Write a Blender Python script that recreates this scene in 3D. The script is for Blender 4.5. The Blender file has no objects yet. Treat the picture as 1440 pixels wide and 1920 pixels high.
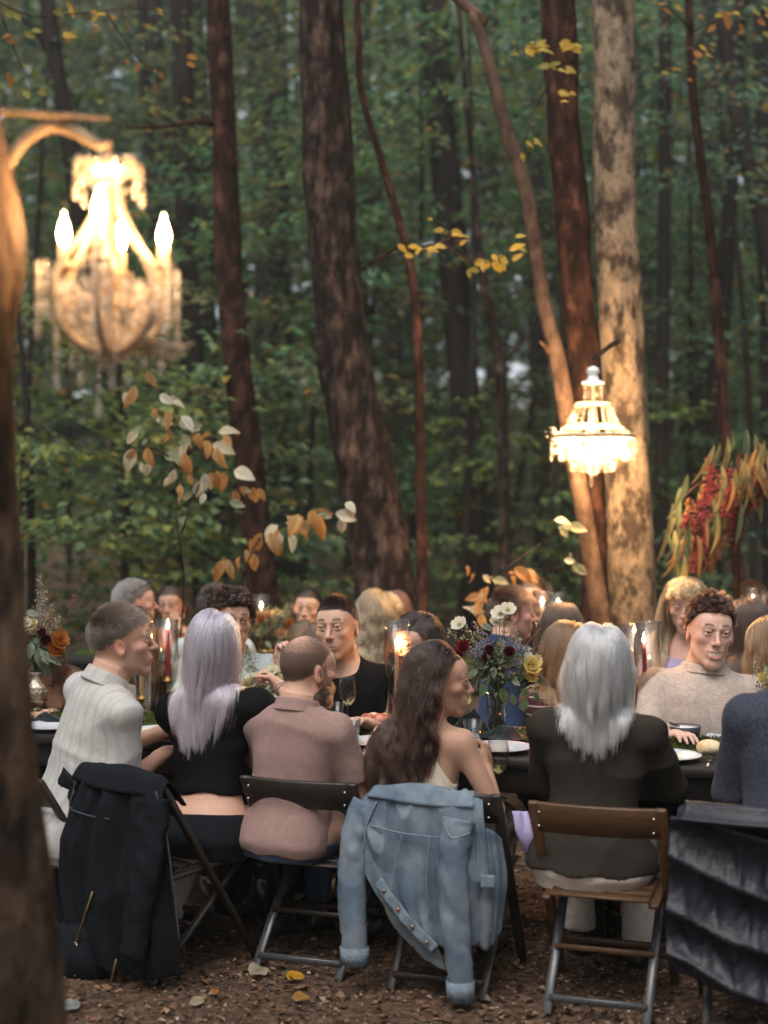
import bpy, math, random, time
import numpy as np

R_ = math.radians
T00 = time.time()
rng = np.random.default_rng(7)
random.seed(7)
scene = bpy.context.scene
COL = scene.collection

# ------------------------------------------------------------------ camera
CAM_H, FPX = 1.68, 2667.0          # eye height; 50 mm lens on a 36 mm tall frame, in photo pixels
cam_d = bpy.data.cameras.new('camera')
cam = bpy.data.objects.new('camera', cam_d)
COL.objects.link(cam)
cam.location = (0, 0, CAM_H)
cam.rotation_euler = (R_(90), 0, 0)
cam_d.lens = 50
cam_d.sensor_width = 36
cam_d.sensor_fit = 'AUTO'
cam_d.clip_end = 600
cam_d.dof.use_dof = True
cam_d.dof.focus_distance = 5.65
cam_d.dof.aperture_fstop = 1.4
cam_d.dof.aperture_blades = 0
scene.camera = cam

# ------------------------------------------------------------------ sky, sun, exposure
SUN_EL, SUN_AZ = 58.0, 205.0       # soft evening light from behind the camera
world = bpy.data.worlds.new('World')
scene.world = world
world.use_nodes = True
nt = world.node_tree
bg = nt.nodes['Background']
sky = nt.nodes.new('ShaderNodeTexSky')
sky.sky_type = 'NISHITA'
sky.sun_disc = False
sky.sun_elevation = R_(SUN_EL)
sky.sun_rotation = R_(SUN_AZ)
sky.air_density = 1.0
sky.dust_density = 4.0
sky.ozone_density = 1.5
hs = nt.nodes.new('ShaderNodeHueSaturation')
hs.inputs['Saturation'].default_value = 0.38      # overcast: greyer than a clear sky
nt.links.new(sky.outputs[0], hs.inputs['Color'])
nt.links.new(hs.outputs[0], bg.inputs['Color'])
bg.inputs['Strength'].default_value = 0.07
sun_d = bpy.data.lights.new('sun', 'SUN')
sun_d.energy = 0.5
sun_d.angle = R_(40)
sun_d.color = (1.0, 0.96, 0.92)
sun = bpy.data.objects.new('sun', sun_d)
COL.objects.link(sun)
# Nishita: rotation 0 = sun towards +Y, growing clockwise seen from above
_d = np.array([math.sin(R_(SUN_AZ)) * math.cos(R_(SUN_EL)), math.cos(R_(SUN_AZ)) * math.cos(R_(SUN_EL)), math.sin(R_(SUN_EL))])
from mathutils import Vector, Matrix
sun.rotation_euler = Vector(_d).to_track_quat('Z', 'Y').to_euler()
sun.location = (0, -5, 12)
scene.view_settings.view_transform = 'Standard'
scene.view_settings.look = 'None'
scene.view_settings.gamma = 1
scene.view_settings.exposure = 2.0
scene.view_settings.use_curve_mapping = False
scene.render.engine = 'CYCLES'
cy = scene.cycles
cy.use_denoising = True
try:
    cy.denoiser = 'OPENIMAGEDENOISE'
except Exception:
    pass
cy.max_bounces = 8
cy.diffuse_bounces = 3
cy.glossy_bounces = 3
cy.transmission_bounces = 6
cy.transparent_max_bounces = 16
cy.volume_bounces = 0
cy.sample_clamp_indirect = 4.0
cy.caustics_reflective = False
cy.caustics_refractive = False

# ------------------------------------------------------------------ helpers: objects
def at(px, py, Y):
    """photo pixel at distance Y -> world point"""
    return np.array([(px - 720) / FPX * Y, Y, CAM_H - (py - 960) / FPX * Y])

def on_z(px, py, z):
    """photo pixel on the level z -> world point"""
    Y = FPX * (CAM_H - z) / (py - 960)
    return at(px, py, Y)

def new_mesh(name, V, F, col=None, smooth=True, uv=None):
    V = np.asarray(V, dtype=np.float32).reshape(-1, 3)
    me = bpy.data.meshes.new(name)
    if isinstance(F, np.ndarray):
        k = F.shape[1]
        loops = F.astype(np.int32).ravel()
        starts = np.arange(0, len(loops), k, dtype=np.int32)
    else:
        loops = np.array([i for f in F for i in f], dtype=np.int32)
        tot = np.array([len(f) for f in F], dtype=np.int32)
        starts = np.concatenate([[0], np.cumsum(tot)[:-1]]).astype(np.int32)
    me.vertices.add(len(V))
    me.vertices.foreach_set('co', V.ravel())
    me.loops.add(len(loops))
    me.loops.foreach_set('vertex_index', loops)
    me.polygons.add(len(starts))
    me.polygons.foreach_set('loop_start', starts)
    me.update(calc_edges=True)
    me.validate()
    if smooth:
        me.polygons.foreach_set('use_smooth', np.ones(len(me.polygons), dtype=bool))
    if col is not None:
        a = me.color_attributes.new('Col', 'FLOAT_COLOR', 'POINT')
        c = np.ones((len(V), 4), dtype=np.float32)
        c[:, :3] = col
        a.data.foreach_set('color', c.ravel())
    return me

def obj(name, VF, m, parent=None, col=None, smooth=True):
    if isinstance(VF, bpy.types.Mesh):
        me = VF
    else:
        me = new_mesh(name, VF[0], VF[1], col, smooth)
    if m is not None and len(me.materials) == 0:
        me.materials.append(m)
    o = bpy.data.objects.new(name, me)
    COL.objects.link(o)
    if parent is not None:
        o.parent = parent
    return o

def tag(o, label=None, cat=None, group=None, kind=None):
    if label: o['label'] = label
    if cat: o['category'] = cat
    if group: o['group'] = group
    if kind: o['kind'] = kind
    return o

def thing(name, label, cat, loc=(0, 0, 0), rz=0.0, group=None):
    o = bpy.data.objects.new(name, None)
    o.empty_display_size = 0.1
    COL.objects.link(o)
    o.location = [float(v) for v in loc]
    o.rotation_euler = (0, 0, rz)
    return tag(o, label, cat, group)

def copy_tree(root, loc=None, rz=None, label=None, group=None):
    r = root.copy()
    COL.objects.link(r)
    if loc is not None: r.location = [float(v) for v in loc]
    if rz is not None: r.rotation_euler = (0, 0, rz)
    if label: r['label'] = label
    if group: r['group'] = group
    def rec(src, dst):
        for ch in list(src.children):
            c = ch.copy()
            COL.objects.link(c)
            c.parent = dst
            rec(ch, c)
    rec(root, r)
    return r

# ------------------------------------------------------------------ helpers: geometry (all return V, F)
def join(parts):
    Vs, Fs, n = [], [], 0
    for V, F in parts:
        V = np.asarray(V, dtype=np.float64).reshape(-1, 3)
        Vs.append(V)
        if isinstance(F, np.ndarray):
            Fs += (F + n).tolist()
        else:
            Fs += [[i + n for i in f] for f in F]
        n += len(V)
    return np.concatenate(Vs), Fs

def nrm(v):
    v = np.asarray(v, dtype=np.float64)
    return v / (np.linalg.norm(v, axis=-1, keepdims=True) + 1e-12)

def rotm(axis, deg):
    a = R_(deg); c, s = math.cos(a), math.sin(a)
    if axis == 'x': return np.array([[1, 0, 0], [0, c, -s], [0, s, c]])
    if axis == 'y': return np.array([[c, 0, s], [0, 1, 0], [-s, 0, c]])
    return np.array([[c, -s, 0], [s, c, 0], [0, 0, 1]])

def box(cx, cy_, cz, sx, sy, sz, bev=0.0, M=None):
    """bevelled box: centre and full sizes"""
    hx, hy, hz = sx / 2, sy / 2, sz / 2
    b = min(bev, hx * .9, hy * .9, hz * .9)
    if b <= 0:
        V = np.array([[x, y, z] for x in (-hx, hx) for y in (-hy, hy) for z in (-hz, hz)])
        F = [[0, 1, 3, 2], [4, 6, 7, 5], [0, 4, 5, 1], [2, 3, 7, 6], [0, 2, 6, 4], [1, 5, 7, 3]]
    else:
        V, idx = [], {}
        for sx_ in (-1, 1):
            for sy_ in (-1, 1):
                for sz_ in (-1, 1):
                    for ax in range(3):
                        p = [sx_ * (hx - b), sy_ * (hy - b), sz_ * (hz - b)]
                        p[ax] += (sx_, sy_, sz_)[ax] * b
                        idx[(sx_, sy_, sz_, ax)] = len(V); V.append(p)
        F = []
        for ax in range(3):
            o1, o2 = [a for a in range(3) if a != ax]
            for s in (-1, 1):
                q = []
                for s1, s2 in ((-1, -1), (1, -1), (1, 1), (-1, 1)):
                    k = [0, 0, 0]; k[ax] = s; k[o1] = s1; k[o2] = s2
                    q.append(idx[(k[0], k[1], k[2], ax)])
                F.append(q)
        for ax in range(3):            # edges along axis ax
            o1, o2 = [a for a in range(3) if a != ax]
            for s1 in (-1, 1):
                for s2 in (-1, 1):
                    def kk(s, a):
                        k = [0, 0, 0]; k[ax] = s; k[o1] = s1; k[o2] = s2
                        return idx[(k[0], k[1], k[2], a)]
                    F.append([kk(-1, o1), kk(1, o1), kk(1, o2), kk(-1, o2)])
        for s in [(a, b_, c) for a in (-1, 1) for b_ in (-1, 1) for c in (-1, 1)]:
            F.append([idx[s + (0,)], idx[s + (1,)], idx[s + (2,)]])
        V = np.array(V)
    if M is not None: V = V @ np.asarray(M).T
    V = V + np.array([cx, cy_, cz])
    return fix_normals(V, F)

def fix_normals(V, F):
    """for convex shapes: turn faces outwards"""
    c = V.mean(0); out = []
    for f in F:
        p = V[f]
        n = np.cross(p[1] - p[0], p[2] - p[0])
        if np.dot(n, p.mean(0) - c) < 0: f = f[::-1]
        out.append(list(f))
    return V, out

def bar(a, b, w, t, up=(0, 0, 1), bev=0.004):
    """rectangular bar from a to b, w across, t thick"""
    a, b = np.asarray(a, float), np.asarray(b, float)
    d = b - a; L = np.linalg.norm(d); z = d / L
    x = np.cross(up, z)
    if np.linalg.norm(x) < 1e-3: x = np.cross((0, 1, 0), z)
    x = nrm(x); y = np.cross(z, x)
    M = np.stack([x, y, z], 1)
    c = (a + b) / 2
    return box(c[0], c[1], c[2], w, t, L, bev, M)

def catmull(P, n):
    P = np.asarray(P, dtype=np.float64)
    if len(P) == 2:
        t = np.linspace(0, 1, n)[:, None]
        return P[0] * (1 - t) + P[1] * t
    Q = np.concatenate([[2 * P[0] - P[1]], P, [2 * P[-1] - P[-2]]])
    u = np.linspace(0, len(P) - 1 - 1e-9, n)
    i = u.astype(int); t = (u - i)[:, None]
    a, b, c, d = Q[i], Q[i + 1], Q[i + 2], Q[i + 3]
    return .5 * (2 * b + (c - a) * t + (2 * a - 5 * b + 4 * c - d) * t ** 2 + (3 * b - a - 3 * c + d) * t ** 3)

def tube(P, r, sides=10, cap=True, disp=None, flat=1.0, up=None):
    """tube through points P with radii r (scalar or list); flat = ratio of the second radius"""
    P = np.asarray(P, dtype=np.float64); n = len(P)
    r = np.full(n, r, dtype=np.float64) if np.isscalar(r) else np.asarray(r, dtype=np.float64)
    Tn = nrm(np.gradient(P, axis=0))
    ref = np.array([0, 0, 1.0]) if up is None else np.asarray(up, float)
    if abs(Tn[0] @ ref) > .95: ref = np.array([0, 1.0, 0])
    X = np.zeros_like(P); x = nrm(np.cross(ref, Tn[0]))
    for i in range(n):
        x = nrm(x - Tn[i] * (x @ Tn[i])); X[i] = x
    Yv = np.cross(Tn, X)
    a = np.linspace(0, 2 * np.pi, sides, endpoint=False)
    ca, sa = np.cos(a), np.sin(a)
    rr = r[:, None] * np.ones(sides)
    if disp is not None: rr = rr + disp(np.linspace(0, 1, n)[:, None], a[None, :])
    V = P[:, None, :] + rr[..., None] * (ca[None, :, None] * X[:, None, :] + flat * sa[None, :, None] * Yv[:, None, :])
    V = V.reshape(-1, 3)
    i, j = np.meshgrid(np.arange(n - 1), np.arange(sides), indexing='ij')
    j2 = (j + 1) % sides
    F = np.stack([i * sides + j, i * sides + j2, (i + 1) * sides + j2, (i + 1) * sides + j], -1).reshape(-1, 4)
    if cap:
        F = F.tolist()
        F.append(list(range(sides))[::-1])
        F.append([(n - 1) * sides + q for q in range(sides)])
    return V, F

def lathe(prof, seg=24, closed=False):
    """prof: list of (r, z) revolved round z"""
    prof = np.asarray(prof, float); n = len(prof)
    a = np.linspace(0, 2 * np.pi, seg, endpoint=False)
    V = np.stack([prof[:, 0][:, None] * np.cos(a), prof[:, 0][:, None] * np.sin(a), prof[:, 1][:, None] * np.ones(seg)], -1).reshape(-1, 3)
    i, j = np.meshgrid(np.arange(n if closed else n - 1), np.arange(seg), indexing='ij')
    j2 = (j + 1) % seg; i2 = (i + 1) % n
    F = np.stack([i * seg + j, i * seg + j2, i2 * seg + j2, i2 * seg + j], -1).reshape(-1, 4)
    return V, F

def ico(c, r, sub=1, scale=(1, 1, 1)):
    t = (1 + 5 ** .5) / 2
    V = [[-1, t, 0], [1, t, 0], [-1, -t, 0], [1, -t, 0], [0, -1, t], [0, 1, t], [0, -1, -t], [0, 1, -t], [t, 0, -1], [t, 0, 1], [-t, 0, -1], [-t, 0, 1]]
    F = [[0, 11, 5], [0, 5, 1], [0, 1, 7], [0, 7, 10], [0, 10, 11], [1, 5, 9], [5, 11, 4], [11, 10, 2], [10, 7, 6], [7, 1, 8], [3, 9, 4], [3, 4, 2], [3, 2, 6], [3, 6, 8], [3, 8, 9], [4, 9, 5], [2, 4, 11], [6, 2, 10], [8, 6, 7], [9, 8, 1]]
    V = [list(nrm(v)) for v in V]
    for _ in range(sub):
        mid, G = {}, []
        def m(a, b):
            k = (min(a, b), max(a, b))
            if k not in mid:
                mid[k] = len(V); V.append(list(nrm(np.array(V[a]) + np.array(V[b]))))
            return mid[k]
        for a, b, c_ in F:
            x, y, z = m(a, b), m(b, c_), m(c_, a)
            G += [[a, x, z], [b, y, x], [c_, z, y], [x, y, z]]
        F = G
    return np.array(V) * r * np.array(scale) + np.asarray(c, float), np.array(F)

def wob(P, freq, seed=0, octs=3):
    """smooth pseudo-noise, about -1..1"""
    g = np.random.default_rng(seed)
    P = np.asarray(P, dtype=np.float64)
    out = np.zeros(P.shape[:-1]); amp, tot = 1.0, 0.0
    for o in range(octs):
        for _ in range(3):
            d = nrm(g.normal(size=3)) * freq * (2 ** o)
            out = out + amp * np.sin(P @ d + g.uniform(0, 6.28))
        tot += amp * 1.8; amp *= .5
    return out / tot

def sheet(ctrl, nu, nv, thick=0.004, disp=None):
    """closed cloth panel through a grid of control points (rows x cols); disp(u,v) pushes along the normal"""
    C = np.asarray(ctrl, float)
    A = np.stack([catmull(C[:, j], nu) for j in range(C.shape[1])], 1)
    B = np.stack([catmull(A[i], nv) for i in range(nu)], 0)
    du = np.gradient(B, axis=0); dv = np.gradient(B, axis=1)
    N = nrm(np.cross(dv, du))
    if disp is not None:
        u, v = np.meshgrid(np.linspace(0, 1, nu), np.linspace(0, 1, nv), indexing='ij')
        B = B + N * disp(u, v)[..., None]
        du = np.gradient(B, axis=0); dv = np.gradient(B, axis=1)
        N = nrm(np.cross(dv, du))
    top = B + N * thick / 2; bot = B - N * thick / 2
    V = np.concatenate([top.reshape(-1, 3), bot.reshape(-1, 3)])
    idx = np.arange(nu * nv).reshape(nu, nv); o = nu * nv
    F = np.stack([idx[:-1, :-1], idx[:-1, 1:], idx[1:, 1:], idx[1:, :-1]], -1).reshape(-1, 4)
    G = (F + o)[:, ::-1]
    e = []
    loop = list(idx[0, :]) + list(idx[1:, -1]) + list(idx[-1, ::-1][1:]) + list(idx[::-1, 0][1:-1])
    for a, b in zip(loop, loop[1:] + loop[:1]): e.append([b, a, a + o, b + o])
    return V, np.concatenate([F, G, np.array(e)])

def leaf_cards(C, A, N, L, W, fold=.18):
    """many small leaves: base C, axis A, normal N, length L, width W -> diamond of two bent triangles each"""
    A = nrm(A); S = nrm(np.cross(N, A)); N = np.cross(A, S)
    L = np.asarray(L)[:, None]; W = np.asarray(W)[:, None]
    v0 = C; v2 = C + A * L - N * L * .12
    m = C + A * L * .45
    v1 = m + S * W / 2 + N * W * fold
    v3 = m - S * W / 2 + N * W * fold
    V = np.stack([v0, v1, v2, v3], 1).reshape(-1, 3)
    b = np.arange(len(C))[:, None] * 4
    F = np.concatenate([b + np.array([0, 1, 2]), b + np.array([0, 2, 3])], 1).reshape(-1, 3)
    return V, F
# ------------------------------------------------------------------ materials
def _nodes(name):
    m = bpy.data.materials.new(name)
    m.use_nodes = True
    nt = m.node_tree
    return m, nt, nt.nodes['Principled BSDF']

def M(name, col, rough=.6, spec=.3, var=0., vs=12., bump=0., bs=60., metal=0., sss=0., attr=False, sheen=0.,
      col2=None, cs=6., trans=0., detail=4., stretch=(1, 1, 1), bdist=.01, coat=0., wave=None, ramp=(.38, .62)):
    """principled material with grain: col (or the Col attribute), a second tone col2 blended by noise, brightness variation and bump"""
    m, nt, p = _nodes(name)
    L = nt.links.new
    tc = nt.nodes.new('ShaderNodeTexCoord')
    mp = nt.nodes.new('ShaderNodeMapping')
    mp.inputs['Scale'].default_value = stretch
    L(tc.outputs['Object'], mp.inputs['Vector'])
    def noise(s, d=4., r=.55):
        n = nt.nodes.new('ShaderNodeTexNoise')
        n.inputs['Scale'].default_value = s; n.inputs['Detail'].default_value = d; n.inputs['Roughness'].default_value = r
        L(mp.outputs[0], n.inputs['Vector'])
        return n
    if attr:
        a = nt.nodes.new('ShaderNodeAttribute'); a.attribute_name = 'Col'; c = a.outputs['Color']
    else:
        a = nt.nodes.new('ShaderNodeRGB'); a.outputs[0].default_value = (*col, 1); c = a.outputs[0]
    if col2 is not None:
        n = noise(cs, detail, .6)
        rp = nt.nodes.new('ShaderNodeValToRGB')
        rp.color_ramp.elements[0].position = ramp[0]; rp.color_ramp.elements[1].position = ramp[1]
        L(n.outputs[0], rp.inputs[0])
        mx = nt.nodes.new('ShaderNodeMixRGB'); mx.inputs[2].default_value = (*col2, 1)
        L(rp.outputs[0], mx.inputs[0]); L(c, mx.inputs[1]); c = mx.outputs[0]
    if var:
        n = noise(vs, detail, .65)
        mr = nt.nodes.new('ShaderNodeMapRange')
        mr.inputs[1].default_value = .3; mr.inputs[2].default_value = .7
        mr.inputs[3].default_value = 1 - var; mr.inputs[4].default_value = 1 + var
        L(n.outputs[0], mr.inputs[0])
        mx = nt.nodes.new('ShaderNodeMixRGB'); mx.blend_type = 'MULTIPLY'; mx.inputs[0].default_value = 1
        L(c, mx.inputs[1]); L(mr.outputs[0], mx.inputs[2]); c = mx.outputs[0]
    if wave:
        w = nt.nodes.new('ShaderNodeTexWave'); w.inputs['Scale'].default_value = wave[0]; w.inputs['Distortion'].default_value = wave[1]
        w.wave_type = 'BANDS'; w.bands_direction = wave[2]
        L(mp.outputs[0], w.inputs['Vector'])
        mx = nt.nodes.new('ShaderNodeMixRGB'); mx.inputs[2].default_value = (*wave[3], 1)
        rp = nt.nodes.new('ShaderNodeValToRGB'); rp.color_ramp.elements[0].position = wave[4]; rp.color_ramp.elements[1].position = min(1, wave[4] + .08)
        L(w.outputs[0], rp.inputs[0]); L(rp.outputs[0], mx.inputs[0]); L(c, mx.inputs[1]); c = mx.outputs[0]
    L(c, p.inputs['Base Color'])
    p.inputs['Roughness'].default_value = rough
    p.inputs['Specular IOR Level'].default_value = spec
    p.inputs['Metallic'].default_value = metal
    if coat: p.inputs['Coat Weight'].default_value = coat
    if sss:
        p.inputs['Subsurface Weight'].default_value = sss
        p.inputs['Subsurface Radius'].default_value = (1, .35, .2)
        p.inputs['Subsurface Scale'].default_value = .008
    if sheen:
        p.inputs['Sheen Weight'].default_value = sheen
        p.inputs['Sheen Roughness'].default_value = .5
    if bump:
        n = noise(bs, detail, .65)
        b = nt.nodes.new('ShaderNodeBump'); b.inputs['Strength'].default_value = bump; b.inputs['Distance'].default_value = bdist
        L(n.outputs[0], b.inputs['Height']); L(b.outputs[0], p.inputs['Normal'])
    if trans:
        t = nt.nodes.new('ShaderNodeBsdfTranslucent'); L(c, t.inputs['Color'])
        mx = nt.nodes.new('ShaderNodeMixShader'); mx.inputs[0].default_value = trans
        L(p.outputs[0], mx.inputs[1]); L(t.outputs[0], mx.inputs[2])
        L(mx.outputs[0], nt.nodes['Material Output'].inputs['Surface'])
    return m

def glass(name, tint=(1, 1, 1), rough=.02, f=1.0, ior=1.45):
    """thin-walled glass: clear with Fresnel reflections"""
    m = bpy.data.materials.new(name); m.use_nodes = True
    nt = m.node_tree; nt.nodes.clear(); L = nt.links.new
    o = nt.nodes.new('ShaderNodeOutputMaterial')
    t = nt.nodes.new('ShaderNodeBsdfTransparent'); t.inputs[0].default_value = (*tint, 1)
    g = nt.nodes.new('ShaderNodeBsdfGlossy'); g.inputs['Roughness'].default_value = rough
    lw = nt.nodes.new('ShaderNodeLayerWeight'); lw.inputs['Blend'].default_value = .5
    pw = nt.nodes.new('ShaderNodeMath'); pw.operation = 'POWER'; pw.inputs[1].default_value = 2.0
    mu = nt.nodes.new('ShaderNodeMath'); mu.operation = 'MULTIPLY_ADD'; mu.inputs[1].default_value = .72 * f; mu.inputs[2].default_value = .02 * f; mu.use_clamp = True
    mx = nt.nodes.new('ShaderNodeMixShader')
    L(lw.outputs['Facing'], pw.inputs[0]); L(pw.outputs[0], mu.inputs[0]); L(mu.outputs[0], mx.inputs[0]); L(t.outputs[0], mx.inputs[1]); L(g.outputs[0], mx.inputs[2])
    L(mx.outputs[0], o.inputs[0])
    return m

def emit(name, col, s):
    m = bpy.data.materials.new(name); m.use_nodes = True
    nt = m.node_tree; nt.nodes.clear()
    o = nt.nodes.new('ShaderNodeOutputMaterial'); e = nt.nodes.new('ShaderNodeEmission')
    e.inputs[0].default_value = (*col, 1); e.inputs[1].default_value = s
    t = nt.nodes.new('ShaderNodeBsdfTransparent'); a = nt.nodes.new('ShaderNodeAddShader')     # clear glass or flame: light passes through
    nt.links.new(t.outputs[0], a.inputs[0]); nt.links.new(e.outputs[0], a.inputs[1]); nt.links.new(a.outputs[0], o.inputs[0])
    return m

def crystal(name, col, clear=.4):
    """cut glass beads: part clear, part mirror, part light passed on softly"""
    m = bpy.data.materials.new(name); m.use_nodes = True
    nt = m.node_tree; nt.nodes.clear(); L = nt.links.new
    o = nt.nodes.new('ShaderNodeOutputMaterial')
    t = nt.nodes.new('ShaderNodeBsdfTranslucent'); t.inputs[0].default_value = (*col, 1)
    d = nt.nodes.new('ShaderNodeBsdfDiffuse'); d.inputs[0].default_value = (*col, 1)
    g = nt.nodes.new('ShaderNodeBsdfGlossy'); g.inputs['Roughness'].default_value = .06
    tr = nt.nodes.new('ShaderNodeBsdfTransparent')
    m1 = nt.nodes.new('ShaderNodeMixShader'); m1.inputs[0].default_value = .5
    m2 = nt.nodes.new('ShaderNodeMixShader'); m2.inputs[0].default_value = .38
    m3 = nt.nodes.new('ShaderNodeMixShader'); m3.inputs[0].default_value = clear
    L(t.outputs[0], m1.inputs[1]); L(d.outputs[0], m1.inputs[2])
    L(m1.outputs[0], m2.inputs[1]); L(g.outputs[0], m2.inputs[2])
    L(m2.outputs[0], m3.inputs[1]); L(tr.outputs[0], m3.inputs[2])
    L(m3.outputs[0], o.inputs[0])
    return m

def hair_mat(name, c0, c1=None, rough=.35, rnd=.25):
    """hair fibre; colour runs from root c0 to tip c1, strands differ a little"""
    m = bpy.data.materials.new(name); m.use_nodes = True
    nt = m.node_tree; nt.nodes.clear(); L = nt.links.new
    o = nt.nodes.new('ShaderNodeOutputMaterial')
    h = nt.nodes.new('ShaderNodeBsdfHairPrincipled')
    h.model = 'CHIANG'; h.parametrization = 'COLOR'
    info = nt.nodes.new('ShaderNodeHairInfo')
    mx = nt.nodes.new('ShaderNodeMixRGB'); mx.inputs[1].default_value = (*c0, 1); mx.inputs[2].default_value = (*(c1 or c0), 1)
    L(info.outputs['Intercept'], mx.inputs[0])
    mr = nt.nodes.new('ShaderNodeMapRange'); mr.inputs[3].default_value = 1 - rnd; mr.inputs[4].default_value = 1 + rnd
    L(info.outputs['Random'], mr.inputs[0])
    mu = nt.nodes.new('ShaderNodeMixRGB'); mu.blend_type = 'MULTIPLY'; mu.inputs[0].default_value = 1
    L(mx.outputs[0], mu.inputs[1]); L(mr.outputs[0], mu.inputs[2])
    L(mu.outputs[0], h.inputs['Color'])
    h.inputs['Roughness'].default_value = rough
    h.inputs['Radial Roughness'].default_value = .45
    L(h.outputs[0], o.inputs[0])
    return m

MT = {}
MT['leaf'] = M('leaf', None, .7, .15, attr=True, trans=.48)
MT['bark_dark'] = M('dark_bark', (.017, .011, .009), .9, .12, var=.6, vs=16, bump=1.0, bs=26, stretch=(1, 1, .45), col2=(.10, .064, .05), cs=11, bdist=.03, ramp=(.47, .68))
MT['bark_red'] = M('reddish_bark', (.024, .011, .008), .9, .12, var=.55, vs=14, bump=1.0, bs=26, stretch=(1, 1, .45), col2=(.095, .042, .028), cs=12, bdist=.03, ramp=(.47, .68))
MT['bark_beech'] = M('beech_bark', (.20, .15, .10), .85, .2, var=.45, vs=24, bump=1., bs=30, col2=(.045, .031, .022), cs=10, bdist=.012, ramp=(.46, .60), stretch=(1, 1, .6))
MT['bark_slim'] = M('slim_bark', (.12, .075, .05), .85, .2, var=.4, vs=22, bump=.9, bs=36, col2=(.055, .032, .022), cs=13, bdist=.01, stretch=(1, 1, .5))
MT['bark_far'] = M('far_bark', (.026, .020, .018), .95, .1, var=.4, vs=6, stretch=(1, 1, .3))
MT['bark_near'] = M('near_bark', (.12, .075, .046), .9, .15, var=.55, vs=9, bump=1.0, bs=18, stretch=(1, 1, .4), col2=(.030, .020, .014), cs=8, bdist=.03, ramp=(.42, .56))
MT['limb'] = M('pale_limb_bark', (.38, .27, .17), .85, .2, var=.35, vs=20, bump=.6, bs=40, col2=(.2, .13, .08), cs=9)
MT['moss'] = M('moss', (.055, .075, .015), .95, .1, var=.5, vs=40, bump=1., bs=120, col2=(.03, .045, .012), cs=30)
MT['moss_blade'] = M('moss_tuft', None, .9, .1, attr=True, trans=.2)
MT['table'] = M('stained_table', (.018, .014, .012), .55, .35, var=.3, vs=14, stretch=(.3, 4, 4), bump=.15, bs=60)
MT['chair_dark'] = M('dark_wood', (.026, .019, .015), .38, .4, var=.35, vs=20, stretch=(3, 3, .5), bump=.12, bs=70)
MT['chair_brown'] = M('brown_wood', (.085, .042, .018), .40, .4, var=.35, vs=22, stretch=(.6, 4, 4), bump=.15, bs=80)
MT['brass'] = M('brass', (.42, .28, .11), .28, .5, metal=1., var=.25, vs=30)
MT['silver'] = M('old_silver', (.55, .5, .42), .25, .5, metal=1., var=.4, vs=40, bump=.5, bs=90)
MT['wax_ivory'] = M('ivory_wax', (.85, .66, .48), .45, .4, trans=.45)
MT['wax_red'] = M('red_wax', (.36, .022, .028), .4, .4, trans=.25)
MT['glass'] = glass('clear_glass', (.94, .925, .90), .015, 1.15)
MT['glass_thick'] = glass('tumbler_glass', (.93, .95, .96), .03, 1.5)
MT['wine'] = glass('white_wine', (.93, .90, .70), .02, .8)
MT['water'] = glass('water', (.92, .95, .97), .02, .8)
MT['plate'] = M('grey_plate', (.46, .48, .52), .35, .5, var=.06, vs=20)
MT['china'] = M('white_china', (.72, .72, .70), .3, .5)
MT['bowl'] = M('slate_bowl', (.035, .04, .055), .45, .5, var=.2)
MT['steel'] = M('cutlery_steel', (.6, .6, .6), .22, .5, metal=1.)
MT['napkin_dark'] = M('black_green_linen', (.008, .013, .014), .9, .1, sheen=.3, bump=.2, bs=300)
MT['napkin_lilac'] = M('lilac_linen', (.42, .38, .62), .8, .2, var=.1, bump=.2, bs=200)
MT['bread'] = M('bread_crust', (.62, .42, .2), .7, .2, col2=(.75, .62, .42), cs=18, bump=.3, bs=60)
MT['ham'] = M('cured_meat', (.35, .05, .03), .5, .4, col2=(.6, .25, .18), cs=30)
MT['flame'] = emit('candle_flame', (1.0, .56, .20), 15.)
MT['bulb'] = emit('lit_bulb', (1.0, .62, .30), 16.)
MT['votive'] = glass('amber_glass', (1.0, .55, .2), .05, 1.)
MT['crystal'] = crystal('warm_crystal', (.86, .72, .56), .62)
MT['crystal_clear'] = crystal('clear_crystal', (.22, .17, .11), .74)
MT['gilt'] = M('aged_gilt', (.42, .32, .22), .45, .5, metal=.25, var=.3, vs=30)
MT['eye'] = M('eyeball', None, .12, .5, attr=True)
MT['teeth'] = M('teeth', (.72, .68, .6), .3, .5)
MT['skin'] = M('skin', None, .55, .25, attr=True, sss=.25, var=.05, vs=60, bump=.06, bs=400, bdist=.002)
MT['wick'] = M('wick', (.01, .01, .01), .9, .1)
MT['iron'] = M('black_iron', (.012, .012, .012), .5, .4)
# ================================================================== THE SETTING
def gz(x, y):
    """ground height: level under the tables, rising gently into the wood"""
    x = np.asarray(x, float); y = np.asarray(y, float)
    r = np.clip(y - 13, 0, None)
    far = .05 * r + .0012 * r ** 2 * np.clip(1 - r / 140, .2, 1)
    P = np.stack([x, y, np.zeros_like(x)], -1)
    return far + .25 * wob(P, .18, 3) * np.clip((y - 12) / 10, 0, 1) + .012 * wob(P, 2.2, 4)

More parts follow.
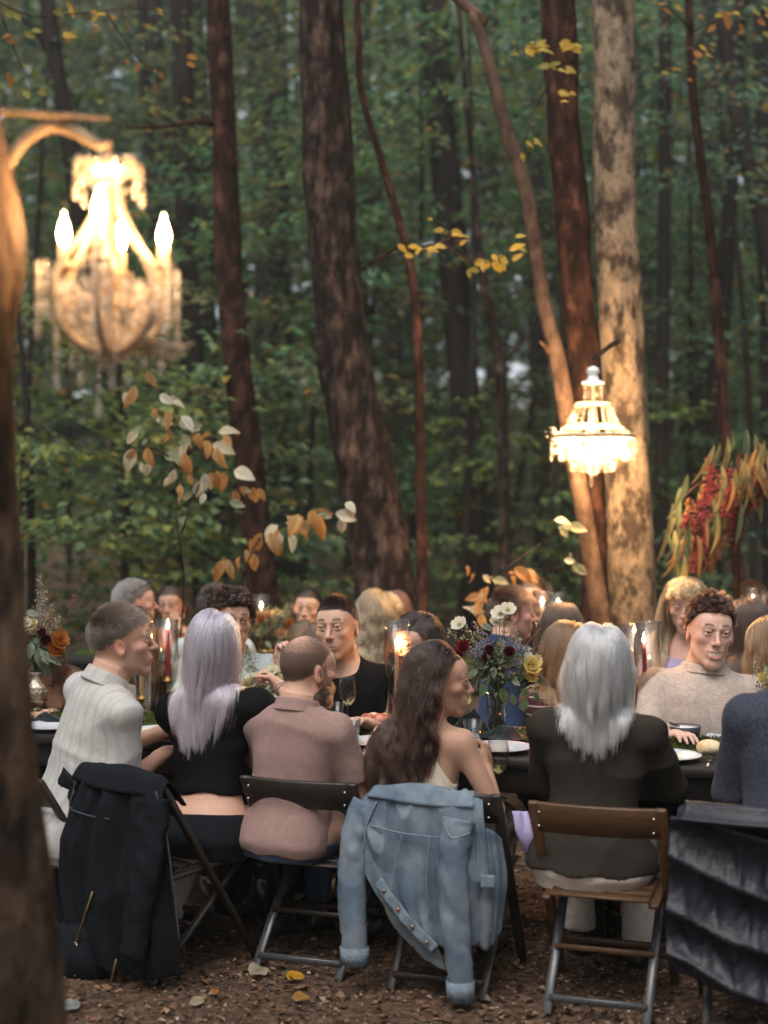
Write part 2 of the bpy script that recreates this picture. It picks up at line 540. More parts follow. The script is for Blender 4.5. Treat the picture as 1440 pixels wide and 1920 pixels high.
gx = np.concatenate([np.linspace(-150, -8, 40), np.linspace(-7, 7, 90), np.linspace(8, 150, 40)])
gy = np.concatenate([np.linspace(-60, 1, 12), np.linspace(2, 14, 80), np.linspace(15, 180, 60)])
GX, GY = np.meshgrid(gx, gy, indexing='ij')
V = np.stack([GX, GY, gz(GX, GY)], -1).reshape(-1, 3)
ii = np.arange(len(gx) * len(gy)).reshape(len(gx), len(gy))
F = np.stack([ii[:-1, :-1], ii[1:, :-1], ii[1:, 1:], ii[:-1, 1:]], -1).reshape(-1, 4)
m_ground = M('forest_floor', (.075, .047, .031), .95, .1, var=.6, vs=26, bump=1., bs=45, col2=(.15, .095, .062), cs=22, detail=6, bdist=.02)
tag(obj('ground', (V, F), m_ground), 'brown forest floor covered with leaf litter', kind='structure')

# leaf litter: thousands of chips and dry leaves, nobody could count them
n = 46000
g = np.random.default_rng(11)
x = g.uniform(-2.6, 2.8, n); y = 3.9 + 5.5 * g.random(n) ** 1.5
C = np.stack([x, y, gz(x, y) + .003 + .016 * g.random(n) ** 2], -1)
az = g.uniform(0, 6.28, n)
A = np.stack([np.cos(az), np.sin(az), g.normal(0, .22, n)], -1)
N = nrm(np.stack([g.normal(0, .38, n), g.normal(0, .38, n), np.ones(n)], -1))
sz = .010 + .034 * g.random(n) ** 2.6
V, F = leaf_cards(C, A, N, sz, sz * g.uniform(.35, .8, n), .25)
pal = np.array([[.10, .06, .038], [.16, .10, .065], [.062, .038, .026], [.21, .15, .105], [.13, .065, .035], [.045, .03, .024], [.27, .21, .16]])
c = pal[g.choice(7, n, p=[.25, .2, .2, .08, .12, .11, .04])] * g.uniform(.9, 1.9, (n, 1))
MT['litter'] = M('dry_leaf', None, .8, .25, attr=True, trans=.12)
tag(obj('leaf_litter', (V, F), MT['litter'], col=np.repeat(c, 4, 0), smooth=False), 'brown wood chips and dry leaf litter on the forest floor', kind='stuff')

def leaf_mesh(name, L, W, col, tipcol=None, curl=.35, fold=.25, n=7, wav=.0, seed=0):
    """one larger leaf: midrib along +Y, blade folded along it, tip curling down"""
    t = np.linspace(0, 1, n)
    wd = W / 2 * np.sin(np.pi * np.clip(t, 0.02, .985) ** .8) ** .85
    V, c = [], []
    gg = np.random.default_rng(seed)
    for i in range(n):
        a = curl * t[i] ** 1.4 * 2
        yy = L * (t[i] - .12 * curl * t[i] ** 2); zz = -L * curl * .6 * t[i] ** 2
        for s in (-1, -.5, 0, .5, 1):
            V.append([s * wd[i], yy, zz + abs(s) * wd[i] * fold + wav * math.sin(9 * t[i] + 2 * s + seed) * L * abs(s)])
            k = np.array(col) * (1 - .25 * (s == 0)) * gg.uniform(.85, 1.12)
            if tipcol is not None:
                k = k * (1 - t[i] ** 1.5) + np.array(tipcol) * t[i] ** 1.5
            c.append(k)
    ii = np.arange(n * 5).reshape(n, 5)
    F = np.stack([ii[:-1, :-1], ii[:-1, 1:], ii[1:, 1:], ii[1:, :-1]], -1).reshape(-1, 4)
    me = new_mesh(name, V, F, c)
    me.materials.append(MT['leaf'])
    return me

def set_axes(o, pos, axis, normal):
    """place o with local +Y along axis and local +Z near normal"""
    yv = nrm(np.asarray(axis, float)); zv = np.asarray(normal, float)
    xv = nrm(np.cross(yv, zv)); zv = np.cross(xv, yv)
    o.matrix_local = Matrix([[xv[0], yv[0], zv[0], pos[0]], [xv[1], yv[1], zv[1], pos[1]], [xv[2], yv[2], zv[2], pos[2]], [0, 0, 0, 1]])

# single fallen leaves that stand out from the litter
for px, py, L, col, lab in [
        (470, 1834, .085, (.48, .42, .30), 'large pale dry leaf lying left of the yellow leaf on the litter'),
        (536, 1838, .055, (.62, .34, .03), 'bright yellow leaf lying by the rear foot of a dark chair'),
        (547, 1877, .05, (.42, .22, .05), 'ochre leaf lying in front of the bright yellow leaf'),
        (402, 1862, .035, (.55, .2, .05), 'small orange leaf on the litter before the black jacket'),
        (383, 1881, .05, (.45, .40, .26), 'pale yellowish leaf nearest the camera before the black jacket'),
        (150, 1890, .06, (.30, .33, .32), 'grey green leaf on the litter beside the blurred trunk')]:
    p = on_z(px, py, .012)
    o = obj('fallen_leaf', leaf_mesh('fallen_leaf', L * 1.25, L * .85, col, curl=.25, wav=.06, seed=int(px)), MT['leaf'])
    tag(o, lab, 'leaf', 'single bright leaves on the ground')
    a = px * 1.7
    set_axes(o, p + [0, 0, .012], (math.cos(a), math.sin(a), .1), (.15, -.45, .9))

# ------------------------------------------------------------------ trees
def trunk_geo(P, r, sides=22, rough=.06, seed=0, flare=True, n=None):
    P = np.asarray(P, float); r = np.asarray(r, float)
    n = n or max(14, int(np.linalg.norm(P[-1] - P[0]) / .16))
    n = min(n, 90)
    Q = catmull(P, n); rr = np.maximum(catmull(np.stack([r, r, r], 1), n)[:, 0], .004)
    V, F = tube(Q, rr, sides, cap=True)
    ax = np.repeat(Q, sides, 0)
    d = V - ax
    S = V * np.array([1, 1, .22])
    f = 1 + rough * wob(S, 9 / max(.05, r.mean() * 3), seed, 3) + rough * .8 * wob(S, 30 / max(.08, r.mean() * 4), seed + 1, 2)
    return ax + d * f[:, None], F

def px_path(pts, Y):
    """trunk drawn as (px, py, width px) from top to foot, continued up out of view and down into the ground"""
    P, r = [], []
    for i, (px, py, w) in enumerate(pts):
        y = Y[0] + (Y[1] - Y[0]) * i / max(1, len(pts) - 1) if isinstance(Y, tuple) else Y
        P.append(at(px, py, y)); r.append(w / 2 / FPX * y)
    P = np.array(P); r = np.array(r)
    up = P[0] - P[1]; up = up / max(.2, up[2])
    k = 4.5
    top = P[0] + up * k
    dn = P[-1] - P[-2]; dn = dn / max(.3, -dn[2])
    g0 = float(gz(P[-1][0], P[-1][1]))
    foot = P[-1] + dn * max(.02, P[-1][2] - g0 + .15)
    P = np.concatenate([[top], P, [foot]]); r = np.concatenate([[max(r[0] * .6, .01)], r, [r[-1] * 1.15]])
    return P, r

def tree(name, label, pts, Y, mat, rough=.06, seed=0, group=None, sides=22, branches=(), leaves=None):
    P, r = px_path(pts, Y)
    base = P[-1].copy(); base[2] = float(gz(base[0], base[1]))
    t = thing(name, label, 'tree', base, 0, group)
    obj('trunk', trunk_geo(P - base, r, sides, rough, seed), mat, t)
    for b in branches:
        Pb = np.array([at(*q) for q in b[0]]) - base
        o = obj('branch', trunk_geo(Pb, b[1], 9, .05, seed + 5), b[2] if len(b) > 2 else mat, t)
    return t, base

def spray_leaves(g, origins, azim, length, per, lsz, droop=.16, flatn=.35, up=.12):
    """horizontal fans of leaves as beech and maple understorey carry them"""
    n = len(origins); k = per
    r = g.random((n, k)) ** .7; lat = g.uniform(-1, 1, (n, k)) * (.18 + .42 * r)
    L = np.asarray(length).reshape(n, 1)
    ca, sa = np.cos(azim)[:, None], np.sin(azim)[:, None]
    x = L * (r * ca - lat * sa); y = L * (r * sa + lat * ca)
    z = up * L * r - droop * L * r ** 2 + g.normal(0, .05, (n, k)) * L
    C = np.stack([x, y, z], -1) + origins[:, None, :]
    da = azim[:, None] + np.sign(lat) * g.uniform(.3, 1.1, (n, k))
    A = np.stack([np.cos(da), np.sin(da), g.normal(-.25, .25, (n, k))], -1)
    Nn = np.stack([g.normal(0, flatn, (n, k)), g.normal(-.12, flatn, (n, k)), np.ones((n, k))], -1)
    ls = lsz * g.uniform(.6, 1.25, n * k)
    return leaf_cards(C.reshape(-1, 3), A.reshape(-1, 3), nrm(Nn.reshape(-1, 3)), ls, ls * g.uniform(.5, .75, n * k))

GREENS = np.array([[.085, .135, .082], [.115, .172, .105], [.07, .112, .072], [.13, .17, .085], [.165, .185, .08]])
def leaf_cols(g, n, per=4, autumn=.06, pal=None, bright=1.0):
    pal = GREENS if pal is None else pal
    c = pal[g.choice(len(pal), n)] * g.uniform(.7, 1.35, (n, 1)) * bright
    k = g.random(n) < autumn
    c[k] = np.array([.32, .2, .05]) * g.uniform(.6, 1.2, (k.sum(), 1))
    return np.repeat(c, per, 0)

def crown(parent, base, g, n, zr, rad, lsz, per=34, autumn=.05, bright=1.0, name='crown', lean=(0, 0), pal=None, droop=.16):
    z = g.uniform(zr[0], zr[1], n); a = g.uniform(0, 6.283, n); r0 = rad * g.random(n) ** .6 * .75
    O = np.stack([r0 * np.cos(a) + lean[0] * z, r0 * np.sin(a) + lean[1] * z, z + .12 * r0], -1)
    # clumps with gaps between them
    keep = wob(O * [1, 1, 1.8] + base, 1.3 / max(.6, rad * .45), int(g.integers(999)), 2) > -.25
    O, a = O[keep], a[keep]
    V, F = spray_leaves(g, O, a + g.normal(0, .4, len(a)), rad * g.uniform(.25, .6, len(a)), per, lsz, droop)
    return obj(name, (V, F), MT['leaf'], parent, col=leaf_cols(g, len(V) // 4, 4, autumn, pal, bright) * np.array([g.uniform(.75, 1.35), g.uniform(.88, 1.2), g.uniform(.6, 1.15)]), smooth=False)

# -- foreground trunk at the left edge, lit by the chandelier it carries
pts = [(-70, -40, 120), (-62, 200, 130), (-45, 450, 180), (-52, 620, 160), (-55, 800, 165), (-50, 1000, 170), (-45, 1300, 200), (-45, 1600, 260), (-40, 1900, 320), (-45, 2300, 380)]
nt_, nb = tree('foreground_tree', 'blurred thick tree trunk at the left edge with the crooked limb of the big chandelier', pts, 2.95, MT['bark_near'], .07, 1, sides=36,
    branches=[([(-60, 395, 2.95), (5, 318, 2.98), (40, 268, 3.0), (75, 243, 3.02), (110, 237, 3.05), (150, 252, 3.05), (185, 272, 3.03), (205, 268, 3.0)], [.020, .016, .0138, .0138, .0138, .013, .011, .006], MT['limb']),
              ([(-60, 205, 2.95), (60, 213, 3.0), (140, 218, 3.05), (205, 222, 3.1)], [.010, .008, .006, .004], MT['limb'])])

tree('dark_tree', 'slim dark red brown trunk just right of the big chandelier', [(408, -20, 44), (420, 240, 45), (428, 480, 48), (447, 700, 52), (470, 900, 54), (490, 1090, 58)], 10.8, MT['bark_red'], .08, 2,
     branches=[([(412, 232, 10.8), (360, 228, 10.6), (300, 238, 10.4), (240, 240, 10.2)], [.03, .022, .016, .008])])
tree('dark_tree', 'thickest dark trunk at the centre behind the man in black', [(600, -20, 86), (610, 200, 92), (622, 420, 96), (640, 620, 98), (668, 800, 106), (700, 960, 114), (722, 1090, 122)], 10.0, MT['bark_dark'], .10, 3, sides=34)
tree('sapling', 'thin wavy reddish sapling right of the thickest dark trunk', [(668, -20, 13), (676, 160, 13), (712, 290, 14), (738, 380, 15), (762, 470, 17), (778, 560, 18), (785, 700, 19), (788, 900, 20), (792, 1110, 22)], 9.4, MT['bark_red'], .05, 4, sides=12,
     branches=[([(760, 462, 9.4), (800, 470, 9.3), (850, 455, 9.2), (905, 440, 9.1)], [.012, .009, .006, .003]), ([(756, 458, 9.4), (700, 490, 9.6), (650, 530, 9.8)], [.012, .009, .004])])
tree('slender_tree', 'slender crooked trunk behind the small chandelier, leaning left', [(850, -10, 18), (882, 18, 20), (906, 80, 22), (930, 170, 24), (958, 270, 26), (985, 350, 28), (1000, 440, 27), (1018, 560, 28), (1046, 680, 33), (1066, 800, 32), (1094, 960, 34), (1128, 1160, 38)], 8.75, MT['bark_slim'], .06, 5, sides=16,
     branches=[([(1035, 662, 8.75), (1024, 650, 8.7), (1012, 640, 8.6)], [.03, .018, .006])])
tree('dark_tree', 'dark reddish trunk between the slender trunk and the pale beech', [(1045, -20, 62), (1055, 200, 60), (1070, 400, 62), (1084, 560, 60), (1100, 760, 58), (1112, 950, 60), (1122, 1160, 62)], 9.2, MT['bark_red'], .10, 6, sides=28)
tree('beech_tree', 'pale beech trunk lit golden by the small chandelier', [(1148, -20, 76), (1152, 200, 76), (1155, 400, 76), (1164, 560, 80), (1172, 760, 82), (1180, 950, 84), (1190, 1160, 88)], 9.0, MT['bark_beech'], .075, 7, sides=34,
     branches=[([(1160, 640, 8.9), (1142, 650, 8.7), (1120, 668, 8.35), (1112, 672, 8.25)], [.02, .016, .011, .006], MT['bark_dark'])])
tree('sapling', 'straight thin brown sapling above the red flower spray', [(1290, -20, 16), (1302, 200, 17), (1325, 380, 19), (1340, 520, 20), (1352, 680, 21), (1360, 850, 23), (1375, 1000, 24), (1388, 1100, 25)], 10.4, MT['bark_red'], .05, 8, sides=12)
tree('background_tree', 'dark slanting trunk entering the top right corner', [(1345, -20, 26), (1372, 140, 28), (1400, 300, 30), (1440, 460, 30), (1475, 640, 32), (1500, 1040, 34)], 14.5, MT['bark_far'], .05, 9)
tree('background_tree', 'grey straight trunk at the upper right edge', [(1425, -20, 30), (1432, 250, 30), (1440, 600, 32), (1444, 1040, 33)], 17, MT['bark_far'], .05, 10)
tree('background_tree', 'grey trunk half hidden behind the straight thin sapling', [(1392, -20, 26), (1375, 250, 28), (1362, 480, 32), (1345, 700, 36), (1338, 900, 38), (1335, 1060, 40)], 16, MT['bark_far'], .05, 11)
tree('background_tree', 'narrow dark trunk just right of the pale beech', [(1248, -20, 22), (1247, 300, 24), (1243, 600, 26), (1240, 850, 28), (1240, 1070, 30)], 15, MT['bark_far'], .05, 12)
tree('background_tree', 'dark broad trunk left of the slender crooked trunk', [(812, -20, 50), (825, 200, 52), (842, 400, 54), (860, 600, 56), (876, 800, 56), (893, 1060, 60)], 15.5, MT['bark_far'], .06, 13, sides=26)
tree('sapling', 'thin dark forked sapling left of the slender crooked trunk', [(880, 250, 10), (893, 400, 12), (906, 520, 17), (925, 620, 20), (940, 720, 22), (944, 900, 23), (948, 1060, 24)], 13, MT['bark_dark'], .05, 14, sides=12,
     branches=[([(908, 530, 13), (890, 490, 13), (862, 455, 13), (830, 440, 13)], [.035, .025, .016, .008]), ([(932, 680, 13), (980, 640, 13.2), (1030, 560, 13.4)], [.03, .02, .008])])
tree('background_tree', 'reddish upright trunk behind the big chandelier', [(338, -20, 38), (345, 250, 42), (352, 500, 42), (365, 750, 42), (380, 1080, 44)], 16, MT['bark_far'], .05, 15,
     branches=[([(352, 480, 16), (300, 380, 16.3), (250, 330, 16.5), (150, 300, 17)], [.05, .035, .025, .01])])
tree('background_tree', 'dark slanting trunk in the top left corner', [(85, -20, 30), (105, 120, 30), (128, 250, 32), (150, 420, 33), (185, 640, 36), (225, 820, 38), (250, 1060, 40)], 15, MT['bark_far'], .05, 16,
     branches=[([(108, 130, 15), (70, 60, 15), (20, 20, 15)], [.05, .035, .02])])
tree('background_tree', 'broad grey brown trunk between two dark trunks left of centre', [(500, -20, 66), (508, 300, 70), (512, 560, 76), (516, 800, 80), (520, 1070, 86)], 22, MT['bark_far'], .05, 17, sides=24)
tree('background_tree', 'narrow trunk standing left of the thickest dark trunk', [(268, 60, 22), (280, 300, 24), (300, 560, 26), (312, 800, 26), (320, 1070, 28)], 19, MT['bark_far'], .05, 18)
tree('background_tree', 'grey trunk right of the wavy reddish sapling', [(992, -20, 34), (1000, 300, 36), (1010, 600, 38), (1016, 850, 38), (1020, 1060, 40)], 21, MT['bark_far'], .05, 19)

# -- more trunks standing deep in the wood
g = np.random.default_rng(23)
FAR = 'trunks deep in the wood'
used = []
cnt = 0
while cnt < 34:
    Y = g.uniform(18, 46); px = g.uniform(-80, 1520)
    if any(abs(px - u) < 24 for u, _ in used): continue
    used.append((px, Y)); cnt += 1
    w = g.uniform(.16, .42) * FPX / Y
    lx = g.normal(-28, 26)
    s1 = g.normal(0, 9)
    tree('background_tree', 'blurred grey trunk standing deep in the dim green wood',
         [(px + lx, -20, w * .8), (px + lx * .6 + s1, 300, w * .9), (px + lx * .3 - s1, 640, w), (px, 1030, w * 1.1)], Y, MT['bark_far'], .05, 40 + cnt, FAR, sides=12)

# -- understorey trees: thin stems with layered leaf sprays
UNDER = [  # px, Y, stem z top, crown z range, radius, sprays, autumn, bright
    (60, 11.5, 4.5, (.5, 3.2), 1.7, 110, .03, 1.15), (230, 12.5, 5, (.4, 2.9), 1.9, 120, .04, 1.1), (20, 13.5, 7, (2.8, 7.6), 1.7, 70, .2, 1.0),
    (400, 14.0, 5, (.3, 3.6), 2.0, 110, .05, 1.05), (560, 15.5, 7, (.4, 5.4), 2.2, 120, .05, 1.0), (330, 17, 8, (3.5, 8.2), 2.4, 120, .05, .95),
    (480, 18.5, 9, (2.0, 9.0), 2.3, 120, .06, .95), (760, 16.5, 8, (.4, 7.4), 2.2, 150, .06, 1.0), (930, 18, 9, (.4, 8.4), 2.4, 160, .06, .95),
    (1010, 14.5, 6, (.5, 2.6), 1.5, 60, .05, 1.0), (860, 14, 7, (4.2, 7.2), 1.8, 60, .08, 1.0), (1290, 17, 9, (.4, 8.2), 2.4, 150, .07, .95), (1420, 13.5, 7, (2.6, 6.6), 1.7, 80, .14, .95),
    (1230, 21, 10, (.5, 9.0), 2.6, 150, .05, .9), (1440, 15.5, 7, (.4, 4.2), 2.0, 100, .05, 1.0), (660, 20, 10, (.5, 9.6), 2.6, 160, .05, .9), (130, 21, 10, (1.2, 9.5), 2.7, 150, .06, .9),
    (1100, 24, 11, (.6, 10.5), 2.8, 150, .04, .9), (820, 25, 12, (.6, 11), 3.0, 160, .04, .85), (380, 26, 12, (.6, 11.5), 3.2, 170, .04, .85), (1380, 26, 12, (.6, 11.5), 3.2, 150, .04, .85), (560, 29, 13, (.8, 12.5), 3.4, 160, .04, .8), (10, 28, 13, (.8, 12.0), 3.4, 150, .05, .8), (1250, 31, 13, (.8, 13.5), 3.6, 150, .04, .8), (950, 33, 14, (1, 14.5), 3.8, 160, .04, .8)]
UNDER_AT = ['at the left edge below the big chandelier', 'under the big chandelier, left of the drooping shrub', 'in the top left corner behind the foreground limb', 'low behind the shrub of cream leaves', 'left of the foot of the thickest dark trunk', 'behind the crown of the big chandelier', 'between the slim and the thickest dark trunk', 'low between the wavy sapling and the broad dark trunk', 'left of the slender crooked trunk', 'low before the foot of the slender crooked trunk', 'high between the wavy sapling and the crooked trunk', 'above the flower spray, right of the pale beech', 'high in the right corner with rusty leaves', 'far behind the pale beech', 'behind the flower spray at the right edge', 'just right of the thickest dark trunk', 'far behind the left edge and the limb', 'far behind the dark reddish trunk', 'far behind the broad dark trunk', 'far behind the slim dark trunk', 'far behind the straight thin sapling', 'farthest back, left of the thickest trunk', 'farthest back at the left edge', 'farthest back, right of the pale beech', 'farthest back, behind the crooked trunk']
for i, (px, Y, zt, zr, rad, ns, au, br) in enumerate(UNDER):
    b = at(px, 960, Y); b[2] = float(gz(b[0], b[1]))
    t = thing('understorey_tree', 'leafy green understorey tree ' + UNDER_AT[i], 'tree', b, 0, 'leafy understorey trees')
    gg = np.random.default_rng(100 + i)
    sx, sy = gg.normal(0, .05, 2)
    obj('trunk', trunk_geo([[sx * zt, sy * zt, zt], [sx * zt * .5 + .1, 0, zt * .5], [0, 0, -.1]], [.012, .03, .05], 8, .05, i), MT['bark_far'], t)
    crown(t, b, gg, ns, zr, rad, (.068 + .0032 * Y), per=40, autumn=au * .5, bright=br, lean=(sx, sy))

# -- the wood beyond, one green mass
g = np.random.default_rng(5)
n = 12500
Y = g.uniform(28, 66, n); X = g.uniform(-1, 1, n) * (.44 * Y + 4)
Z = gz(X, Y) + g.random(n) ** .85 * (.40 * Y + 2)
O = np.stack([X, Y, Z], -1)
keep = wob(O * [1, .6, 1.5], .55, 77, 3) + .35 * wob(O, 1.6, 78, 2) > -.42 + .28 * np.clip((Z - gz(X, Y)) / (.3 * Y) - .45, 0, 1)
O = O[keep]
V, F = spray_leaves(g, O, g.uniform(0, 6.28, len(O)), g.uniform(.8, 2.0, len(O)), 24, .36)
pt = wob(np.repeat(O, 24, 0) * [1, .5, .8], .30, 301, 2)[:, None]       # paler and darker patches: kinds of tree, plus light through gaps painted in
tint = np.repeat(1.12 * (1 + np.clip(pt, -.8, 1.2) * np.array([.75, .55, .40])), 4, 0)
tag(obj('distant_foliage', (V, F), MT['leaf'], col=leaf_cols(g, len(V) // 4, 4, .03, None, 1.05) * tint, smooth=False), 'pale green mass of leaves in the distant wood', kind='stuff')

# low undergrowth hiding the far ground
n = 900
Y = g.uniform(11, 30, n); X = g.uniform(-1, 1, n) * (.29 * Y + 1.5)
O = np.stack([X, Y, gz(X, Y) + g.uniform(.05, .55, n)], -1)
O = O[wob(O * [1, 1, 0], .9, 8, 2) > -.15]
V, F = spray_leaves(g, O, g.uniform(0, 6.28, len(O)), g.uniform(.3, .7, len(O)), 18, .12)
tag(obj('undergrowth', (V, F), MT['leaf'], col=leaf_cols(g, len(V) // 4, 4, .04, None, .9), smooth=False), 'low green undergrowth on the forest floor behind the tables', kind='stuff')

# -- shrub with drooping cream and orange leaves, between the big chandelier and the guests
LEAF_BIG = [leaf_mesh('leaf', .16, .085, c, t_, cu, .3, 8, .03, k) for k, (c, t_, cu) in enumerate([
    ((.60, .54, .38), (.50, .42, .26), .5), ((.62, .60, .48), (.58, .55, .42), .35), ((.50, .27, .10), (.42, .19, .06), .6), ((.55, .36, .17), (.5, .25, .08), .7), ((.40, .17, .06), (.3, .12, .05), .6), ((.22, .27, .15), (.45, .42, .28), .4)])]
def leaf_bush(name, label, stems, leaves, Y, mat, scale=1.0, cat='shrub', group=None, meshes=None, base=None, rad=.012, seed=1):
    """stems: pixel polylines from foot to tip; leaves: (px, py, kind, size, angle) hanging from them"""
    meshes = meshes or LEAF_BIG
    P0 = [np.array([at(px, py, Y + dy) for px, py, dy in s]) for s in stems]
    if base is None:
        base = P0[0][0].copy(); base[2] = float(gz(base[0], base[1]))
    t = thing(name, label, cat, base, 0, group)
    gg = np.random.default_rng(seed)
    for s in P0:
        if s is P0[0]: s = np.concatenate([[[s[0][0], s[0][1], base[2] - .05]], s])
        n = len(s)
        obj('stem', tube(catmull(s - base, 24), np.linspace(rad, rad * .3, 24), 7), mat, t)
    extra = [(a + gg.normal(0, 13), b + gg.normal(0, 11), k, c * gg.uniform(.55, .9), d + gg.normal(0, 30)) for a, b, k, c, d in leaves]
    for px, py, k, sz, ang in leaves + extra:
        p = at(px, py, Y + gg.normal(0, .12)) - base
        o = obj('leaf', meshes[k], None, t)
        a = R_(ang + gg.normal(0, 12))
        ax = np.array([math.sin(a), gg.normal(-.15, .35), -math.cos(a)])
        nn = np.array([gg.normal(0, .75), -1, gg.uniform(-.2, 1.2)])
        set_axes(o, p, ax, nn)
        s_ = sz * scale * gg.uniform(.9, 1.12)
        o.scale = (s_, s_, s_)
    return t

lv = [(252, 724, 3, 1.15, -5), (240, 735, 0, .8, -20), (300, 740, 1, .8, 60), (322, 752, 0, .8, 70), (290, 765, 2, .5, 0), (315, 770, 3, .8, 10), (342, 780, 1, 1.0, 30), (318, 805, 2, .7, 0), (340, 815, 5, .8, 20),
      (250, 842, 0, 1.15, -25), (275, 840, 2, 1.0, 0), (278, 868, 0, .7, -20), (310, 850, 5, .9, 70), (350, 830, 0, 1.1, -35), (370, 812, 2, .8, 10), (385, 826, 2, .9, 25), (400, 832, 0, 1.2, 70), (405, 838, 3, 1.2, 15), (345, 850, 2, 1.1, 20),
      (328, 880, 0, .9, -10), (360, 890, 3, .9, -30), (345, 918, 5, .9, -25), (384, 888, 1, 1.1, -10), (400, 884, 2, 1.0, 10), (418, 886, 2, 1.1, 12), (440, 882, 1, 1.2, 55), (442, 920, 4, .8, -5), (476, 914, 2, 1.0, 5), (430, 940, 5, .8, 80), (384, 925, 1, .6, 0),
      (300, 790, 5, .7, 80), (268, 800, 5, .7, -70), (360, 790, 5, .6, 80)]
leaf_bush('autumn_shrub', 'shrub of drooping cream and orange leaves under the big chandelier', [[(330, 1300, 0), (345, 1100, 0), (330, 960, 0), (345, 850, 0), (330, 770, 0), (262, 716, 0)], [(340, 1000, 0), (380, 900, 0), (430, 880, 0), (478, 905, 0)], [(338, 880, 0), (300, 845, 0), (250, 838, 0)], [(345, 860, 0), (390, 820, 0), (420, 832, 0)]], lv, 8.1, MT['bark_dark'], .74, rad=.007, seed=3)
lv = [(520, 985, 0, 1.0, -60), (545, 1000, 1, .9, -10), (560, 965, 3, 1.1, -5), (582, 958, 2, 1.1, 10), (600, 970, 2, 1.1, 15), (575, 975, 3, .9, -20), (630, 962, 1, 1.1, 60), (640, 972, 0, .9, 20), (490, 1000, 2, 1.1, -20), (505, 1000, 3, 1.2, 5), (515, 1010, 2, .9, 20), (470, 1038, 3, .9, 20), (450, 1045, 2, .7, -20),
      (430, 1050, 3, 1.0, 0), (415, 1052, 2, 1.0, -20), (600, 965, 5, .6, 80), (535, 980, 5, .8, 70)]
leaf_bush('autumn_shrub', 'low arching sprig of orange leaves before the foot of the thickest trunk', [[(440, 1300, 0), (450, 1120, 0), (480, 1020, 0), (540, 975, 0), (600, 960, 0), (645, 962, 0)], [(460, 1080, 0), (435, 1050, 0), (410, 1050, 0)]], lv, 8.1, MT['bark_dark'], .76, rad=.007, seed=4)
lv = [(885, 1075, 2, .8, 0), (905, 1080, 0, .7, 60), (925, 1085, 5, .8, 80), (915, 1100, 2, 1.0, -20), (908, 1125, 3, .9, -30), (965, 1065, 2, 1.1, 60), (985, 1068, 3, 1.0, 70), (880, 1140, 1, .8, 80), (900, 1110, 2, .8, 0), (903, 1150, 3, .8, -10), (1040, 975, 0, .9, 75), (1065, 985, 5, 1.0, 80), (1075, 1060, 5, 1.0, 60), (1058, 1050, 1, .7, 60)]
leaf_bush('autumn_shrub', 'small shrub with orange and green leaves behind the flower vase', [[(900, 1300, 0), (905, 1150, 0), (915, 1090, 0), (975, 1060, 0)], [(915, 1090, 0), (1000, 1030, 0), (1070, 980, 0)], [(940, 1080, 0), (1020, 1070, 0), (1080, 1055, 0)]], lv, 8.3, MT['bark_dark'], .72, rad=.006, seed=5)

YEL = [leaf_mesh('leaf', .13, .07, c, None, .2, .2, 6, .03, k) for k, c in enumerate([(.60, .38, .06), (.55, .40, .10), (.45, .2, .05), (.30, .26, .06)])]
lv = [(745, 458, 0, 1.0, 50), (765, 462, 0, 1.0, 80), (800, 465, 0, .9, 70), (815, 460, 1, .9, 60), (845, 440, 0, .9, 80), (858, 442, 1, 1.0, 70), (832, 430, 1, .7, -80), (890, 495, 0, .9, 80), (905, 490, 1, .8, 10), (925, 485, 0, 1.0, 30), (935, 480, 1, .9, 60), (955, 470, 0, 1.1, 110), (965, 460, 1, .9, 60), (880, 505, 3, .8, 80), (940, 492, 0, .7, 20)]
leaf_bush('yellow_leaf_sprig', 'thin twig of yellow leaves reaching right of the wavy sapling', [[(700, 490, 1.2), (770, 470, .2), (830, 458, 0), (880, 490, 0), (925, 490, 0), (965, 465, 0)], [(800, 466, 0), (860, 438, 0)]], lv, 8.6, MT['bark_red'], .66, cat='twig', base=at(770, 470, 9.3), meshes=YEL, rad=.008, seed=6)
lv = [(985, 88, 0, 1.1, 75), (1000, 92, 0, 1.1, 80), (1012, 92, 1, 1.1, 85), (1050, 90, 0, 1.0, 80), (1068, 85, 0, 1.1, 70), (1075, 82, 1, .8, 60), (1010, 125, 3, 1.0, 80), (1030, 122, 3, .9, 70), (1045, 130, 1, 1.0, 80), (1060, 125, 1, 1.0, 75), (1045, 172, 1, 1.0, 80), (1050, 190, 0, .7, 70), (985, 265, 0, .8, 80), (1000, 260, 1, .9, 70), (960, 95, 3, .8, 80)]
leaf_bush('yellow_leaf_sprig', 'twig of yellow leaves across the top of the dark reddish trunk', [[(1075, 60, .8), (1050, 85, .2), (1000, 90, 0), (970, 92, 0)], [(1055, 85, .1), (1045, 130, 0), (1048, 190, 0)], [(1060, 110, .1), (1005, 200, .1), (985, 265, 0)]], lv, 8.5, MT['bark_red'], .66, cat='twig', base=at(1060, 80, 9.1), meshes=YEL, rad=.007, seed=7)
lv = [(1245, 15, 2, 1.0, 60), (1265, 12, 0, .9, 70), (1290, 90, 2, .9, 80), (1310, 85, 0, 1.0, 70), (1300, 98, 2, .9, 60), (1355, 20, 2, 1.0, 30), (1375, 25, 0, 1.0, 60), (1365, 30, 2, 1.1, 0), (1385, 45, 2, .9, 40), (1410, 20, 3, 1.0, 60), (1420, 35, 2, .9, 70), (1340, 30, 0, .9, 85), (1260, 130, 2, .8, 80), (1240, 135, 3, .8, 75), (1280, 120, 2, .7, 60), (1330, 90, 3, .8, 70), (1430, 60, 3, .9, 60)]
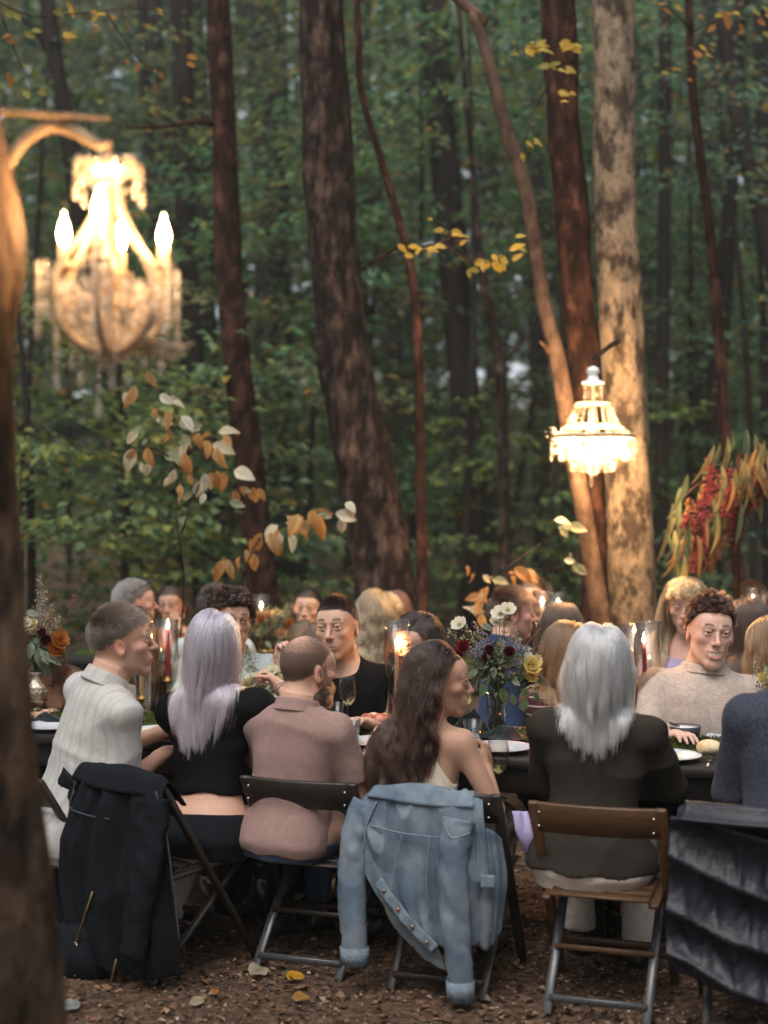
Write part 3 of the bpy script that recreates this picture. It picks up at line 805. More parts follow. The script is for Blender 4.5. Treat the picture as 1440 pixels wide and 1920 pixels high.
leaf_bush('yellow_leaf_sprig', 'twig of rusty orange leaves in the top right corner', [[(1300, 60, .5), (1340, 40, 0), (1390, 30, 0), (1440, 40, 0)], [(1300, 60, .4), (1260, 20, 0), (1235, 10, 0)], [(1302, 80, .4), (1290, 95, 0), (1240, 135, 0)]], lv, 9.4, MT['bark_red'], .6, cat='twig', base=at(1302, 70, 10.2), meshes=YEL, rad=.007, seed=8)
lv = [(20, 20, 3, 1.2, 40), (45, 60, 3, 1.0, 60), (130, 15, 0, .9, 40), (170, 20, 2, .9, 60), (180, 25, 0, .9, 80), (10, 70, 2, 1.0, 30), (120, 65, 0, 1.0, 60), (125, 70, 3, 1.0, 80), (260, 118, 2, .8, 10), (295, 15, 0, .9, 60), (350, 105, 2, .9, 80), (300, 135, 2, .7, 20), (58, 130, 3, .9, 20), (18, 145, 2, .9, 10), (45, 170, 3, .9, 30), (100, 22, 3, 1.0, 70), (72, 170, 3, .8, 50)]
leaf_bush('yellow_leaf_sprig', 'twig of dull green and orange leaves in the top left corner', [[(-30, -10, 0), (60, 30, 0), (150, 25, 0), (300, 20, 0), (355, 100, 0)], [(0, 20, 0), (30, 100, 0), (60, 160, 0)], [(200, 25, 0), (260, 110, 0), (300, 135, 0)]], lv, 9.0, MT['bark_red'], .6, cat='twig', base=at(-40, -20, 9.0), meshes=YEL, rad=.007, seed=9)

# the wood goes on behind and beside the camera and shades the tables from the sides
g = np.random.default_rng(61)
n = 2400
a = g.uniform(R_(118), R_(422), n); r = g.uniform(8.5, 15, n)
O = np.stack([r * np.cos(a) * 1.05, 3.5 + r * np.sin(a), g.random(n) ** .9 * 13 + .4], -1)
ok = ~((O[:, 1] > 2) & (np.abs(O[:, 0]) < .30 * O[:, 1] + 2.2))
O = O[ok]
V, F = spray_leaves(g, O, g.uniform(0, 6.28, len(O)), g.uniform(.9, 2.0, len(O)), 16, .42)
tag(obj('surrounding_foliage', (V, F), MT['leaf'], col=leaf_cols(g, len(V) // 4, 4, .04, None, .9), smooth=False), 'green wood closing round the clearing beside and behind the camera', kind='stuff')
# ================================================================== LAMPS AND CANDLES
def lamp(name, loc, energy, col, rad, parent=None):
    d = bpy.data.lights.new(name, 'POINT'); d.energy = energy; d.color = col; d.shadow_soft_size = rad
    o = bpy.data.objects.new(name, d); COL.objects.link(o); o.location = [float(v) for v in loc]
    if parent is not None: o.parent = parent
    return o

def beads(P, r, drop=0., sub=1):
    """a string of beads along P, a pear drop at its end if drop"""
    out = [ico(p, r * (1 + .25 * math.sin(i * 2.3)), sub) for i, p in enumerate(P)]
    if drop: out.append(ico(P[-1] - np.array([0, 0, drop]), drop * .5, sub, (1, 1, 2.0)))
    return join(out)

def strand(a, b, r, sag=0., drop=0., gap=2.1):
    a, b = np.asarray(a, float), np.asarray(b, float)
    n = max(2, int(np.linalg.norm(b - a) / (r * gap)))
    t = np.linspace(0, 1, n)[:, None]
    P = a * (1 - t) + b * t - np.array([0, 0, 1]) * sag * 4 * t * (1 - t)
    return beads(P, r, drop)

WARM = (1.0, .60, .27)
def big_chandelier():
    c = at(200, 0, 3.02); top = at(205, 268, 3.02)
    t = thing('chandelier', 'large ornate crystal chandelier with candle bulbs hanging from the crooked limb, out of focus', 'chandelier', top)
    s = 3.02 / FPX                                   # metres per photo pixel at its distance
    Z = lambda py: -(py - 268) * s
    rr = lambda px: px * s
    obj('hook', tube(catmull([(0, 0, .004), (.012, 0, Z(250)), (.02, 0, Z(236)), (.008, 0, Z(226)), (-.006, 0, Z(234))], 16), .004, 7), MT['iron'], t)
    obj('stem', lathe([(.001, Z(268)), (.006, Z(270)), (.006, Z(300)), (.016, Z(310)), (.008, Z(330)), (.02, Z(355)), (.008, Z(380)), (.008, Z(470)), (.018, Z(490)), (.028, Z(520)), (.014, Z(550)), (.010, Z(620)), (.022, Z(650)), (.012, Z(672)), (.001, Z(690))], 16), MT['gilt'], t)
    n = 6
    for k in range(n):
        a = 2 * math.pi * k / n + .5; d = np.array([math.cos(a), math.sin(a), 0])
        # rib: from the crown down and out, round the bowl and in under it
        P = [d * rr(18) + [0, 0, Z(345)], d * rr(28) + [0, 0, Z(400)], d * rr(58) + [0, 0, Z(455)], d * rr(92) + [0, 0, Z(500)], d * rr(106) + [0, 0, Z(550)], d * rr(98) + [0, 0, Z(605)], d * rr(62) + [0, 0, Z(645)], d * rr(14) + [0, 0, Z(664)]]
        obj('rib', tube(catmull(P, 44), .0075, 8), MT['gilt'], t)
        # scroll inside the bowl
        q = np.linspace(0, 4.6, 26); R0 = rr(30) * (1 - q / 6.5)
        P = np.stack([d[0] * (rr(66) + R0 * np.cos(q)), d[1] * (rr(66) + R0 * np.cos(q)), Z(570) + R0 * np.sin(q)], 1)
        obj('scroll', tube(P, .0052, 7), MT['gilt'], t)
        # crown leaf with a drop
        P = [d * rr(14) + [0, 0, Z(330)], d * rr(40) + [0, 0, Z(318)], d * rr(58) + [0, 0, Z(302)], d * rr(64) + [0, 0, Z(318)]]
        obj('crown_leaf', tube(catmull(P, 14), np.linspace(.011, .005, 14), 7), MT['gilt'], t)
        p = d * rr(64) + [0, 0, Z(318)]
        obj('crystal_drop', strand(p, p - [0, 0, rr(40)], .0052, 0, .014), MT['crystal'], t)
        # cup at the rim with its own strings
        p = d * rr(116) + [0, 0, Z(512)]
        for e in (-.16, 0., .16):
            d2 = np.array([math.cos(a + e), math.sin(a + e), 0]); p2 = d2 * rr(128 + 8 * (e == 0)) + [0, 0, Z(505)]
            obj('bead_string', strand(p2, p2 - [0, 0, rr(74 + 40 * (e == 0))], .0056, 0, .014), MT['crystal'], t)
        # garlands between the ribs
        a2 = a + 2 * math.pi / n; d2 = np.array([math.cos(a2), math.sin(a2), 0])
        obj('garland', strand(d * rr(104) + [0, 0, Z(535)], d2 * rr(104) + [0, 0, Z(535)], .0058, rr(34)), MT['crystal'], t)
        obj('garland', strand(d * rr(94) + [0, 0, Z(590)], d2 * rr(94) + [0, 0, Z(590)], .0058, rr(22)), MT['crystal'], t)
        obj('garland', strand(d * rr(60) + [0, 0, Z(322)], d2 * rr(60) + [0, 0, Z(322)], .005, rr(26)), MT['crystal'], t)
        obj('garland', strand(d * rr(40) + [0, 0, Z(300)], d2 * rr(40) + [0, 0, Z(300)], .006, rr(8)), MT['crystal'], t)
        obj('bead_string', strand(d * rr(60) + [0, 0, Z(600)], d * rr(10) + [0, 0, Z(690)], .0056), MT['crystal'], t)
        obj('bead_string', strand(d2 * rr(88) + [0, 0, Z(560)], d2 * rr(40) + [0, 0, Z(660)], .0056), MT['crystal'], t)
        for e in np.linspace(.2, .8, 3):
            ae = a + e * 2 * math.pi / n; de = np.array([math.cos(ae), math.sin(ae), 0])
            obj('bead_string', strand(de * rr(96) + [0, 0, Z(540)], de * rr(70) + [0, 0, Z(630)], .0062, -.012), MT['crystal'], t)
            obj('crystal_drop', strand(de * rr(104) + [0, 0, Z(545)], de * rr(104) + [0, 0, Z(545) - rr(18 + 14 * math.sin(9 * e))], .0058, 0, .014), MT['crystal'], t)
        q = np.linspace(0, 5.2, 26); R0 = rr(26) * (1 - q / 7)
        ah = a + .5; dh = np.array([math.cos(ah), math.sin(ah), 0])
        obj('scroll', tube(np.stack([dh[0] * (rr(72) - R0 * np.cos(q)), dh[1] * (rr(72) - R0 * np.cos(q)), Z(590) - R0 * np.sin(q)], 1), .0055, 7), MT['gilt'], t)
        am = a + math.pi / n; dm = np.array([math.cos(am), math.sin(am), 0])
        for q in range(5):
            p = dm * rr(88 - 14 * q) + [0, 0, Z(575 + 16 * q)]
            obj('crystal_drop', strand(p, p - [0, 0, rr(16)], .006, 0, .012), MT['crystal'], t)
    for px, L in ((183, 104), (105, 84), (150, 46), (235, 44), (300, 56), (205, 50), (125, 40), (265, 40)):
        x = (px - 200) * s; p = np.array([x, -.02 + .02 * (px % 3), Z(655)])
        if abs(x) > .06: p[2] = Z(625)
        obj('bead_string', strand(p, p - [0, 0, rr(L)], .0062, 0, .016), MT['crystal'], t)
    # wisp of dried flowers tucked in at the right
    g = np.random.default_rng(4)
    P = [(.05, .0, Z(640)), (.09, .01, Z(645)), (.15, .0, Z(660))]
    obj('dried_sprig', join([tube(catmull(np.array(P) + g.normal(0, .014, (3, 3)), 10), .0022, 5) for _ in range(10)] + [ico(np.array([.05 + .10 * q, g.normal(0, .018), Z(640 + 20 * q + g.normal(0, 10))]), .006, 0) for q in g.random(40)]), MT['gilt'], t)
    # candle bulbs
    for k, (px, dy, py) in enumerate([(115, .0, 432), (302, .0, 437), (196, -.095, 405), (205, .10, 425)]):
        x = (px - 200) * s; y = dy
        d = nrm(np.array([x, y - (.02 if abs(x) > .05 else 0), 0])); p = np.array([x, y, 0])
        obj('arm', tube(catmull([d * rr(60) + [0, 0, Z(560)], d * rr(90) + [0, 0, Z(572)], p * .96 + [0, 0, Z(540)], p + [0, 0, Z(505)]], 16), .006, 7), MT['gilt'], t)
        V, F = lathe([(.001, Z(508)), (.022, Z(506)), (.028, Z(499)), (.026, Z(497)), (.012, Z(503)), (.001, Z(503))], 14)
        obj('drip_cup', (V + p, F), MT['gilt'], t)
        V, F = lathe([(.0115, Z(504)), (.0115, Z(462)), (.009, Z(459)), (.001, Z(459))], 12)
        obj('candle_sleeve', (V + p, F), MT['wax_ivory'], t)
        V, F = lathe([(.001, Z(460)), (.008, Z(459)), (.0120, Z(445)), (.0125, Z(438)), (.009, Z(424)), (.004, Z(412)), (.0016, Z(403)), (.0005, Z(398))], 14)
        o = obj('bulb', (V + p + [0, 0, Z(py) - Z(434)], F), MT['bulb'], t)
        lamp('bulb_light', p + [0, 0, Z(py)], .75, WARM, .016, t)
    lamp('bulb_light', (.0, -.03, Z(325)), .15, WARM, .02, t)
    obj('bulb', ico((-.012, -.035, Z(326)), .009, 2), MT['bulb'], t); obj('bulb', ico((.016, -.03, Z(324)), .009, 2), MT['bulb'], t)
    return t
big_chandelier()

def small_chandelier():
    Yc = 8.2; s = Yc / FPX
    top = at(1112, 672, Yc)
    t = thing('chandelier', 'small basket shaped crystal chandelier glowing in front of the pale beech', 'chandelier', top)
    Z = lambda py: -(py - 672) * s
    rr = lambda px: px * s
    obj('hook', tube(catmull([(0, 0, Z(664)), (.02, 0, Z(672)), (.022, 0, Z(684)), (0, 0, Z(692))], 12), .006, 6), MT['iron'], t)
    obj('canopy', lathe([(.001, Z(686)), (rr(10), Z(690)), (rr(13), Z(697)), (rr(9), Z(703)), (rr(11), Z(712)), (rr(21), Z(716)), (rr(21), Z(719)), (.001, Z(719))], 18), MT['china'], t)
    obj('ring', lathe([(rr(31), Z(754)), (rr(33), Z(756)), (rr(31), Z(758)), (rr(29), Z(756))], 26, True), MT['gilt'], t)
    obj('ring', lathe([(rr(77), Z(815)), (rr(80), Z(819)), (rr(77), Z(823)), (rr(74), Z(819))], 36, True), MT['gilt'], t)
    obj('ring', lathe([(rr(50), Z(796)), (rr(52), Z(798)), (rr(50), Z(800)), (rr(48), Z(798))], 30, True), MT['gilt'], t)
    obj('stem', tube([(0, 0, Z(700)), (0, 0, Z(850))], .008, 8), MT['gilt'], t)
    D = lambda a: np.array([math.cos(a), math.sin(a), 0])
    for k in range(9):
        a = 6.283 * k / 9; obj('bead_string', strand(D(a) * rr(17) + [0, 0, Z(718)], D(a) * rr(17) + [0, 0, Z(752)], .0075, 0, 0), MT['crystal_clear'], t)
    for k in range(20):
        a = 6.283 * k / 20
        obj('bead_string', strand(D(a) * rr(30) + [0, 0, Z(756)], D(a) * rr(49) + [0, 0, Z(798)], .0072, 0, 0), MT['crystal_clear'], t)
        obj('bead_string', strand(D(a) * rr(50) + [0, 0, Z(799)], D(a) * rr(76) + [0, 0, Z(820)], .0072, 0, 0), MT['crystal_clear'], t)
        p = D(a + .1) * rr(78) + [0, 0, Z(824)]
        obj('crystal_drop', strand(p, p - [0, 0, rr(16 + 12 * (k % 3 == 0))], .0068, 0, .02), MT['crystal_clear'], t)
        p = D(a) * rr(62) + [0, 0, Z(830)]
        obj('crystal_drop', strand(p, p - [0, 0, rr(22)], .007, 0, .02), MT['crystal_clear'], t)
    for k in range(16):
        a = 6.283 * k / 16
        obj('bead_string', strand(D(a) * rr(72) + [0, 0, Z(824)], D(a) * rr(8) + [0, 0, Z(872)], .008, -.02), MT['crystal_clear'], t)
        if k % 2: obj('bead_string', strand(D(a) * rr(48) + [0, 0, Z(850)], D(a) * rr(5) + [0, 0, Z(890)], .008, -.01), MT['crystal_clear'], t)
        p = D(a) * rr(40) + [0, 0, Z(855)]
        obj('crystal_drop', strand(p, p - [0, 0, rr(14)], .007, 0, .024), MT['crystal_clear'], t)
    p = np.array([-.01, 0, Z(884)]); obj('crystal_drop', strand(p, p - [0, 0, .03], .008, 0, .03), MT['crystal_clear'], t)
    g = np.random.default_rng(2)
    P = np.array([(-.2, -.02, Z(818)), (-.27, -.03, Z(806)), (-.17, -.03, Z(800))])
    obj('dried_sprig', join([ico(P[0] + (P[1] - P[0]) * g.random() + g.normal(0, .014, 3), .012, 0, (1, 1, .6)) for _ in range(22)]), MT['gilt'], t)
    for k in range(4):
        a = 6.283 * k / 4 + .55; p = D(a) * rr(46)
        V, F = lathe([(.001, 0), (.012, .004), (.02, .02), (.019, .03), (.010, .048), (.002, .06), (.0005, .066)], 12)
        obj('bulb', (V + p + [0, 0, Z(842)], F), MT['bulb'], t)
        lamp('bulb_light', p + [0, 0, Z(834)], 12., WARM, .02, t)
    return t
small_chandelier()

# ------------------------------------------------------------------ the red and green flower spray hung at the right
def hanging_spray():
    Yc = 8.4; b = at(1382, 1080, Yc); b[2] = float(gz(b[0], b[1]))
    t = thing('flower_spray', 'tall stand of long drooping green leaves and deep red amaranth tassels at the right edge', 'flower arrangement', b)
    p = lambda px, py, dy=0.: at(px, py, Yc + dy) - b
    obj('pole', tube(catmull([(0, 0, 0), p(1380, 1000), p(1378, 920), p(1390, 850)], 20), .022, 10), MT['bark_red'], t)
    obj('bough', tube(catmull([p(1380, 960, .02), p(1340, 900), p(1290, 925), p(1262, 970)], 20), np.linspace(.016, .005, 20), 8), MT['bark_red'], t)
    g = np.random.default_rng(31)
    long_leaf = [leaf_mesh('leaf', .30, .036, np.array(c) * .75, np.array(tcol) * .75, cu, .3, 9, .01, k) for k, (c, tcol, cu) in enumerate([((.22, .27, .13), (.32, .34, .17), .9), ((.36, .34, .16), (.42, .30, .14), 1.1), ((.45, .28, .12), (.5, .25, .1), .8), ((.14, .19, .12), (.2, .24, .14), .7)])]
    spots = [(1290, 905, 0, 1.1, -60), (1275, 930, 0, 1.2, -40), (1262, 960, 1, 1.2, -20), (1270, 985, 0, 1.1, -10), (1265, 1010, 1, 1., -30), (1285, 1025, 2, .8, -35), (1275, 1045, 2, .8, -40), (1285, 1050, 3, 1.0, 20), (1300, 1010, 2, .9, 10),
             (1340, 850, 1, .9, -10), (1350, 845, 0, 1.1, 10), (1365, 835, 1, 1.1, -15), (1375, 822, 3, 1.3, -10), (1390, 818, 3, 1.3, 15), (1400, 822, 3, 1.4, 30), (1415, 828, 1, 1.2, 35), (1428, 850, 0, 1.3, 20), (1440, 870, 2, 1.1, 10), (1435, 900, 3, 1.3, 5), (1425, 930, 1, 1.0, -15), (1450, 830, 0, 1.2, 40),
             (1330, 880, 1, .9, 0), (1320, 910, 2, .9, 5), (1310, 940, 2, 1.0, -5), (1335, 950, 0, .9, 15), (1345, 980, 1, .9, 0), (1350, 1010, 2, .8, 5), (1338, 1020, 2, .9, 0), (1390, 960, 3, .9, 5), (1360, 900, 2, .9, 0), (1375, 910, 2, .8, -10), (1350, 930, 2, .8, 0), (1410, 880, 2, .9, 15), (1400, 900, 1, .9, 0), (1325, 985, 2, .7, -15), (1300, 970, 1, .8, 0), (1290, 990, 0, .9, -15)]
    for k in range(80):
        f_ = g.random(); spots.append((1268 + 175 * f_ + g.normal(0, 10), 975 - 150 * f_ + 60 * g.random() + 30 * (f_ < .5), int(g.integers(0, 4)), g.uniform(.55, .95), g.normal(0, 16)))
    for px, py, k, sz, ang in spots:
        o = obj('leaf', long_leaf[k], None, t)
        a = R_(ang * .5 + g.normal(0, 10))
        ax = np.array([math.sin(a) * 1.0, g.normal(-.2, .4), -math.cos(a)])
        q0 = p(px, py, g.normal(0, .12)); q0[2] += .05
        set_axes(o, q0, ax, (g.normal(0, .4), -1, .5))
        sz *= .92; o.scale = (sz, sz, sz)
    MT['amaranth'] = M('amaranth', (.13, .006, .012), .9, .1, var=.4, vs=60, sheen=.3)
    MT['amaranth_tan'] = M('tan_tassel', (.26, .12, .055), .9, .1, var=.4, vs=60)
    for px, py, L, m in [(1328, 860, .26, 'amaranth'), (1332, 900, .2, 'amaranth'), (1305, 990, .26, 'amaranth'), (1312, 1005, .22, 'amaranth'), (1285, 965, .08, 'amaranth'), (1372, 880, .42, 'amaranth'), (1380, 880, .5, 'amaranth'), (1385, 900, .3, 'amaranth'), (1345, 880, .3, 'amaranth'), (1355, 930, .3, 'amaranth'), (1395, 905, .34, 'amaranth'), (1320, 965, .26, 'amaranth'), (1425, 880, .22, 'amaranth'), (1310, 935, .2, 'amaranth'), (1298, 1010, .16, 'amaranth'), (1362, 905, .2, 'amaranth'), (1402, 880, .16, 'amaranth'), (1415, 890, .12, 'amaranth'),
                        (1300, 945, .16, 'amaranth_tan'), (1320, 930, .2, 'amaranth_tan'), (1345, 900, .2, 'amaranth_tan'), (1355, 890, .16, 'amaranth_tan'), (1338, 1010, .2, 'amaranth_tan'), (1390, 890, .18, 'amaranth_tan'), (1408, 905, .2, 'amaranth_tan'), (1350, 1005, .14, 'amaranth_tan'), (1290, 935, .14, 'amaranth_tan')]:
        q = p(px, py, g.normal(-.05, .06)); n = int(L * 620)
        u = g.random(n); rad_ = .020 * (1 - .6 * u)
        C = q + np.stack([g.normal(0, 1, n) * rad_ + .02 * np.sin(u * 5), g.normal(0, 1, n) * rad_, -u * L], 1)
        C = np.concatenate([C, q + np.stack([0.6 * g.normal(0, 1, 20) * .01, .6 * g.normal(0, 1, 20) * .01, -np.linspace(0, L, 20)], 1)])
        obj('tassel', join([ico(c_, .0082 * g.uniform(.6, 1.1), 0) for c_ in C]), MT[m], t)
hanging_spray()

# ================================================================== TABLES AND WHAT STANDS ON THEM
TY, TS = 5.51, -.30                                   # near edge of the first table: Y = TY + TS * X
TA = math.atan(TS)
U = np.array([math.cos(TA), math.sin(TA), 0]); W_ = np.array([-math.sin(TA), math.cos(TA), 0])
T0 = np.array([0, TY, 0])
tp = lambda u, w, z=.75: T0 + U * u + W_ * w + np.array([0, 0, z])

def table(label, u0, u1, w0, w1, z=.75):
    c = tp((u0 + u1) / 2, (w0 + w1) / 2, 0); L = u1 - u0; Wd = w1 - w0
    t = thing('dining_table', label, 'table', c, TA)
    nP = 5
    for k in range(nP):
        wdt = Wd / nP
        o = obj('plank', box(0, -Wd / 2 + wdt * (k + .5), z - .02, L, wdt - .004, .04, .004), MT['table'], t)
    obj('apron', join([box(0, -Wd / 2 + .05, z - .09, L - .1, .025, .095, .003), box(0, Wd / 2 - .05, z - .09, L - .1, .025, .095, .003)]), MT['table'], t)
    for x in (-L / 2 + .35, -L / 6, L / 6, L / 2 - .35):
        obj('trestle', join([bar((x, -.22, 0), (x, -.30, z - .045), .06, .05), bar((x, .22, 0), (x, .30, z - .045), .06, .05), bar((x, -.28, .3), (x, .28, .3), .05, .04)]), MT['table'], t)
    return t
table('long dark wooden table in front, laid with moss, glasses and candles', -2.3, 2.35, 0, .80)
table('second long dark table behind, with more guests round it', -3.2, 3.4, 2.75, 3.5)

def moss_runner(label, u0, u1, wc, wd, z=.75, n=26000, seed=1):
    g = np.random.default_rng(seed)
    uu = np.linspace(u0, u1, 130); ww = np.linspace(-1, 1, 15)
    A, B = np.meshgrid(uu, ww, indexing='ij')
    P = np.stack([A, B * 3, 0 * A], -1)
    wid = wd * (1 + .22 * wob(np.stack([uu, 0 * uu, 0 * uu], -1), 7, seed + 3))
    hgt = (.030 + .012 * wob(P * [1, .3, 1], 9, seed, 3)) * np.sqrt(np.clip(1 - B ** 2, 0, 1)) ** .8
    V = (T0 + U * A[..., None] + W_ * (wc + B * wid[:, None] / 2)[..., None] + np.array([0, 0, z + .001])).reshape(-1, 3)
    V[:, 2] += np.maximum(hgt.ravel(), 0)
    ii = np.arange(130 * 15).reshape(130, 15)
    F = np.stack([ii[:-1, :-1], ii[1:, :-1], ii[1:, 1:], ii[:-1, 1:]], -1).reshape(-1, 4)
    t = obj('moss_runner', (V, F), MT['moss'])
    tag(t, label, 'moss', kind='stuff')
    k = g.integers(0, len(V), n); C = V[k] + g.normal(0, .008, (n, 3)) * [1, 1, .15]
    A = nrm(np.stack([g.normal(0, 1, n), g.normal(0, 1, n), g.uniform(.2, 1.4, n)], -1))
    L = g.uniform(.006, .016, n)
    V2, F2 = leaf_cards(C, A, nrm(g.normal(size=(n, 3))), L, L * .4)
    c = np.array([[.055, .075, .016], [.085, .10, .022], [.035, .05, .014], [.10, .09, .03]])[g.choice(4, n)] * g.uniform(.6, 1.4, (n, 1))
    tf = obj('moss_tufts', (V2, F2), MT['moss_blade'], t, col=np.repeat(c, 4, 0), smooth=False)
    tf['kind'] = 'stuff'
moss_runner('green moss runner along the middle of the front table', -2.2, 2.25, .44, .26)
moss_runner('green moss runner along the second table', -3.0, 3.2, 3.12, .24, n=9000, seed=4)

# ---- hurricane candles: a glass cylinder is one thing, the taper in its holder another
def hurricane(px, pyb, h, d, label, z=.775, loc=None):
    p = on_z(px, pyb, z) if loc is None else np.asarray(loc, float)
    t = thing('glass_cylinder', label, 'glass cylinder', p, 0, 'glass cylinders round the candles')
    r = d / 2
    obj('wall', lathe([(r - .001, 0), (r, 0), (r, h), (r - .0035, h), (r - .0035, .004)], 40), MT['glass'], t)
    obj('rim', lathe([(r + .0015, h - .002), (r + .0015, h + .0035), (r - .005, h + .0035), (r - .005, h - .002)], 40, True), MT['glass_thick'], t)
    return p

def taper(p, h0, h1, mat, label, energy=.30, flame=True, holder='brass', tilt=(0, 0)):
    """candle from height h0 to h1 above p in a holder standing at p"""
    t = thing('candlestick', label, 'candle', p, 0, 'candles on the tables')
    obj('holder', lathe([(.001, 0), (.034, 0), (.034, .004), (.026, .010), (.010, .020), (.0075, h0 * .45), (.011, h0 * .6), (.0075, h0 * .75), (.010, h0 - .022), (.030, h0 - .014), (.031, h0 - .011), (.013, h0 - .008), (.0135, h0 + .006), (.0125, h0 + .008)], 22), MT[holder], t)
    n = 14; zz = np.linspace(h0 - .004, h1, n)
    P = np.stack([tilt[0] * (zz - h0), tilt[1] * (zz - h0), zz], 1)
    obj('taper', tube(P, np.concatenate([np.linspace(.0112, .0095, n - 2), [.0085, .0062]]), 14), mat, t)
    e = P[-1]
    obj('wick', tube([e, e + [0, 0, .005], e + [.001, 0, .010]], .0008, 5), MT['wick'], t)
    if flame:
        V, F = lathe([(.0004, 0), (.0045, .004), (.0068, .011), (.0066, .017), (.0042, .029), (.0018, .039), (.0003, .046)], 12)
        obj('flame', (V + e + [0, 0, .004], F), MT['flame'], t)
        lamp('flame_light', e + [0, 0, .02], energy, (1, .58, .26), .011, t)
    return t

hh = lambda p, py: CAM_H - (py - 960) / FPX * p[1] - p[2]     # height over p of a photo row
p = hurricane(264, 1337, .41, .104, 'tall glass cylinder over the ivory candle beside the man in white')
h_ = hh(p, 1151); p2 = p + [.004, -.003, .001]
taper(p2, hh(p2, 1304), hh(p2, 1208), MT['wax_ivory'], 'lit ivory taper in a low brass holder inside the left glass cylinder')
q = on_z(313, 1331, .775)
hurricane(0, 0, .41, .102, 'tall glass cylinder over the dark red candle left of the lilac haired woman', loc=q)
taper(q + [.004, 0, .001], hh(q, 1271), hh(q, 1181), MT['wax_red'], 'lit dark red taper on a tall brass holder left of the lilac haired woman')
p = hurricane(744, 1356, .44, .108, 'tall glass cylinder between the man in black and the woman with the dark bob')
taper(p + [0, 0, .001], .10, hh(p, 1216), MT['wax_ivory'], 'lit ivory taper between the man in black and the woman with the dark bob')
q = on_z(1187, 1338, .775)
hurricane(0, 0, .40, .112, 'tall glass cylinder over an ivory candle right of the silver haired woman', loc=q)
taper(q + [.010, .0, .001], .06, hh(q, 1191), MT['wax_ivory'], 'lit ivory taper right of the silver haired woman', tilt=(-.01, 0))
p = hurricane(1214, 1362, .44, .112, 'tall glass cylinder over the red candle before the smiling man')
taper(p + [-.006, 0, .001], .085, hh(p, 1208), MT['wax_red'], 'lit red taper before the smiling man', tilt=(-.035, 0))
for px, pt, pb, d, wx, lab in [(490, 1116, 1240, .105, 'wax_ivory', 'behind the lilac haired woman, among cream roses'), (1017, 1108, 1225, .115, 'wax_ivory', 'behind the man in the blue shirt'), (1047, 1112, 1225, .10, 'wax_red', 'just right of another, behind the man in the blue shirt'), (1412, 1104, 1222, .105, 'wax_ivory', 'at the right edge behind the smiling man')]:
    Yq = 8.75 - .3 * (px - 720) / FPX * 8.5
    pq = at(px, 0, Yq); pq[2] = .775
    hurricane(0, 0, hh(pq, pt), d, 'far glass cylinder ' + lab, loc=pq)
    taper(pq + [0, 0, .001], .09, hh(pq, pt) - .085, MT[wx], 'far lit candle ' + lab, energy=.35)

def revolve(name, label, cat, p, parts, group=None):
    t = thing(name, label, cat, p, 0, group)
    for nm, prof, mat, seg in parts: obj(nm, lathe(prof, seg), mat, t)
    return t

def wine_glass(p, label, fill=.35, s=1.0, rz=None):
    bowl = [(.0035, .085), (.012, .088), (.026, .100), (.037, .122), (.041, .145), (.040, .170), (.035, .205), (.0342, .207), (.0335, .205), (.0385, .170), (.0395, .145), (.0355, .123), (.0245, .101), (.010, .0900), (.001, .0890)]
    stem = [(.001, 0), (.034, .0005), (.033, .002), (.012, .0045), (.0045, .012), (.0032, .05), (.004, .080), (.0036, .0855)]
    sc = lambda L: [(a * s, b * s) for a, b in L]
    z1 = .102 + .06 * fill
    wine = [(.001, .0905), (.0095, .0915), (.024, .1025)] + [(float(np.interp(z, [.1025, .123, .145], [.024, .035, .039])), z) for z in np.linspace(.106, z1, 4)] + [(.001, z1 + .0005)]
    return revolve('wine_glass', label, 'wine glass', p, [('bowl', sc(bowl), MT['glass'], 32), ('stem', sc(stem), MT['glass_thick'], 24), ('wine', sc(wine), MT['wine'], 28)], 'wine glasses on the front table')

def tumbler(p, label, h=.09, r=.038, fill=.55):
    pr = [(.001, .001), (r * .82, 0), (r * .84, .004), (r, h), (r - .0012, h + .001), (r - .0025, h), (r * .82 - .002, .008), (.001, .007)]
    w = [(.001, .0082), (r * .79, .009), (r * (.79 + .18 * fill) - .002, h * fill), (.001, h * fill + .0004)]
    return revolve('water_tumbler', label, 'water glass', p, [('glass_wall', pr, MT['glass_thick'], 30), ('water', w, MT['water'], 26)], 'water tumblers on the tables')

wine_glass(on_z(652, 1362, .775), 'wine glass with a little white wine before the man in black', .3, 1.0)
wine_glass(on_z(590, 1368, .765) + [0, 0, 0], 'wine glass half hidden behind the bearded man', .8, 1.05)
wine_glass(on_z(878, 1358, .775), 'wine glass beside the face of the long haired brunette', .45, 1.0)
wine_glass(at(934, 1497, 5.30), 'wine glass held up in the hand of the long haired brunette', .3, 1.05)
tumbler(on_z(631, 1362, .775), 'water tumbler left of the wine glass before the man in black', .10, .036)
tumbler(on_z(659, 1391, .765), 'water tumbler in front of the wine glass, nearest the bearded man', .09, .037, .5)
tumbler(on_z(886, 1392, .765), 'water tumbler before the flower vase, right of the long haired brunette', .088, .041, .6)
tumbler(on_z(1283, 1284, .77), 'water tumbler on the second table left of the smiling man', .09, .040, .3)
revolve('votive', 'amber votive candle glowing left of the silver haired woman', 'votive candle', on_z(1008, 1392, .765), [('cup', [(.001, 0), (.026, 0), (.032, .02), (.033, .058), (.0315, .058), (.030, .02), (.024, .006), (.001, .006)], MT['votive'], 24), ('wax', [(.001, .0065), (.0235, .0068), (.029, .024), (.001, .025)], MT['wax_ivory'], 18)])
pv = on_z(1008, 1392, .765); lamp('votive_light', pv + [0, 0, .04], .15, (1, .5, .18), .008)
V, F = lathe([(.0004, 0), (.004, .003), (.005, .008), (.003, .016), (.0003, .024)], 10); 
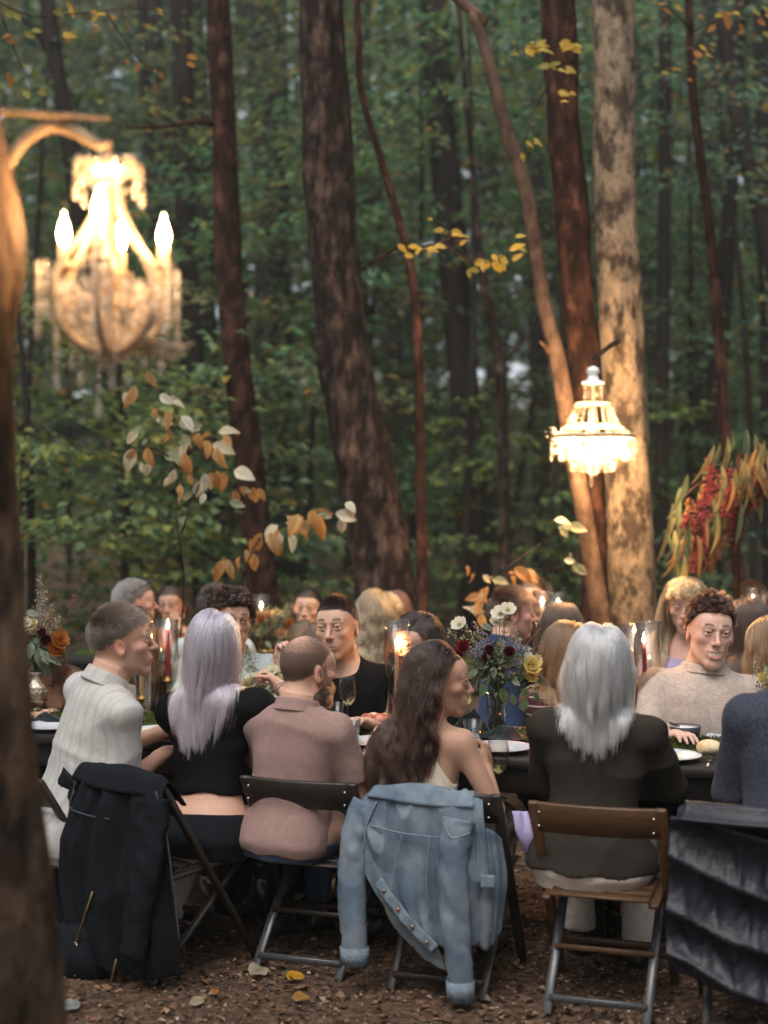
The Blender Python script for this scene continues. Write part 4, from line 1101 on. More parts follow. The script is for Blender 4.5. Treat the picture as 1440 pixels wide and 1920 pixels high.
vo = [o for o in bpy.data.objects if o.name.startswith('votive') and o.type == 'EMPTY'][0]
obj('flame', (V + [0, 0, .027], F), MT['flame'], vo)

def plate(p, label, r=.135, mat='plate', cloth=False):
    t = thing('plate', label, 'plate', p, 0, 'plates laid on the front table')
    obj('rim', lathe([(.001, .004), (r * .55, .003), (r * .6, .005), (r * .66, .012), (r, .019), (r + .001, .021), (r * .985, .0215), (r * .68, .015), (r * .62, .009), (.001, .008)], 44), MT[mat], t)
    return t
def cutlery(p, ang, label, kind='fork'):
    t = thing(kind, label, kind, p, ang, 'cutlery on the front table')
    if kind == 'fork':
        V = join([bar((0, -.10, .004), (0, .03, .006), .007, .002, bev=.0006), box(0, .045, .007, .020, .03, .002, .0006)])
        obj('handle', V, MT['steel'], t)
        obj('tines', join([bar((x, .058, .007), (x, .098, .004), .003, .0016, bev=.0004) for x in (-.0085, -.003, .003, .0085)]), MT['steel'], t)
    else:
        obj('handle', bar((0, -.11, .004), (0, .01, .005), .010, .004, bev=.001), MT['steel'], t)
        obj('blade', bar((0, .01, .005), (0, .115, .004), .016, .0012, bev=.0004), MT['steel'], t)
for u, lab in [(-1.52, 'beside the silver vase at the left end'), (-1.02, 'behind the right arm of the man in white'), (-.06, 'between the bearded man and the long haired brunette'), (.42, 'left of the silver haired woman'), (1.06, 'right of the silver haired woman, with a bread roll')]:
    plate(tp(u, .145, .7505), 'pale plate at the near edge ' + lab)
    cutlery(tp(u - .17, .12, .751), TA, 'fork left of the plate ' + lab)
    cutlery(tp(u + .165, .12, .751), TA, 'knife right of the plate ' + lab, 'knife')
for u, lab in [(-.42, 'before the man in black'), (.05, 'before the woman with the dark bob'), (.62, 'behind the flower vase, before the woman in stripes'), (1.30, 'before the smiling man')]:
    plate(tp(u, .665, .7505), 'grey plate at the far edge ' + lab, .125)
p = on_z(705, 1357, .776)
t = thing('food_plate', 'small white plate of bread and cured meat before the man in black', 'plate', p)
obj('dish', lathe([(.001, .003), (.06, .003), (.085, .014), (.083, .016), (.06, .007), (.001, .006)], 32), MT['china'], t)
g = np.random.default_rng(9)
for k in range(4):
    V, F = ico((0, 0, 0), .026, 2, (1.3, .9, .8)); V = V * (1 + .12 * wob(V, 60, k))[:, None] + [-.035 + .026 * k, g.normal(0, .012), .026]
    o = obj('bread_piece' if k % 2 else 'meat_slice', (V, F), MT['bread'] if k % 2 else MT['ham'], t)
p = on_z(1330, 1413, .768)
V, F = ico((0, 0, 0), .042, 3, (1.15, .85, .72)); V = V * (1 + .05 * wob(V, 45, 3))[:, None]
V[:, 2] = np.maximum(V[:, 2], -.02)
t = obj('bread_roll', (V, F), MT['bread']); t.location = p + [0, 0, .024]; tag(t, 'crusty round bread roll on the plate right of the silver haired woman', 'bread roll')
for k, (px, py) in enumerate([(1232, 1258), (1247, 1262), (1220, 1262)]):
    V, F = ico((0, 0, 0), .045, 2, (1.1, .9, .75)); V = V * (1 + .05 * wob(V, 45, 3 + k))[:, None]
    t = obj('bread_roll', (V, F), MT['bread']); q = at(px, 0, 8.55); q[2] = .80 + .02; t.location = q
    tag(t, ['small bread roll at the middle of three on the second table', 'bread roll nearest the smiling man among three on the second table', 'bread roll nearest the candles among three on the second table'][k], 'bread roll', 'bread rolls on the second table')
p = on_z(1283, 1389, .768)
t = thing('bowl', 'dark slate bowl with a wooden spoon on the moss before the smiling man', 'bowl', p)
obj('dish', lathe([(.001, .002), (.03, .0), (.046, .008), (.062, .030), (.066, .060), (.064, .061), (.059, .032), (.043, .012), (.001, .008)], 36), MT['bowl'], t)
V, F = lathe([(.001, .052), (.058, .052), (.062, .056), (.001, .057)], 30); obj('filling', (V, F), MT['china'], t)
obj('spoon', bar((-.02, .0, .058), (-.062, -.02, .076), .016, .006), MT['chair_brown'], t)

def cloth_heap(p, rx, ry, h, label, mat, seed, name='napkin'):
    n = 26; a = np.linspace(0, 2 * np.pi, 40, endpoint=False); r = np.linspace(0.02, 1, n)
    Rr, Aa = np.meshgrid(r, a, indexing='ij')
    P = np.stack([Rr * np.cos(Aa), Rr * np.sin(Aa), 0 * Rr], -1)
    edge = 1 + .16 * np.sin(3 * Aa + seed) + .08 * np.sin(7 * Aa + 2 * seed)
    z = h * (1 - Rr ** 1.7) * (1 + .5 * wob(P, 4.5, seed, 2)) + h * .16 * np.abs(wob(P, 11, seed + 1, 2)) * (1 - Rr * .6)
    V = np.stack([rx * P[..., 0] * edge, ry * P[..., 1] * edge, np.maximum(z, .002)], -1).reshape(-1, 3)
    i, j = np.meshgrid(np.arange(n - 1), np.arange(40), indexing='ij'); j2 = (j + 1) % 40
    F = np.stack([i * 40 + j, (i + 1) * 40 + j, (i + 1) * 40 + j2, i * 40 + j2], -1).reshape(-1, 4)
    o = obj(name, (V, F), mat); o.location = [float(v) for v in p]; o.rotation_euler = (0, 0, TA)
    return tag(o, label, 'napkin', 'dark linen napkins')
cloth_heap(on_z(880, 1372, .775), .08, .05, .06, 'crumpled black napkin standing up behind the water tumbler', MT['napkin_dark'], 2)
cloth_heap(on_z(945, 1384, .77), .10, .055, .035, 'crumpled dark green napkin at the foot of the flower vase', MT['napkin_dark'], 5)
cloth_heap(on_z(85, 1352, .765), .09, .05, .03, 'dark napkin by the silver vase at the left end', MT['napkin_dark'], 8)

# ---- flowers
FL = {}
def petal_flower(name, n, R, Wd, col, ccol, cup=.5, rows=1, seed=0):
    """n petals per row as bent strips round a small dome"""
    Vs, Fs, cs = [], [], []; k = 0; g = np.random.default_rng(seed)
    for r_ in range(rows):
        rr = R * (1 - .28 * r_); cu = cup + .35 * r_
        for i in range(n):
            a = 6.283 * (i + .5 * r_) / n + g.normal(0, .06); d = np.array([math.cos(a), math.sin(a), 0]); s = np.array([-math.sin(a), math.cos(a), 0])
            for j, (t, w) in enumerate([(.05, .3), (.4, .85), (.75, 1.), (1., .45)]):
                c = d * rr * t * math.cos(cu * t) + np.array([0, 0, rr * t * math.sin(cu * t * 1.1) + .002 * r_])
                for q in (-1, 0, 1):
                    Vs.append(c + s * q * Wd / 2 * w + np.array([0, 0, .12 * Wd * abs(q)])); cs.append(np.array(col) * (.75 + .3 * t) * g.uniform(.92, 1.06))
            for j in range(3):
                for q in range(2): Fs.append([k + j * 3 + q, k + j * 3 + q + 1, k + j * 3 + q + 4, k + j * 3 + q + 3])
            k += 12
    V, F = ico((0, 0, .15 * R), R * .22, 1, (1, 1, .6))
    Fs += (F + k).tolist(); cs += [np.array(ccol)] * len(V)
    me = new_mesh(name, np.concatenate([np.array(Vs), V]), Fs, np.array(cs)); me.materials.append(MT['leaf'])
    return me
FL['white'] = petal_flower('flower', 6, .034, .030, (.72, .70, .58), (.35, .38, .1), .35, 1, 1)
FL['cream'] = petal_flower('flower', 9, .038, .020, (.66, .58, .36), (.5, .42, .15), .5, 3, 2)
FL['yellow'] = petal_flower('flower', 12, .036, .014, (.72, .58, .22), (.6, .45, .1), .6, 4, 3)
FL['red'] = petal_flower('flower', 9, .030, .018, (.17, .008, .014), (.08, .005, .008), .6, 3, 4)
FL['dark'] = petal_flower('flower', 9, .028, .016, (.06, .008, .016), (.03, .005, .008), .7, 3, 5)
FL['orange'] = petal_flower('flower', 11, .036, .016, (.45, .16, .04), (.35, .1, .03), .5, 3, 6)
FL['blue'] = petal_flower('flower', 8, .017, .008, (.22, .21, .27), (.12, .12, .2), .4, 2, 7)
FL['peach'] = petal_flower('flower', 9, .036, .02, (.60, .34, .2), (.5, .3, .12), .5, 3, 8)
SM_LEAF = [leaf_mesh('leaf', .06, .034, c, None, .3, .2, 6, .02, 20 + k) for k, c in enumerate([(.10, .17, .10), (.16, .22, .16), (.30, .36, .26), (.14, .13, .07)])]
MT['stem'] = M('flower_stem', (.075, .11, .04), .7, .3, var=.3)
MT['twig_red'] = M('red_twig', (.16, .05, .03), .7, .3)

def sprig(g, q0, d, L, kind):
    """a fine flower spike: tiny blossoms along a stem"""
    d = nrm(d); n = int(L * 520)
    u = g.random(n) ** .8
    wd = .017 * (1 - u * .75)
    C = q0 + d * (u * L)[:, None] + g.normal(0, 1, (n, 3)) * wd[:, None]
    A = nrm(d * .6 + g.normal(0, .8, (n, 3)))
    ls = g.uniform(.007, .015, n)
    V, F = leaf_cards(C, A, nrm(g.normal(size=(n, 3))), ls, ls * .6)
    col = {'grey': [(.48, .44, .36), (.32, .32, .22)], 'lav': [(.40, .37, .52), (.26, .27, .25)], 'pink': [(.58, .40, .34), (.32, .3, .2)], 'white': [(.55, .55, .46), (.3, .34, .2)], 'green': [(.11, .16, .07), (.16, .2, .08)]}[kind]
    c = np.array(col)[g.integers(0, 2, n)] * g.uniform(.7, 1.3, (n, 1))
    return V, F, np.repeat(c, 4, 0)

def bouquet(t, neck, W, spots, sprigs, leaves, seed, twigs=(), filler=0, fr=.11):
    """stems from the vase neck to every bloom; spots etc. are world points relative to t"""
    g = np.random.default_rng(seed)
    neck = np.asarray(neck, float)
    for q, kind, sc in spots:
        q = np.asarray(q, float)
        obj('stem', tube(catmull([neck, neck * .5 + q * .5 + [0, 0, .02], q], 10), .0016, 5), MT['stem'], t)
        o = obj('flower', FL[kind], None, t)
        d = nrm(q - neck) * .6 + np.array([g.normal(0, .25), -.75, .25])
        z = nrm(d); x = nrm(np.cross((0, 0, 1), z) + 1e-6); y = np.cross(z, x)
        Mx = np.eye(4); Mx[:3, 0] = x; Mx[:3, 1] = y; Mx[:3, 2] = z; Mx[:3, 3] = q
        o.matrix_local = Matrix(Mx.tolist()); o.scale = (sc, sc, sc)
    for q, kind, L in sprigs:
        q = np.asarray(q, float); d = nrm(q - neck + g.normal(0, .01, 3))
        V, F, c = sprig(g, q - d * L * .7, d, L, kind)
        obj('flower_spike', (V, F), MT['leaf'], t, col=c, smooth=False)
        obj('stem', tube(catmull([neck, (neck + q) / 2, q], 8), .0013, 5), MT['stem'], t)
    for q, k, sc, ang in leaves:
        o = obj('leaf', SM_LEAF[k], None, t); q = np.asarray(q, float)
        a = R_(ang); set_axes(o, q, (math.sin(a), g.normal(-.3, .3), -math.cos(a)), (g.normal(0, .3), -.9, .6)); o.scale = (sc, sc, sc)
    for a, b in twigs: obj('twig', tube(catmull([neck, a, b], 10), .0022, 5), MT['twig_red'], t)
    if filler:
        u = nrm(g.normal(size=(filler, 3))) * [1, .8, .9]; u[:, 2] = np.abs(u[:, 2]) * 1.25 - .3
        C = neck + [0, 0, fr * .75] + u * fr * g.uniform(.3, 1.05, (filler, 1))
        A = nrm(u + g.normal(0, .5, (filler, 3))); ls = g.uniform(.014, .04, filler)
        V, F = leaf_cards(C, A, nrm(g.normal(size=(filler, 3)) + [0, -.5, .8]), ls, ls * .5)
        c = np.array([[.12, .18, .10], [.17, .22, .12], [.24, .26, .17], [.08, .12, .08], [.32, .28, .2]])[g.choice(5, filler)] * g.uniform(.6, 1.3, (filler, 1))
        o = obj('greenery', (V, F), MT['leaf'], t, col=np.repeat(c, 4, 0), smooth=False); o['kind'] = 'stuff'

# glass vase with the big mixed bouquet in the middle of the table
p = on_z(932, 1372, .775)
t = thing('flower_vase', 'clear glass vase with a wild mixed bouquet in the middle of the front table', 'flower vase', p)
obj('vase', lathe([(.001, .002), (.036, 0), (.038, .01), (.040, .08), (.047, .165), (.045, .166), (.038, .08), (.036, .014), (.001, .012)], 34), MT['glass_thick'], t)
obj('water', lathe([(.001, .0145), (.0345, .015), (.037, .08), (.039, .105), (.001, .106)], 28), MT['water'], t)
g = np.random.default_rng(3)
obj('stem_bundle', join([tube([(g.normal(0, .014), g.normal(0, .014), .016), (g.normal(0, .01), g.normal(0, .01), .10), (g.normal(0, .02), g.normal(0, .02), .18)], .0024, 5) for _ in range(34)]), MT['stem'], t)
B = lambda px, py, dy=0.: at(px, py, p[1] + dy) - p
sp = [(B(862, 1172, .0), 'white', 1.1), (B(938, 1152, -.02), 'white', 1.2), (B(952, 1145, -.03), 'white', 1.1), (B(930, 1168, 0), 'white', .9), (B(990, 1236, -.04), 'white', .9), (B(870, 1216, -.05), 'red', 1.2), (B(860, 1232, -.05), 'red', 1.0), (B(955, 1226, -.06), 'dark', 1.1), (B(917, 1222, -.05), 'dark', 1.0), (B(925, 1262, -.07), 'dark', 1.1), (B(912, 1235, -.06), 'dark', .9),
      (B(996, 1252, -.06), 'yellow', 1.35), (B(994, 1270, -.05), 'yellow', 1.0), (B(1006, 1238, -.03), 'cream', .7), (B(952, 1262, -.07), 'blue', 1.2), (B(970, 1245, -.06), 'blue', 1.4), (B(905, 1215, -.03), 'blue', 1.3), (B(930, 1232, -.04), 'blue', 1.3), (B(898, 1230, -.05), 'blue', 1.2), (B(968, 1258, -.06), 'blue', 1.1)]
sg = [(B(850, 1190, 0), 'white', .10), (B(875, 1182, .02), 'white', .10), (B(892, 1180, .0), 'pink', .09), (B(905, 1190, 0), 'lav', .1), (B(945, 1170, .02), 'pink', .1), (B(960, 1180, .02), 'pink', .10), (B(885, 1222, -.04), 'lav', .1), (B(900, 1225, -.04), 'lav', .11), (B(920, 1210, -.02), 'lav', .1), (B(940, 1215, -.03), 'grey', .1), (B(970, 1210, -.02), 'grey', .1), (B(985, 1225, -.02), 'white', .08), (B(880, 1250, -.04), 'grey', .08), (B(1000, 1290, -.03), 'green', .08), (B(1005, 1275, -.03), 'grey', .08), (B(870, 1205, .02), 'white', .08), (B(965, 1195, .03), 'grey', .1)]
lf = [(B(905, 1170, -.02), 1, .9, 60), (B(870, 1265, -.05), 3, 1.3, -70), (B(880, 1290, -.06), 3, 1.4, -40), (B(890, 1275, -.06), 1, 1, -20), (B(980, 1290, -.06), 0, .9, 30), (B(1000, 1300, -.05), 0, .8, 40), (B(960, 1300, -.06), 0, .9, 10), (B(1005, 1270, -.04), 3, 1., 60), (B(910, 1280, -.07), 0, 1.1, -20), (B(940, 1290, -.07), 0, 1.1, 15), (B(925, 1250, -.08), 1, .9, 0), (B(895, 1255, -.07), 1, .9, -50), (B(960, 1275, -.07), 2, .7, 60), (B(985, 1310, -.05), 0, .8, 0), (B(975, 1320, -.05), 0, .6, 30)]
bouquet(t, (0, 0, .165), B, sp, sg, lf, 5, [(B(970, 1230, -.02), B(1014, 1178, 0)), (B(965, 1225, -.02), B(1000, 1172, .02)), (B(970, 1240, -.02), B(1018, 1205, 0)), (B(965, 1240, .0), B(990, 1190, .0)), (B(975, 1250, -.02), B(1015, 1215, .02))], 1150, .115)

# engraved silver vase with flowers at the left end
p = on_z(67, 1338, .765)
t = thing('silver_vase', 'engraved old silver vase with autumn flowers at the left end of the table', 'flower vase', p)
prof = [(.001, 0), (.036, 0), (.040, .006), (.036, .016), (.026, .026), (.032, .036), (.046, .055), (.050, .085), (.050, .118), (.046, .132), (.036, .142), (.028, .150), (.026, .165), (.030, .178), (.034, .190), (.032, .191), (.024, .170), (.001, .16)]
V, F = lathe(prof, 48)
a = np.arctan2(V[:, 1], V[:, 0]); m_ = (V[:, 2] > .04) & (V[:, 2] < .14)
V[:, :2] *= (1 + .03 * m_ * np.abs(np.sin(8 * a)) )[:, None]
obj('vase', (V, F), MT['silver'], t)
obj('band', join([lathe([(.0515, z), (.0525, z + .003), (.0515, z + .006)], 40) for z in (.058, .112)]), MT['silver'], t)
for k in range(12):
    a = 6.283 * k / 12; q = np.array([math.cos(a), math.sin(a), 0]); s_ = np.array([-math.sin(a), math.cos(a), 0])
    obj('swag', tube(catmull([q * .0525 + s_ * -.012 + [0, 0, .110], q * .0545 + [0, 0, .094], q * .0525 + s_ * .012 + [0, 0, .110]], 8), .0018, 5), MT['silver'], t)
B = lambda px, py, dy=0.: at(px, py, p[1] + dy) - p
sp = [(B(110, 1205, -.04), 'orange', 1.4), (B(100, 1220, -.05), 'orange', 1.3), (B(118, 1195, 0), 'orange', 1.), (B(38, 1198, -.03), 'orange', 1.2), (B(45, 1180, -.03), 'white', .7), (B(40, 1172, -.03), 'white', .7), (B(50, 1170, -.04), 'white', .8), (B(56, 1176, -.04), 'white', .7), (B(46, 1165, -.03), 'white', .7), (B(62, 1170, -.03), 'cream', .7), (B(40, 1215, -.02), 'dark', 1.3), (B(88, 1205, -.04), 'dark', 1.2), (B(80, 1190, -.03), 'dark', 1.0)]
sg = [(B(75, 1104, .0), 'grey', .16), (B(82, 1125, 0), 'grey', .13), (B(35, 1120, .0), 'grey', .12), (B(95, 1145, 0), 'pink', .13), (B(70, 1150, 0), 'grey', .15), (B(85, 1165, -.02), 'pink', .12), (B(105, 1165, 0), 'grey', .1), (B(60, 1150, .02), 'green', .12), (B(110, 1175, 0), 'green', .1)]
lf = [(B(48, 1148, -.03), 2, 1.0, 80), (B(60, 1205, -.06), 2, 1.3, -10), (B(72, 1215, -.06), 2, 1.5, 10), (B(58, 1225, -.06), 1, 1.2, -15), (B(80, 1220, -.06), 2, 1.2, 30), (B(90, 1230, -.05), 2, 1.0, 60), (B(100, 1240, -.04), 2, .9, 80), (B(82, 1245, -.05), 1, 1.1, 20), (B(45, 1230, -.05), 3, 1.2, -30), (B(35, 1200, -.05), 3, 1.2, -60), (B(68, 1195, -.05), 1, 1., 0), (B(95, 1215, -.05), 1, .9, 60)]
bouquet(t, (0, 0, .18), B, sp, sg, lf, 6, (), 700, .105)
obj('seed_head', join([tube(catmull([(0, 0, .18), B(115, 1180, 0), B(138, 1120, .02)], 12), .0014, 5), ico(B(139, 1118, .02), .008, 1, (1.6, 1, .7))]), MT['twig_red'], t)

# low arrangement of white flowers before the tattooed arm, and those on the second table
def low_flowers(label, px, py, Y, spread, n, kinds, seed, hgt=.16):
    b = at(px, py, Y); b[2] = .765
    t = thing('flower_bowl', label, 'flowers', b, 0, 'low flower bowls on the tables')
    obj('bowl', lathe([(.001, 0), (.03, 0), (.055, .03), (.06, .055), (.057, .056), (.05, .03), (.001, .01)], 24), MT['brass'], t)
    g = np.random.default_rng(seed); sp, sg, lf = [], [], []
    top = hgt
    for k in range(n):
        q = np.array([g.uniform(-1, 1) * spread, g.uniform(-.08, .06), top * g.uniform(.5, 1.05)])
        sp.append((q, kinds[k % len(kinds)], g.uniform(.9, 1.25)))
    for k in range(10): sg.append((np.array([g.uniform(-1, 1) * spread, g.uniform(-.06, .06), top * g.uniform(.8, 1.3)]), ['grey', 'pink', 'green', 'white'][k % 4], .10))
    for k in range(14): lf.append((np.array([g.uniform(-1, 1) * spread * 1.1, g.uniform(-.1, -.02), top * g.uniform(.4, .9)]), k % 4, 1., g.uniform(-80, 80)))
    bouquet(t, (0, 0, .04), None, sp, sg, lf, seed, (), 240, spread * 1.1)
low_flowers('low bowl of white and cream flowers before the tattooed arm', 500, 1300, 6.25, .085, 12, ['white', 'cream', 'white'], 11, .22)
low_flowers('low bowl of cream and peach flowers behind the lilac haired woman', 500, 1190, 8.9, .16, 16, ['peach', 'cream', 'cream', 'orange'], 12, .26)
low_flowers('low bowl of white roses on the second table at the right edge', 1400, 1170, 8.0, .14, 14, ['cream', 'white', 'white'], 13, .30)
low_flowers('low bowl of pale yellow flowers at the right end of the front table', 1446, 1290, 5.6, .05, 5, ['yellow', 'cream'], 14, .24)
low_flowers('low bowl of small pink flowers on the second table before the blond woman', 1285, 1225, 8.6, .06, 6, ['peach', 'white'], 15, .16)

# strings of beads and tassels are too small to pick apart bead by bead
for o in COL.objects:
    if o.type == 'MESH' and o.parent is not None and o.name.split('.')[0] in ('bead_string', 'crystal_drop', 'garland', 'tassel', 'dried_sprig', 'flower_spike', 'stem_bundle'):
        o['kind'] = 'stuff'
# ================================================================== PEOPLE: bodies grown from one implicit surface each
def smin(a, b, k):
    h = np.clip(.5 + .5 * (b - a) / k, 0, 1)
    return b * (1 - h) + a * h - k * h * (1 - h)

def cone(p, a, b, ra, rb):
    a = np.asarray(a, np.float32); b = np.asarray(b, np.float32)
    ba = b - a; pa = p - a
    h = np.clip(pa @ ba / float(ba @ ba + 1e-9), 0, 1)
    return np.sqrt(((pa - h[:, None] * ba) ** 2).sum(1)) - (ra + (rb - ra) * h)

def ell(p, c, r, Mr=None):
    q = p - np.asarray(c, np.float32)
    if Mr is not None: q = q @ Mr
    r = np.asarray(r, np.float32)
    k = np.sqrt(((q / r) ** 2).sum(1)); k2 = np.sqrt(((q / (r * r)) ** 2).sum(1)) + 1e-9
    return k * (k - 1) / k2

class Sdf:
    """list of blended shapes; each is evaluated only near its own bounding ball"""
    def __init__(self): self.items = []
    def add(self, fn, c, R, k=.02, mode='u'):
        self.items.append((fn, np.asarray(c, np.float32), float(R), k, mode)); return self
    def cone(self, a, b, ra, rb, k=.02, mode='u'):
        a, b = np.asarray(a, float), np.asarray(b, float)
        return self.add(lambda p: cone(p, a, b, ra, rb), (a + b) / 2, np.linalg.norm(b - a) / 2 + max(ra, rb), k, mode)
    def ell(self, c, r, k=.02, mode='u', Mr=None):
        return self.add(lambda p: ell(p, c, r, Mr), c, max(r), k, mode)
    def __call__(self, p):
        p = np.asarray(p, np.float32)
        D = np.full(len(p), .25, np.float32)
        for fn, c, R, k, mode in self.items:
            q = p - c
            m = (q * q).sum(1) < (R + k + .06) ** 2
            if not m.any(): continue
            d = fn(p[m]).astype(np.float32)
            if mode == 'u': D[m] = smin(D[m], d, k)
            else: D[m] = -smin(-D[m], d, k)          # smooth subtraction
        return D

def nets(f, lo, hi, h):
    """surface-nets mesh of f < 0, sampled finely only near the surface"""
    lo = np.asarray(lo, float); hi = np.asarray(hi, float)
    B = 4
    nb = np.maximum(1, np.ceil((hi - lo) / (h * B)).astype(int))
    n = nb * B + 1
    ax = [lo[i] + h * np.arange(n[i]) for i in range(3)]
    cb = np.stack(np.meshgrid(*[lo[i] + h * (np.arange(nb[i]) * B + B / 2) for i in range(3)], indexing='ij'), -1).reshape(-1, 3)
    db = f(cb)
    near = np.abs(db) < h * B * 1.25 + .012
    sg = np.sign(db).reshape(nb)
    D = np.repeat(np.repeat(np.repeat(sg, B, 0), B, 1), B, 2)
    D = np.pad(D, ((0, 1), (0, 1), (0, 1)), mode='edge').astype(np.float32)
    need = np.zeros(n, bool)
    ids = np.argwhere(near.reshape(nb))
    if len(ids) == 0: return np.zeros((0, 3)), np.zeros((0, 4), int)
    o = np.stack(np.meshgrid(*[np.arange(B + 1)] * 3, indexing='ij'), -1).reshape(-1, 3)
    for d in o: need[ids[:, 0] * B + d[0], ids[:, 1] * B + d[1], ids[:, 2] * B + d[2]] = True
    I = np.argwhere(need)
    D[I[:, 0], I[:, 1], I[:, 2]] = f(lo + I * h)
    ins = D < 0
    nc = n - 1
    acc = np.zeros((*nc, 3), np.float32); cnt = np.zeros(nc, np.int16)
    quads = []
    cr = []
    for a in range(3):
        s0 = [slice(None)] * 3; s1 = [slice(None)] * 3
        s0[a] = slice(0, -1); s1[a] = slice(1, None)
        c = np.argwhere(ins[tuple(s0)] != ins[tuple(s1)])
        e = np.zeros(3, int); e[a] = 1
        d0 = D[c[:, 0], c[:, 1], c[:, 2]]; c1 = c + e; d1 = D[c1[:, 0], c1[:, 1], c1[:, 2]]
        t = d0 / (d0 - d1)
        P = c.astype(np.float32); P[:, a] += t
        b1, b2 = [(1, 2), (2, 0), (0, 1)][a]
        cells = []
        for o1, o2 in ((-1, -1), (0, -1), (0, 0), (-1, 0)):
            q = c.copy(); q[:, b1] += o1; q[:, b2] += o2
            ok = ((q >= 0) & (q < nc)).all(1)
            qq = q[ok]
            np.add.at(acc, (qq[:, 0], qq[:, 1], qq[:, 2]), P[ok]); np.add.at(cnt, (qq[:, 0], qq[:, 1], qq[:, 2]), 1)
            cells.append((q, ok))
        cr.append((cells, d0 < 0))
    vi = np.argwhere(cnt > 0)
    idx = np.full(nc, -1, np.int64); idx[vi[:, 0], vi[:, 1], vi[:, 2]] = np.arange(len(vi))
    V = lo + acc[vi[:, 0], vi[:, 1], vi[:, 2]] / cnt[vi[:, 0], vi[:, 1], vi[:, 2]][:, None] * h
    for cells, neg in cr:
        ok = cells[0][1] & cells[1][1] & cells[2][1] & cells[3][1]
        Q = np.stack([idx[c[0][ok][:, 0], c[0][ok][:, 1], c[0][ok][:, 2]] for c in cells], 1)
        Q[~neg[ok]] = Q[~neg[ok]][:, ::-1]
        quads.append(Q)
    return V, np.concatenate(quads)

def sub_mesh(V, F, keep):
    F = F[keep]
    u, inv = np.unique(F, return_inverse=True)
    return V[u], inv.reshape(F.shape)

def loft_table(rows, n=160):
    r = np.asarray(rows, float)
    z = np.linspace(r[0, 0], r[-1, 0], n)
    T = np.stack([np.interp(z, r[:, 0], r[:, i]) for i in range(1, r.shape[1])], 1)
    k = np.hanning(15); k /= k.sum()
    Tp = np.pad(T, ((7, 7), (0, 0)), mode='edge')
    T = np.stack([np.convolve(Tp[:, i], k, 'valid') for i in range(T.shape[1])], 1)
    return z, T

TORSO = {   # height above the hip joint, centre y, half width, half depth
    'm': loft_table([(-.12, -.03, .150, .11), (-.06, -.03, .172, .135), (0, -.02, .172, .128), (.08, -.005, .152, .112), (.16, 0, .146, .106), (.24, .005, .158, .112), (.32, .008, .172, .118), (.39, .006, .176, .112), (.44, -.004, .160, .098), (.48, -.014, .115, .08), (.51, -.018, .075, .066), (.56, -.01, .058, .060)]),
    'f': loft_table([(-.12, -.03, .150, .11), (-.06, -.035, .180, .14), (0, -.02, .172, .126), (.08, -.005, .136, .100), (.16, 0, .120, .092), (.24, .005, .130, .098), (.32, .008, .146, .102), (.39, .004, .150, .096), (.44, -.006, .134, .084), (.48, -.014, .092, .068), (.51, -.018, .058, .056), (.56, -.01, .047, .050)])}

def loft_d(q, tab):
    z, T = tab
    zc = np.clip(q[:, 2], z[0], z[-1])
    u = (zc - z[0]) / (z[-1] - z[0]) * (len(z) - 1)
    i = np.minimum(u.astype(int), len(z) - 2); t = (u - i)[:, None]
    r = T[i] * (1 - t) + T[i + 1] * t
    x, y = q[:, 0], q[:, 1] - r[:, 0]
    k = np.sqrt((x / r[:, 1]) ** 2 + (y / r[:, 2]) ** 2) + 1e-6
    k2 = np.sqrt((x / r[:, 1] ** 2) ** 2 + (y / r[:, 2] ** 2) ** 2) + 1e-6
    d = k * (k - 1) / k2
    d = np.where(k < .3, -np.minimum(r[:, 1], r[:, 2]) * (1 - k), d)
    return np.maximum(d, np.maximum(z[0] - q[:, 2], q[:, 2] - z[-1]))

